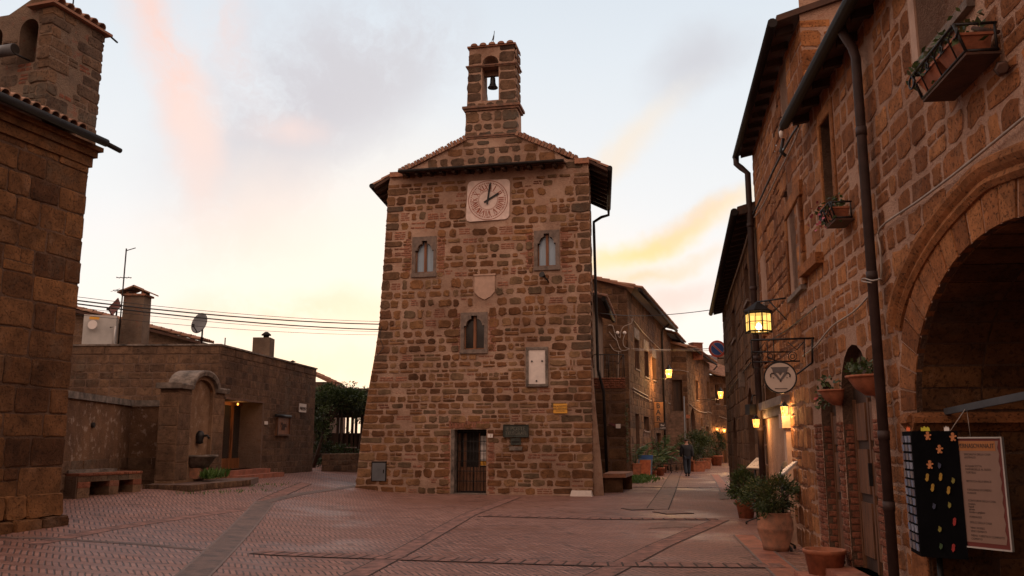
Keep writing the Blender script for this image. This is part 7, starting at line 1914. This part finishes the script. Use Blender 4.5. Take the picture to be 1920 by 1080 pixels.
# ---- small lanterns by the shop
def lanternette(name, label, px, py, Y, h, w, power, wall_pt):
    c = at(px, py, Y); o = thing(name, label, 'lantern', tuple(c)); mb = MB(); mb.lathe([(w * .36, -h * .5), (w * .5, h * .4)], c, 4, 0, False, False, (math.pi / 4, 2 * math.pi + math.pi / 4)); mb.build('glass', M['lamp_hot'], o)
    mb = MB(); mb.lathe([(w * .62, h * .4), (w * .2, h * .75), (.01, h * .9)], c, 4, 0, False, True, (math.pi / 4, 2 * math.pi + math.pi / 4))
    for k in range(4): a = math.pi / 4 + math.pi / 2 * k; mb.tube([c + Vector((w * .36 * math.cos(a), w * .36 * math.sin(a), -h * .5)), c + Vector((w * .5 * math.cos(a), w * .5 * math.sin(a), h * .4))], .006, 4)
    mb.build('frame', M['iron'], o)
    mb = MB(); mb.tube([c + Vector((0, 0, h * .85)), Vector(wall_pt)], .010, 5); mb.build('arm', M['iron'], o)
    lamp_light(o, c - Vector((0, 0, h * .05)), power, .04); return o
up = BFc.len - .2
q = at(1471, 770, 13.85); lanternette('shop_lantern', 'small lit lantern beside the carved pilaster of the shop entrance', 1471, 770, 13.85, 0.16, .14, 34, BFc.P(u1 + .18, q.z + .16, .07))
q = at(1418, 793, 16.0); lanternette('shop_lantern', 'small lit lantern before the folding gate of the shop', 1418, 793, 16.8, 0.17, .16, 36, BFc.P(BFc.uv(1424, 780)[0], q.z + .25, .02))
c = at(1408, 768, 17.2); hl = tag(thing('unlit_lantern', '', 'lantern', tuple(c)), 'unlit dark lantern hanging by the arched niche of the corner house', 'lantern')
mb = MB(); mb.box(c, .16, .16, .20, .3); mb.build('body', M['iron'], hl); mb = MB(); mb.tube([c + Vector((0, 0, .1)), c + Vector((.05, 0, .28)), CFc.P(CFc.len - .3, c.z + .3, 0)], .015, 5); mb.build('arm', M['iron'], hl)
# ---- cables on the house fronts
def mx(F, pts, o=.05): return smooth([F.pt(x, y, o) for x, y in pts], 4)
wire('wall_cable', 'pale cable rising across the stone above the great arch', mx(AF, [(1640, 522), (1652, 520), (1651, 470), (1650, 428), (1720, 378), (1800, 318), (1925, 216)]), .011, 'pale_cable')
wire('wall_cable', 'short cable tied round the drainpipe near the great arch', mx(AF, [(1652, 522), (1636, 526), (1620, 522), (1616, 527), (1634, 530)], .2), .008, 'pale_cable')
wire('wall_cable', 'cable sloping down from the drainpipe to the wrought iron sign', mx(AF, [(1628, 556), (1600, 585), (1560, 612), (1530, 648), (1505, 668)]), .011, 'pale_cable')
wire('wall_cable', 'dark cable bundle from the eave end down the middle house', mx(BFc, [(1497, 236), (1480, 262), (1450, 320), (1425, 375), (1412, 402)], .08), .018, 'cable')
wire('wall_cable', 'pale cable from the eave end down the middle house', mx(BFc, [(1499, 240), (1488, 268), (1455, 335), (1430, 385), (1414, 408)], .08), .012, 'pale_cable')
wire('wall_cable', 'pale cable running along the upper corner house', mx(CFc, [(1409, 415), (1400, 450), (1385, 500), (1370, 545), (1363, 570)], .06), .02, 'pale_cable')
wire('wall_cable', 'thin cable slanting over the corner house towards the lantern', mx(CFc, [(1408, 680), (1390, 702), (1366, 735)], .05), .016, 'cable')
wire('wall_cable', 'thin rusty cable on the wall right of the big lantern', mx(BFc, [(1530, 575), (1500, 600), (1470, 622), (1440, 640)], .05), .009, 'cable')
cl = thing('cable_clamp', 'black cable clamp with a white insulator at the eave end', 'cable clamp', tuple(AF.pt(1500, 232, .1))); p = AF.P(.1, AF.uv(1500, 232)[1], .12)
mb = MB(); mb.tube([p, p + Vector((-.05, 0, -.2)), p + Vector((.02, -.02, -.28))], .025, 6); mb.build('clamp', M['iron'], cl)
mb = MB(); mb.lathe([(0, 0), (.03, .02), (.03, .10), (0, .12)], p + Vector((-.04, -.03, 0)), 8); mb.build('insulator', M['white'], cl)
# ---- iron flower cradles
def cradle(name, label, F, u0, u1, z0, z1, o, pots, leafn, lm='leaf', flower=None):
    ob = thing(name, label, 'flower cradle', tuple(F.P((u0 + u1) / 2, z0, 0))); mb = MB(); B = .09
    q = lambda u, z, oo: F.P(u, z, oo)
    for z, oo in ((z0, o * .8), (z1, o)): mb.tube([q(u0, z, B * .4), q(u0, z, oo), q(u1, z, oo), q(u1, z, B * .4)], .011, 6)
    for u in (u0, u1): mb.tube([q(u, z0, o * .8), q(u, z1, o)], .011, 6); mb.tube([q(u, z0, .05), q(u, z1, .05)], .009, 5)
    L, H_ = u1 - u0, z1 - z0; n = max(2, int(L / .28))
    for k in range(n):
        uc2 = u0 + L * (k + .5) / n; 
        for s_ in (-1, 1):
            pts = [q(uc2, z0, o * .81)]
            for j in range(18): t = j / 17; a = math.pi * .5 * 0 + t * 5.2; rr = .045 + .11 * (1 - t) * H_ / .4; pts.append(q(uc2 + s_ * (.10 - rr * math.cos(a)) , z0 + H_ * .70 + rr * .6 * math.sin(a) * 1.0, o * .96))
            mb.tube(pts, .007, 4)
    for s_, u in ((-1, u0),): mb.tube([q(u - .02 - .06 * math.sin(k * .6), z1 - .0 - .05 + .05 * math.cos(k * .6), o) for k in range(9)], .009, 5)
    mb.build('iron_frame', M['iron'], ob)
    for k in range(pots):
        a, b = u0 + L * (k + .06) / pots, u0 + L * (k + .94) / pots; mb = MB(); e = min(.05, (b - a) * .1)
        mb.loft([[q(a + e, z0 + .01, .07), q(b - e, z0 + .01, .07), q(b - e, z0 + .01, o * .72), q(a + e, z0 + .01, o * .72)], [q(a, z0 + H_ * .62, .06), q(b, z0 + H_ * .62, .06), q(b, z0 + H_ * .62, o * .9), q(a, z0 + H_ * .62, o * .9)]]); mb.fbox(F, a - .012, b + .012, z0 + H_ * .62, z0 + H_ * .72, .05, o * .94); mb.build('clay_trough', M['clay'], ob)
    mb = MB(); mb.fbox(F, u0, u1, z0 - .03, z0 - .012, .02, o * .8); mb.build('base_board', M['soffit'], ob)
    mb = MB()
    for k in range(leafn):
        c = q(rnd(u0 - .15, u1), z1 + rnd(-.1, .12) - (.1 if random.random() < .3 else 0), o * .5 + rnd(-.1, .16)); leaf(mb, c, rnd(.04, .09), 0, 0, None, .6)
    mb.build('plants', M[lm], ob)
    if flower:
        mb = MB()
        for k in range(26): leaf(mb, q(rnd(u0 - .25, u0 + .2), z1 + rnd(-.22, .1), o + rnd(-.1, .1)), .05, 0, 0, None, .8)
        mb.build('flowers', flower, ob)
    return ob
PINK = mat('pink petals', (.34, .07, .10), .6, .2, 9, 0)
ua_, za_2 = AF.uv(1719, 186, .30); ub_2, zb_2 = AF.uv(1798, 95, .30); za_3 = AF.uv(1706, 141, .34)[1]
cradle('flower_cradle', 'wrought iron cradle of clay troughs under the big upper window', AF, ua_, ub_2, (za_2 + zb_2) / 2, za_3, .32, 2, 190)
ua_, za_2 = AF.uv(1541, 432, .28); ub_2, zb_2 = AF.uv(1556, 400, .28); za_3 = AF.uv(1531, 405, .3)[1]
cradle('flower_cradle', 'small iron cradle with pink flowers under the tall window', AF, ua_, ub_2, (za_2 + zb_2) / 2, za_3 + .02, .28, 1, 90, 'leaf', PINK)
br = thing('shutter_bar', 'rusty flat iron bar sticking out beside the big upper window', 'iron bar', tuple(AF.pt(1828, 55))); mb = MB(); mb.tube([AF.pt(1824, 53, .12), AF.pt(1872, 60, .03)], .018, 6); mb.build('bar', M['soffit'], br)
pk_ = thing('stone_peg', 'dark socket stone in the wall right of the flower cradle', 'wall socket', tuple(AF.pt(1880, 128))); mb = MB(); mb.tube([AF.pt(1880, 128, -.02), AF.pt(1880, 128, .09)], [.06, .035], 6); mb.build('socket', M['soffit'], pk_)
# ---- half bowls of clay on the wall
def bowl(name, label, px0, px1, py, hpx, n, extra=None):
    r = px0; uc2, zc2 = AF.uv(px1, py); u0 = uc2 - r; H_ = r * .78
    ob = thing(name, label, 'wall planter', tuple(AF.P(uc2, zc2 - H_, 0))); mb = MB(); a0 = AF.rot - math.pi
    mb.lathe([(.05, -H_), (r * .35, -H_ * .97), (r * .72, -H_ * .62), (r * .95, -H_ * .16), (r * .96, -H_ * .12), (r * 1.05, -H_ * .11), (r * 1.06, 0), (r * .94, 0), (r * .9, -H_ * .1)], AF.P(uc2, zc2, .01), 18, 0, True, True, (a0, a0 + math.pi)); mb.build('bowl', M['clay'], ob)
    mb = MB()
    for k in range(n):
        a = rnd(a0, a0 + math.pi); rr = r * math.sqrt(rnd(0, 1)); c = AF.P(uc2, zc2, .02) + Vector((rr * math.cos(a), rr * math.sin(a), rnd(-.02, .16))); leaf(mb, c, rnd(.04, .085), 0, 0, None, .6)
    if extra:
        for k in range(extra): c = AF.P(u0 - rnd(.0, .25), zc2 - rnd(-.05, .22), rnd(.05, .2)); leaf(mb, c, rnd(.04, .07), 0, 0, None, .6)
    mb.build('plants', M['leaf'], ob)
    if extra:
        mb = MB()
        for k in range(22): leaf(mb, AF.P(u0 - rnd(.1, .3), zc2 - rnd(.0, .12), rnd(.08, .2)), .05, 0, 0, None, .8)
        mb.build('flowers', mat('red petals', (.30, .05, .045), .6, .2, 9, 0), ob)
bowl('wall_planter', 'half round clay bowl above the tall brown door', .27, 1640, 704, 50, 150)
bowl('wall_planter', 'half round clay bowl with red trailing flowers above the narrow door', .24, 1575, 731, 42, 40, 60)
# ---- pots on the ground
def big_jar(label, c, r, h, crown, n, size, m='leaf'):
    o = thing('potted_bush', label, 'potted bush', tuple(c)); mb = MB()
    mb.lathe([(r * .70, 0), (r * .74, h * .10), (r * .76, h * .12), (r * .74, h * .16), (r * .95, h * .45), (r * .99, h * .55), (r * 1.01, h * .57), (r * .99, h * .60), (r * 1.0, h * .70), (r * .96, h * .82), (r * .86, h * .92), (r * .90, h * .96), (r * .90, h), (r * .78, h), (r * .74, h * .92)], c, 32, 0, True); mb.build('jar', M['old_clay'], o)
    mb = MB(); mb.lathe([(r * .76, h * .93), (0, h * .95)], c, 16); mb.build('soil', M['soil'], o)
    cz, rx, ry, rz = crown; mb = MB()
    for k in range(8): a = rnd(0, 6.28); mb.tube([Vector(c) + Vector((rnd(-.2, .2) * r, rnd(-.2, .2) * r, h * .9)), Vector(c) + Vector((math.cos(a) * rx * .4, math.sin(a) * ry * .4, cz - rz * .1)), Vector(c) + Vector((math.cos(a) * rx * .75, math.sin(a) * ry * .75, cz + rz * .3))], [.014, .009, .004], 5)
    mb.build('stem', M['dark_wood'], o)
    mb = MB(); bush(mb, Vector(c) + Vector((0, 0, cz)), rx, ry, rz, n, size, 0, 34, .38); mb.build('foliage', M[m], o); return o
pc = G(1465, 1036); big_jar('bushy plant in a big weathered clay jar by the shop entrance', (pc.x, pc.y + .24, 0), .265, .56, (.80, .42, .40, .28), 5200, .055)
pc = G(1404, 973); potted('potted_bush', 'leggy green bush in a plain clay pot behind the menu stand', (pc.x, pc.y + .2, 0), .22, .38, (.68, .36, .34, .34), 2600, .062, 'leaf', 'clay', False, None, 26)
pc = G(1555, 1092); c = (pc.x, pc.y + .1, 0)
o = thing('empty_pot', 'wide empty clay pot at the bottom edge beside the doorstep', 'pot', c); mb = MB(); r = .245; h = .36
mb.lathe([(r * .72, 0), (r * .93, h * .86), (r * 1.0, h * .87), (r * 1.02, h * .97), (r * 1.0, h), (r * .90, h), (r * .87, h * .85), (0, h * .85)], c, 32); mb.build('pot', M['clay'], o); mb = MB(); mb.lathe([(r * .86, h * .86), (0, h * .875)], c, 16); mb.build('soil', M['soil'], o)
# ---- menu stands
def menu_stand(label, foot, tl_, tr_, bl_, br_, Y):
    o = thing('menu_stand', label, 'menu stand', tuple(foot)); foot = Vector(foot)
    q = [Vector(x) for x in (bl_, br_, tr_, tl_)]; n = (q[1] - q[0]).cross(q[3] - q[0]).normalized(); n = n if n.z > 0 else -n
    mb = MB(); mb.loft([[p - n * .03 for p in q], [p for p in q]]); mb.build('board', M['zinc'], o)
    ct = (q[0] + q[1] + q[2] + q[3]) / 4; mb = MB(); k_ = .93; mb.loft([[ct + (p - ct) * k_ + n * .001 for p in q], [ct + (p - ct) * k_ + n * .004 for p in q]]); mb.build('menu_sheet', M['white'], o)
    mb = MB()
    for k in range(6):
        f0, f1 = .16 + .12 * k, .19 + .12 * k
        for g0, g1 in ((.10, .46), (.54, .9)):
            P4 = [lerp(lerp(q[3], q[2], g), lerp(q[0], q[1], g), f) + n * .006 for f, g in ((f0, g0), (f0, g1), (f1, g1), (f1, g0))]; mb.poly(P4)
    mb.build('printed_lines', M['coping'], o)
    mb = MB(); mb.tube([foot + Vector((0, 0, .05)), Vector((foot.x, foot.y, ct.z - .03))], .02, 8); mb.build('pole', M['iron'], o)
    for k in range(3):
        a = .6 + 2.1 * k; mb = MB(); e = foot + Vector((math.cos(a) * .22, math.sin(a) * .22, .05)); mb.tube([foot + Vector((0, 0, .14)), e], .013, 6); mb.tube([e + Vector((-.015, 0, -.02)), e + Vector((.015, 0, -.02))], .028, 8); mb.build('foot', M['iron'], o)
    return o
mf = G(1421, 984); Ym = mf.y
menu_stand('menu stand with a tilted white sheet between the two potted bushes', mf, at(1418, 858, Ym + .12), at(1445, 858, Ym + .12), at(1399, 877, Ym - .12), at(1427, 879, Ym - .12), Ym)
mf2 = Vector((4.12, 13.55, 0)); Ym = mf2.y
menu_stand('second menu stand seen edge on between the jar and the shop entrance', mf2, at(1486, 866, Ym + .15), at(1495, 864, Ym - .05), at(1460, 887, Ym + .05), at(1468, 889, Ym - .15), Ym)
# ---- postcard rack at the arch
zr0, zr1 = JF.uv(1750, 1042, .12)[1], JF.uv(1750, 806, .12)[1]
ra = AF.P(uJ - .20, 0, .16); rb = AF.P(uJ - .06, 0, -.0)
kA = at(1716, 900, 7.55); kB = at(1803, 900, 7.35); RF = Fac(kA.to_2d(), kB.to_2d()); RL = RF.len
kC = at(1698, 900, 7.95); RSd = Fac(kC.to_2d(), kA.to_2d())
z0 = RF.uv(1760, 1046)[1]; z1 = RF.uv(1760, 808)[1]
rk_ = thing('postcard_rack', 'black rack of postcards and magnets standing at the great arch', 'postcard rack', (kA.x, kA.y, 0))
BLK = mat('black felt', (.004, .004, .005), 1.0, .2, 9, .0, spec=.05)
mb = MB(); mb.loft([[Vector((p.x, p.y, z)) for p in (kA, kB, kB + Vector((.12, .45, 0)), kC + Vector((.1, .05, 0)), kC)] for z in (z0, z1)]); mb.build('panel', BLK, rk_)
mb = MB(); cc_ = (kA + kB) / 2 + Vector((.05, .2, 0)); mb.tube([Vector((cc_.x, cc_.y, .02)), Vector((cc_.x, cc_.y, z0))], .025, 8); mb.build('pole', M['iron'], rk_)
for k in range(4): a = .4 + 1.57 * k; mb = MB(); mb.tube([Vector((cc_.x, cc_.y, .06)), Vector((cc_.x + .28 * math.cos(a), cc_.y + .28 * math.sin(a), .02))], .018, 6); mb.build('foot', M['iron'], rk_)
PC = [mat('postcard ' + n, c, .5, .5, 22, 0, col2=c2) for n, c, c2 in (('blue sky', (.07, .13, .25), (.14, .10, .07)), ('town', (.16, .11, .075), (.06, .09, .15)), ('pale', (.22, .22, .25), (.07, .10, .17)), ('dusk', (.11, .065, .045), (.05, .08, .15)))]
nr = 13
for i in range(nr):
    for j in range(3):
        w_ = RSd.len / 3; zz = z1 - .03 - (z1 - z0 - .06) * (i + .5) / nr; mb = MB(); mb.fbox(RSd, w_ * j + w_ * .18, w_ * j + w_ * .82, zz - .028, zz + .028, .004, .012)
        o = mb.build('postcard', PC[random.randrange(4)], None, tuple(RSd.P(w_ * (j + .5), zz, .01)))
        ln_ = ('left', 'middle', 'right')[j]; od = ('topmost', 'second', 'third', 'fourth', 'fifth', 'sixth', 'seventh', 'eighth', 'ninth', 'tenth', 'eleventh', 'twelfth', 'lowest')[i]
        tag(o, f'{od} postcard from the top in the {ln_} column of the black rack' if 0 < i < 12 else f'{od} postcard in the {ln_} column of the black rack', 'postcard', 'postcards in the black rack')
mg = [((1740, 818), 'orange', 'orange magnet near the top left of the rack front'), ((1787, 820), 'orange', 'orange magnet near the top right of the rack front'), ((1762, 843), 'orange', 'orange magnet in the middle of the upper rack front'), ((1744, 872), 'orange', 'lowest of the orange magnets, left on the rack front'), ((1739, 897), 'yellow', 'small amber magnet below the lowest orange one'), ((1764, 896), 'yellow', 'pear shaped yellow magnet in the middle column'), ((1788, 901), 'green', 'greenish yellow magnet at the right edge, upper one'), ((1749, 916), 'yellow', 'bright yellow magnet below the amber one'), ((1779, 921), 'yellow', 'yellow magnet right of the bright yellow one'), ((1781, 947), 'green', 'olive magnet low on the right of the rack'), ((1790, 980), 'red', 'red magnet standing upright at the right edge'), ((1763, 992), 'green', 'three lobed green magnet low on the rack'), ((1788, 1029), 'red', 'red magnet at the bottom right corner'), ((1765, 1024), 'dgreen', 'dark green magnet at the bottom of the rack'), ((1752, 949), 'blue', 'dim blue magnet in the middle of the rack'), ((1762, 873), 'blue', 'dim blue magnet beside the lowest orange one')]
MC = dict(orange=(.46, .17, .06), yellow=(.34, .20, .025), green=(.18, .16, .03), dgreen=(.03, .07, .025), red=(.28, .02, .018), blue=(.03, .04, .08)); MM = {k: mat(k + ' enamel', c, .35, .2, 30, 0) for k, c in MC.items()}
for (px, py), cl_, lb_ in mg:
    u, z = RF.uv(px, py); mb = MB(); n = 9; pl = [(u + (.016 + .011 * (k % 2) * rnd(.4, 1)) * math.cos(2 * math.pi * k / n) * .7, z + (.02 + .010 * (k % 3 == 0)) * math.sin(2 * math.pi * k / n)) for k in range(n)]; mb.prism(RF, pl, .002, .014)
    if cl_ == 'orange':
        for dx, dz2, rr in ((0, .028, .013), (-.019, .006, .008), (.02, .010, .008), (-.010, -.023, .009), (.012, -.022, .009)): mb.prism(RF, [(u + dx + rr * math.cos(k * .785), z + dz2 + rr * math.sin(k * .785)) for k in range(8)], .003, .013)
    elif cl_ in ('yellow', 'red'): mb.prism(RF, [(u + .004 + .012 * math.cos(k * .785), z + .026 + .016 * math.sin(k * .785)) for k in range(8)], .003, .012)
    tag(mb.build('magnet', MM[cl_], None, tuple(RF.P(u, z, 0))), lb_, 'magnet', 'magnets on the black rack')
for (px, w_, c, lb_) in ((1703, .03, (.85, .16, .05), 'orange red tag on top of the postcard rack'), (1735, .07, (.50, .48, .03), 'yellow green tag on top of the postcard rack'), (1775, .04, (.7, .68, .66), 'white tag on top of the postcard rack')):
    u, z = RF.uv(px, 806); mb = MB(); n = 5; pl = [(u - w_ * .5, z1), (u + w_ * .5, z1)] + [(u + w_ * (.5 - k / n), z1 + (.045 if k % 2 else .028) * (1 - abs(k / n - .5) * .5)) for k in range(n + 1)]; mb.prism(RF, pl, -.006, .0); tag(mb.build('rack_tag', mat('tag', c, .5, .05, 4, 0), None, tuple(RF.P(u, z1, 0))), lb_, 'tag')
# ---- menu board on the jamb of the arch
MBd = Fac(at(1790, 920, 7.42).to_2d(), at(1886, 920, 7.05).to_2d()); um0, um1 = 0, MBd.len; zm0, zm1 = MBd.uv(1840, 1026)[1], MBd.uv(1840, 822)[1]
mbd = thing('tavern_menu', 'framed tavern menu sheet with an orange header beside the postcard rack', 'menu board', tuple(MBd.P(0, zm0, 0)))
mb = MB(); mb.fbox(MBd, um0, um1, zm0, zm1, -.02, 0); mb.build('panel', mat('dark red border', (.11, .02, .016), .6, .1, 4, 0), mbd)
mb = MB(); t_ = .012
for a in ((um0, um1, zm0 - t_, zm0), (um0, um1, zm1, zm1 + t_), (um1, um1 + t_, zm0 - t_, zm1 + t_)): mb.fbox(MBd, *a, -.02, .012)
mb.build('frame', M['zinc'], mbd)
pl = [(um0 + .02, zm0 + .035)]; n = 15
for k in range(n + 1): pl.append((um1 - .035 + (.012 if k % 2 else 0), zm0 + .035 + (zm1 - zm0 - .055) * k / n))
pl.append((um0 + .02, zm1 - .02)); mb = MB(); mb.prism(MBd, pl, 0, .003); mb.build('sheet', mat('pink paper', (.20, .125, .098), .7, .08, 4, 0), mbd)
mb = MB(); mb.fbox(MBd, um0 + .02, um1 - .05, zm1 - .10, zm1 - .022, .003, .005); mb.build('header', mat('orange header', (.30, .12, .04), .6, .1, 4, 0), mbd)
uc3 = (um0 + um1) / 2; W_ = um1 - um0
text(mbd, 'AVERNASOVANA.IT', MBd, uc3 - .01, zm1 - .062, .0055, .052, M['ink'], sx=.72)
MT = [('SPECIALITÀ DELLA CASA', .15), ('ANTIPASTI', .18), ('ACQUACOTTA', .26), ('PAPPARDELLE AL SUGO', .29), ('TORTELLI', .32), ('BISTECCA ALLA BRACE', .40), ('CINGHIALE IN UMIDO', .48), ('FUNGHI', .51), ('CONTORNI DELLA CASA', .58), ('insalata', .61), ('fagioli', .635), ('patate', .66), ('verdure grigliate', .685), ('FORMAGGI', .73), ('DOLCI DELLA CASA', .78), ('VINO ROSSO', .83), ('VINO BIANCO', .86), ('MENU TURISTICO COMPLETO', .90), ('COPERTO', .93)]
for s_, f in MT: text(mbd, s_, MBd, um0 + W_ * .26, lerp(zm1, zm0, f), .0042, .024, M['ink'], 'LEFT', .0006, sx=.85)
# ---- awning arm
aa = thing('awning_arm', 'grey flat iron awning arm reaching out under the great arch', 'awning arm', tuple(AF.pt(1772, 772)))
p0, p1 = JF.pt(1772, 772, .05), at(1990, 728, 5.6); d_ = (p1 - p0).normalized(); n_ = Vector((0, 0, 1)); q_ = d_.cross(n_).normalized()
mb = MB(); mb.loft([[p + n_ * .028 + q_ * .012, p + n_ * .028 - q_ * .012, p - n_ * .028 - q_ * .012, p - n_ * .028 + q_ * .012] for p in (p0, p1)]); mb.build('bar', mat('dull grey arm', (.055, .057, .063), .6, .2, 5, .1, spec=.2), aa)
c = lerp(p0, p1, .24); mb = MB(); mb.tube([c, RF.P(RF.uv(1782, 806)[0], z1, .0)], .004, 4); mb.tube([c, c + Vector((.01, 0, -.25))], .003, 4); mb.build('string', M['pale_cable'], aa)
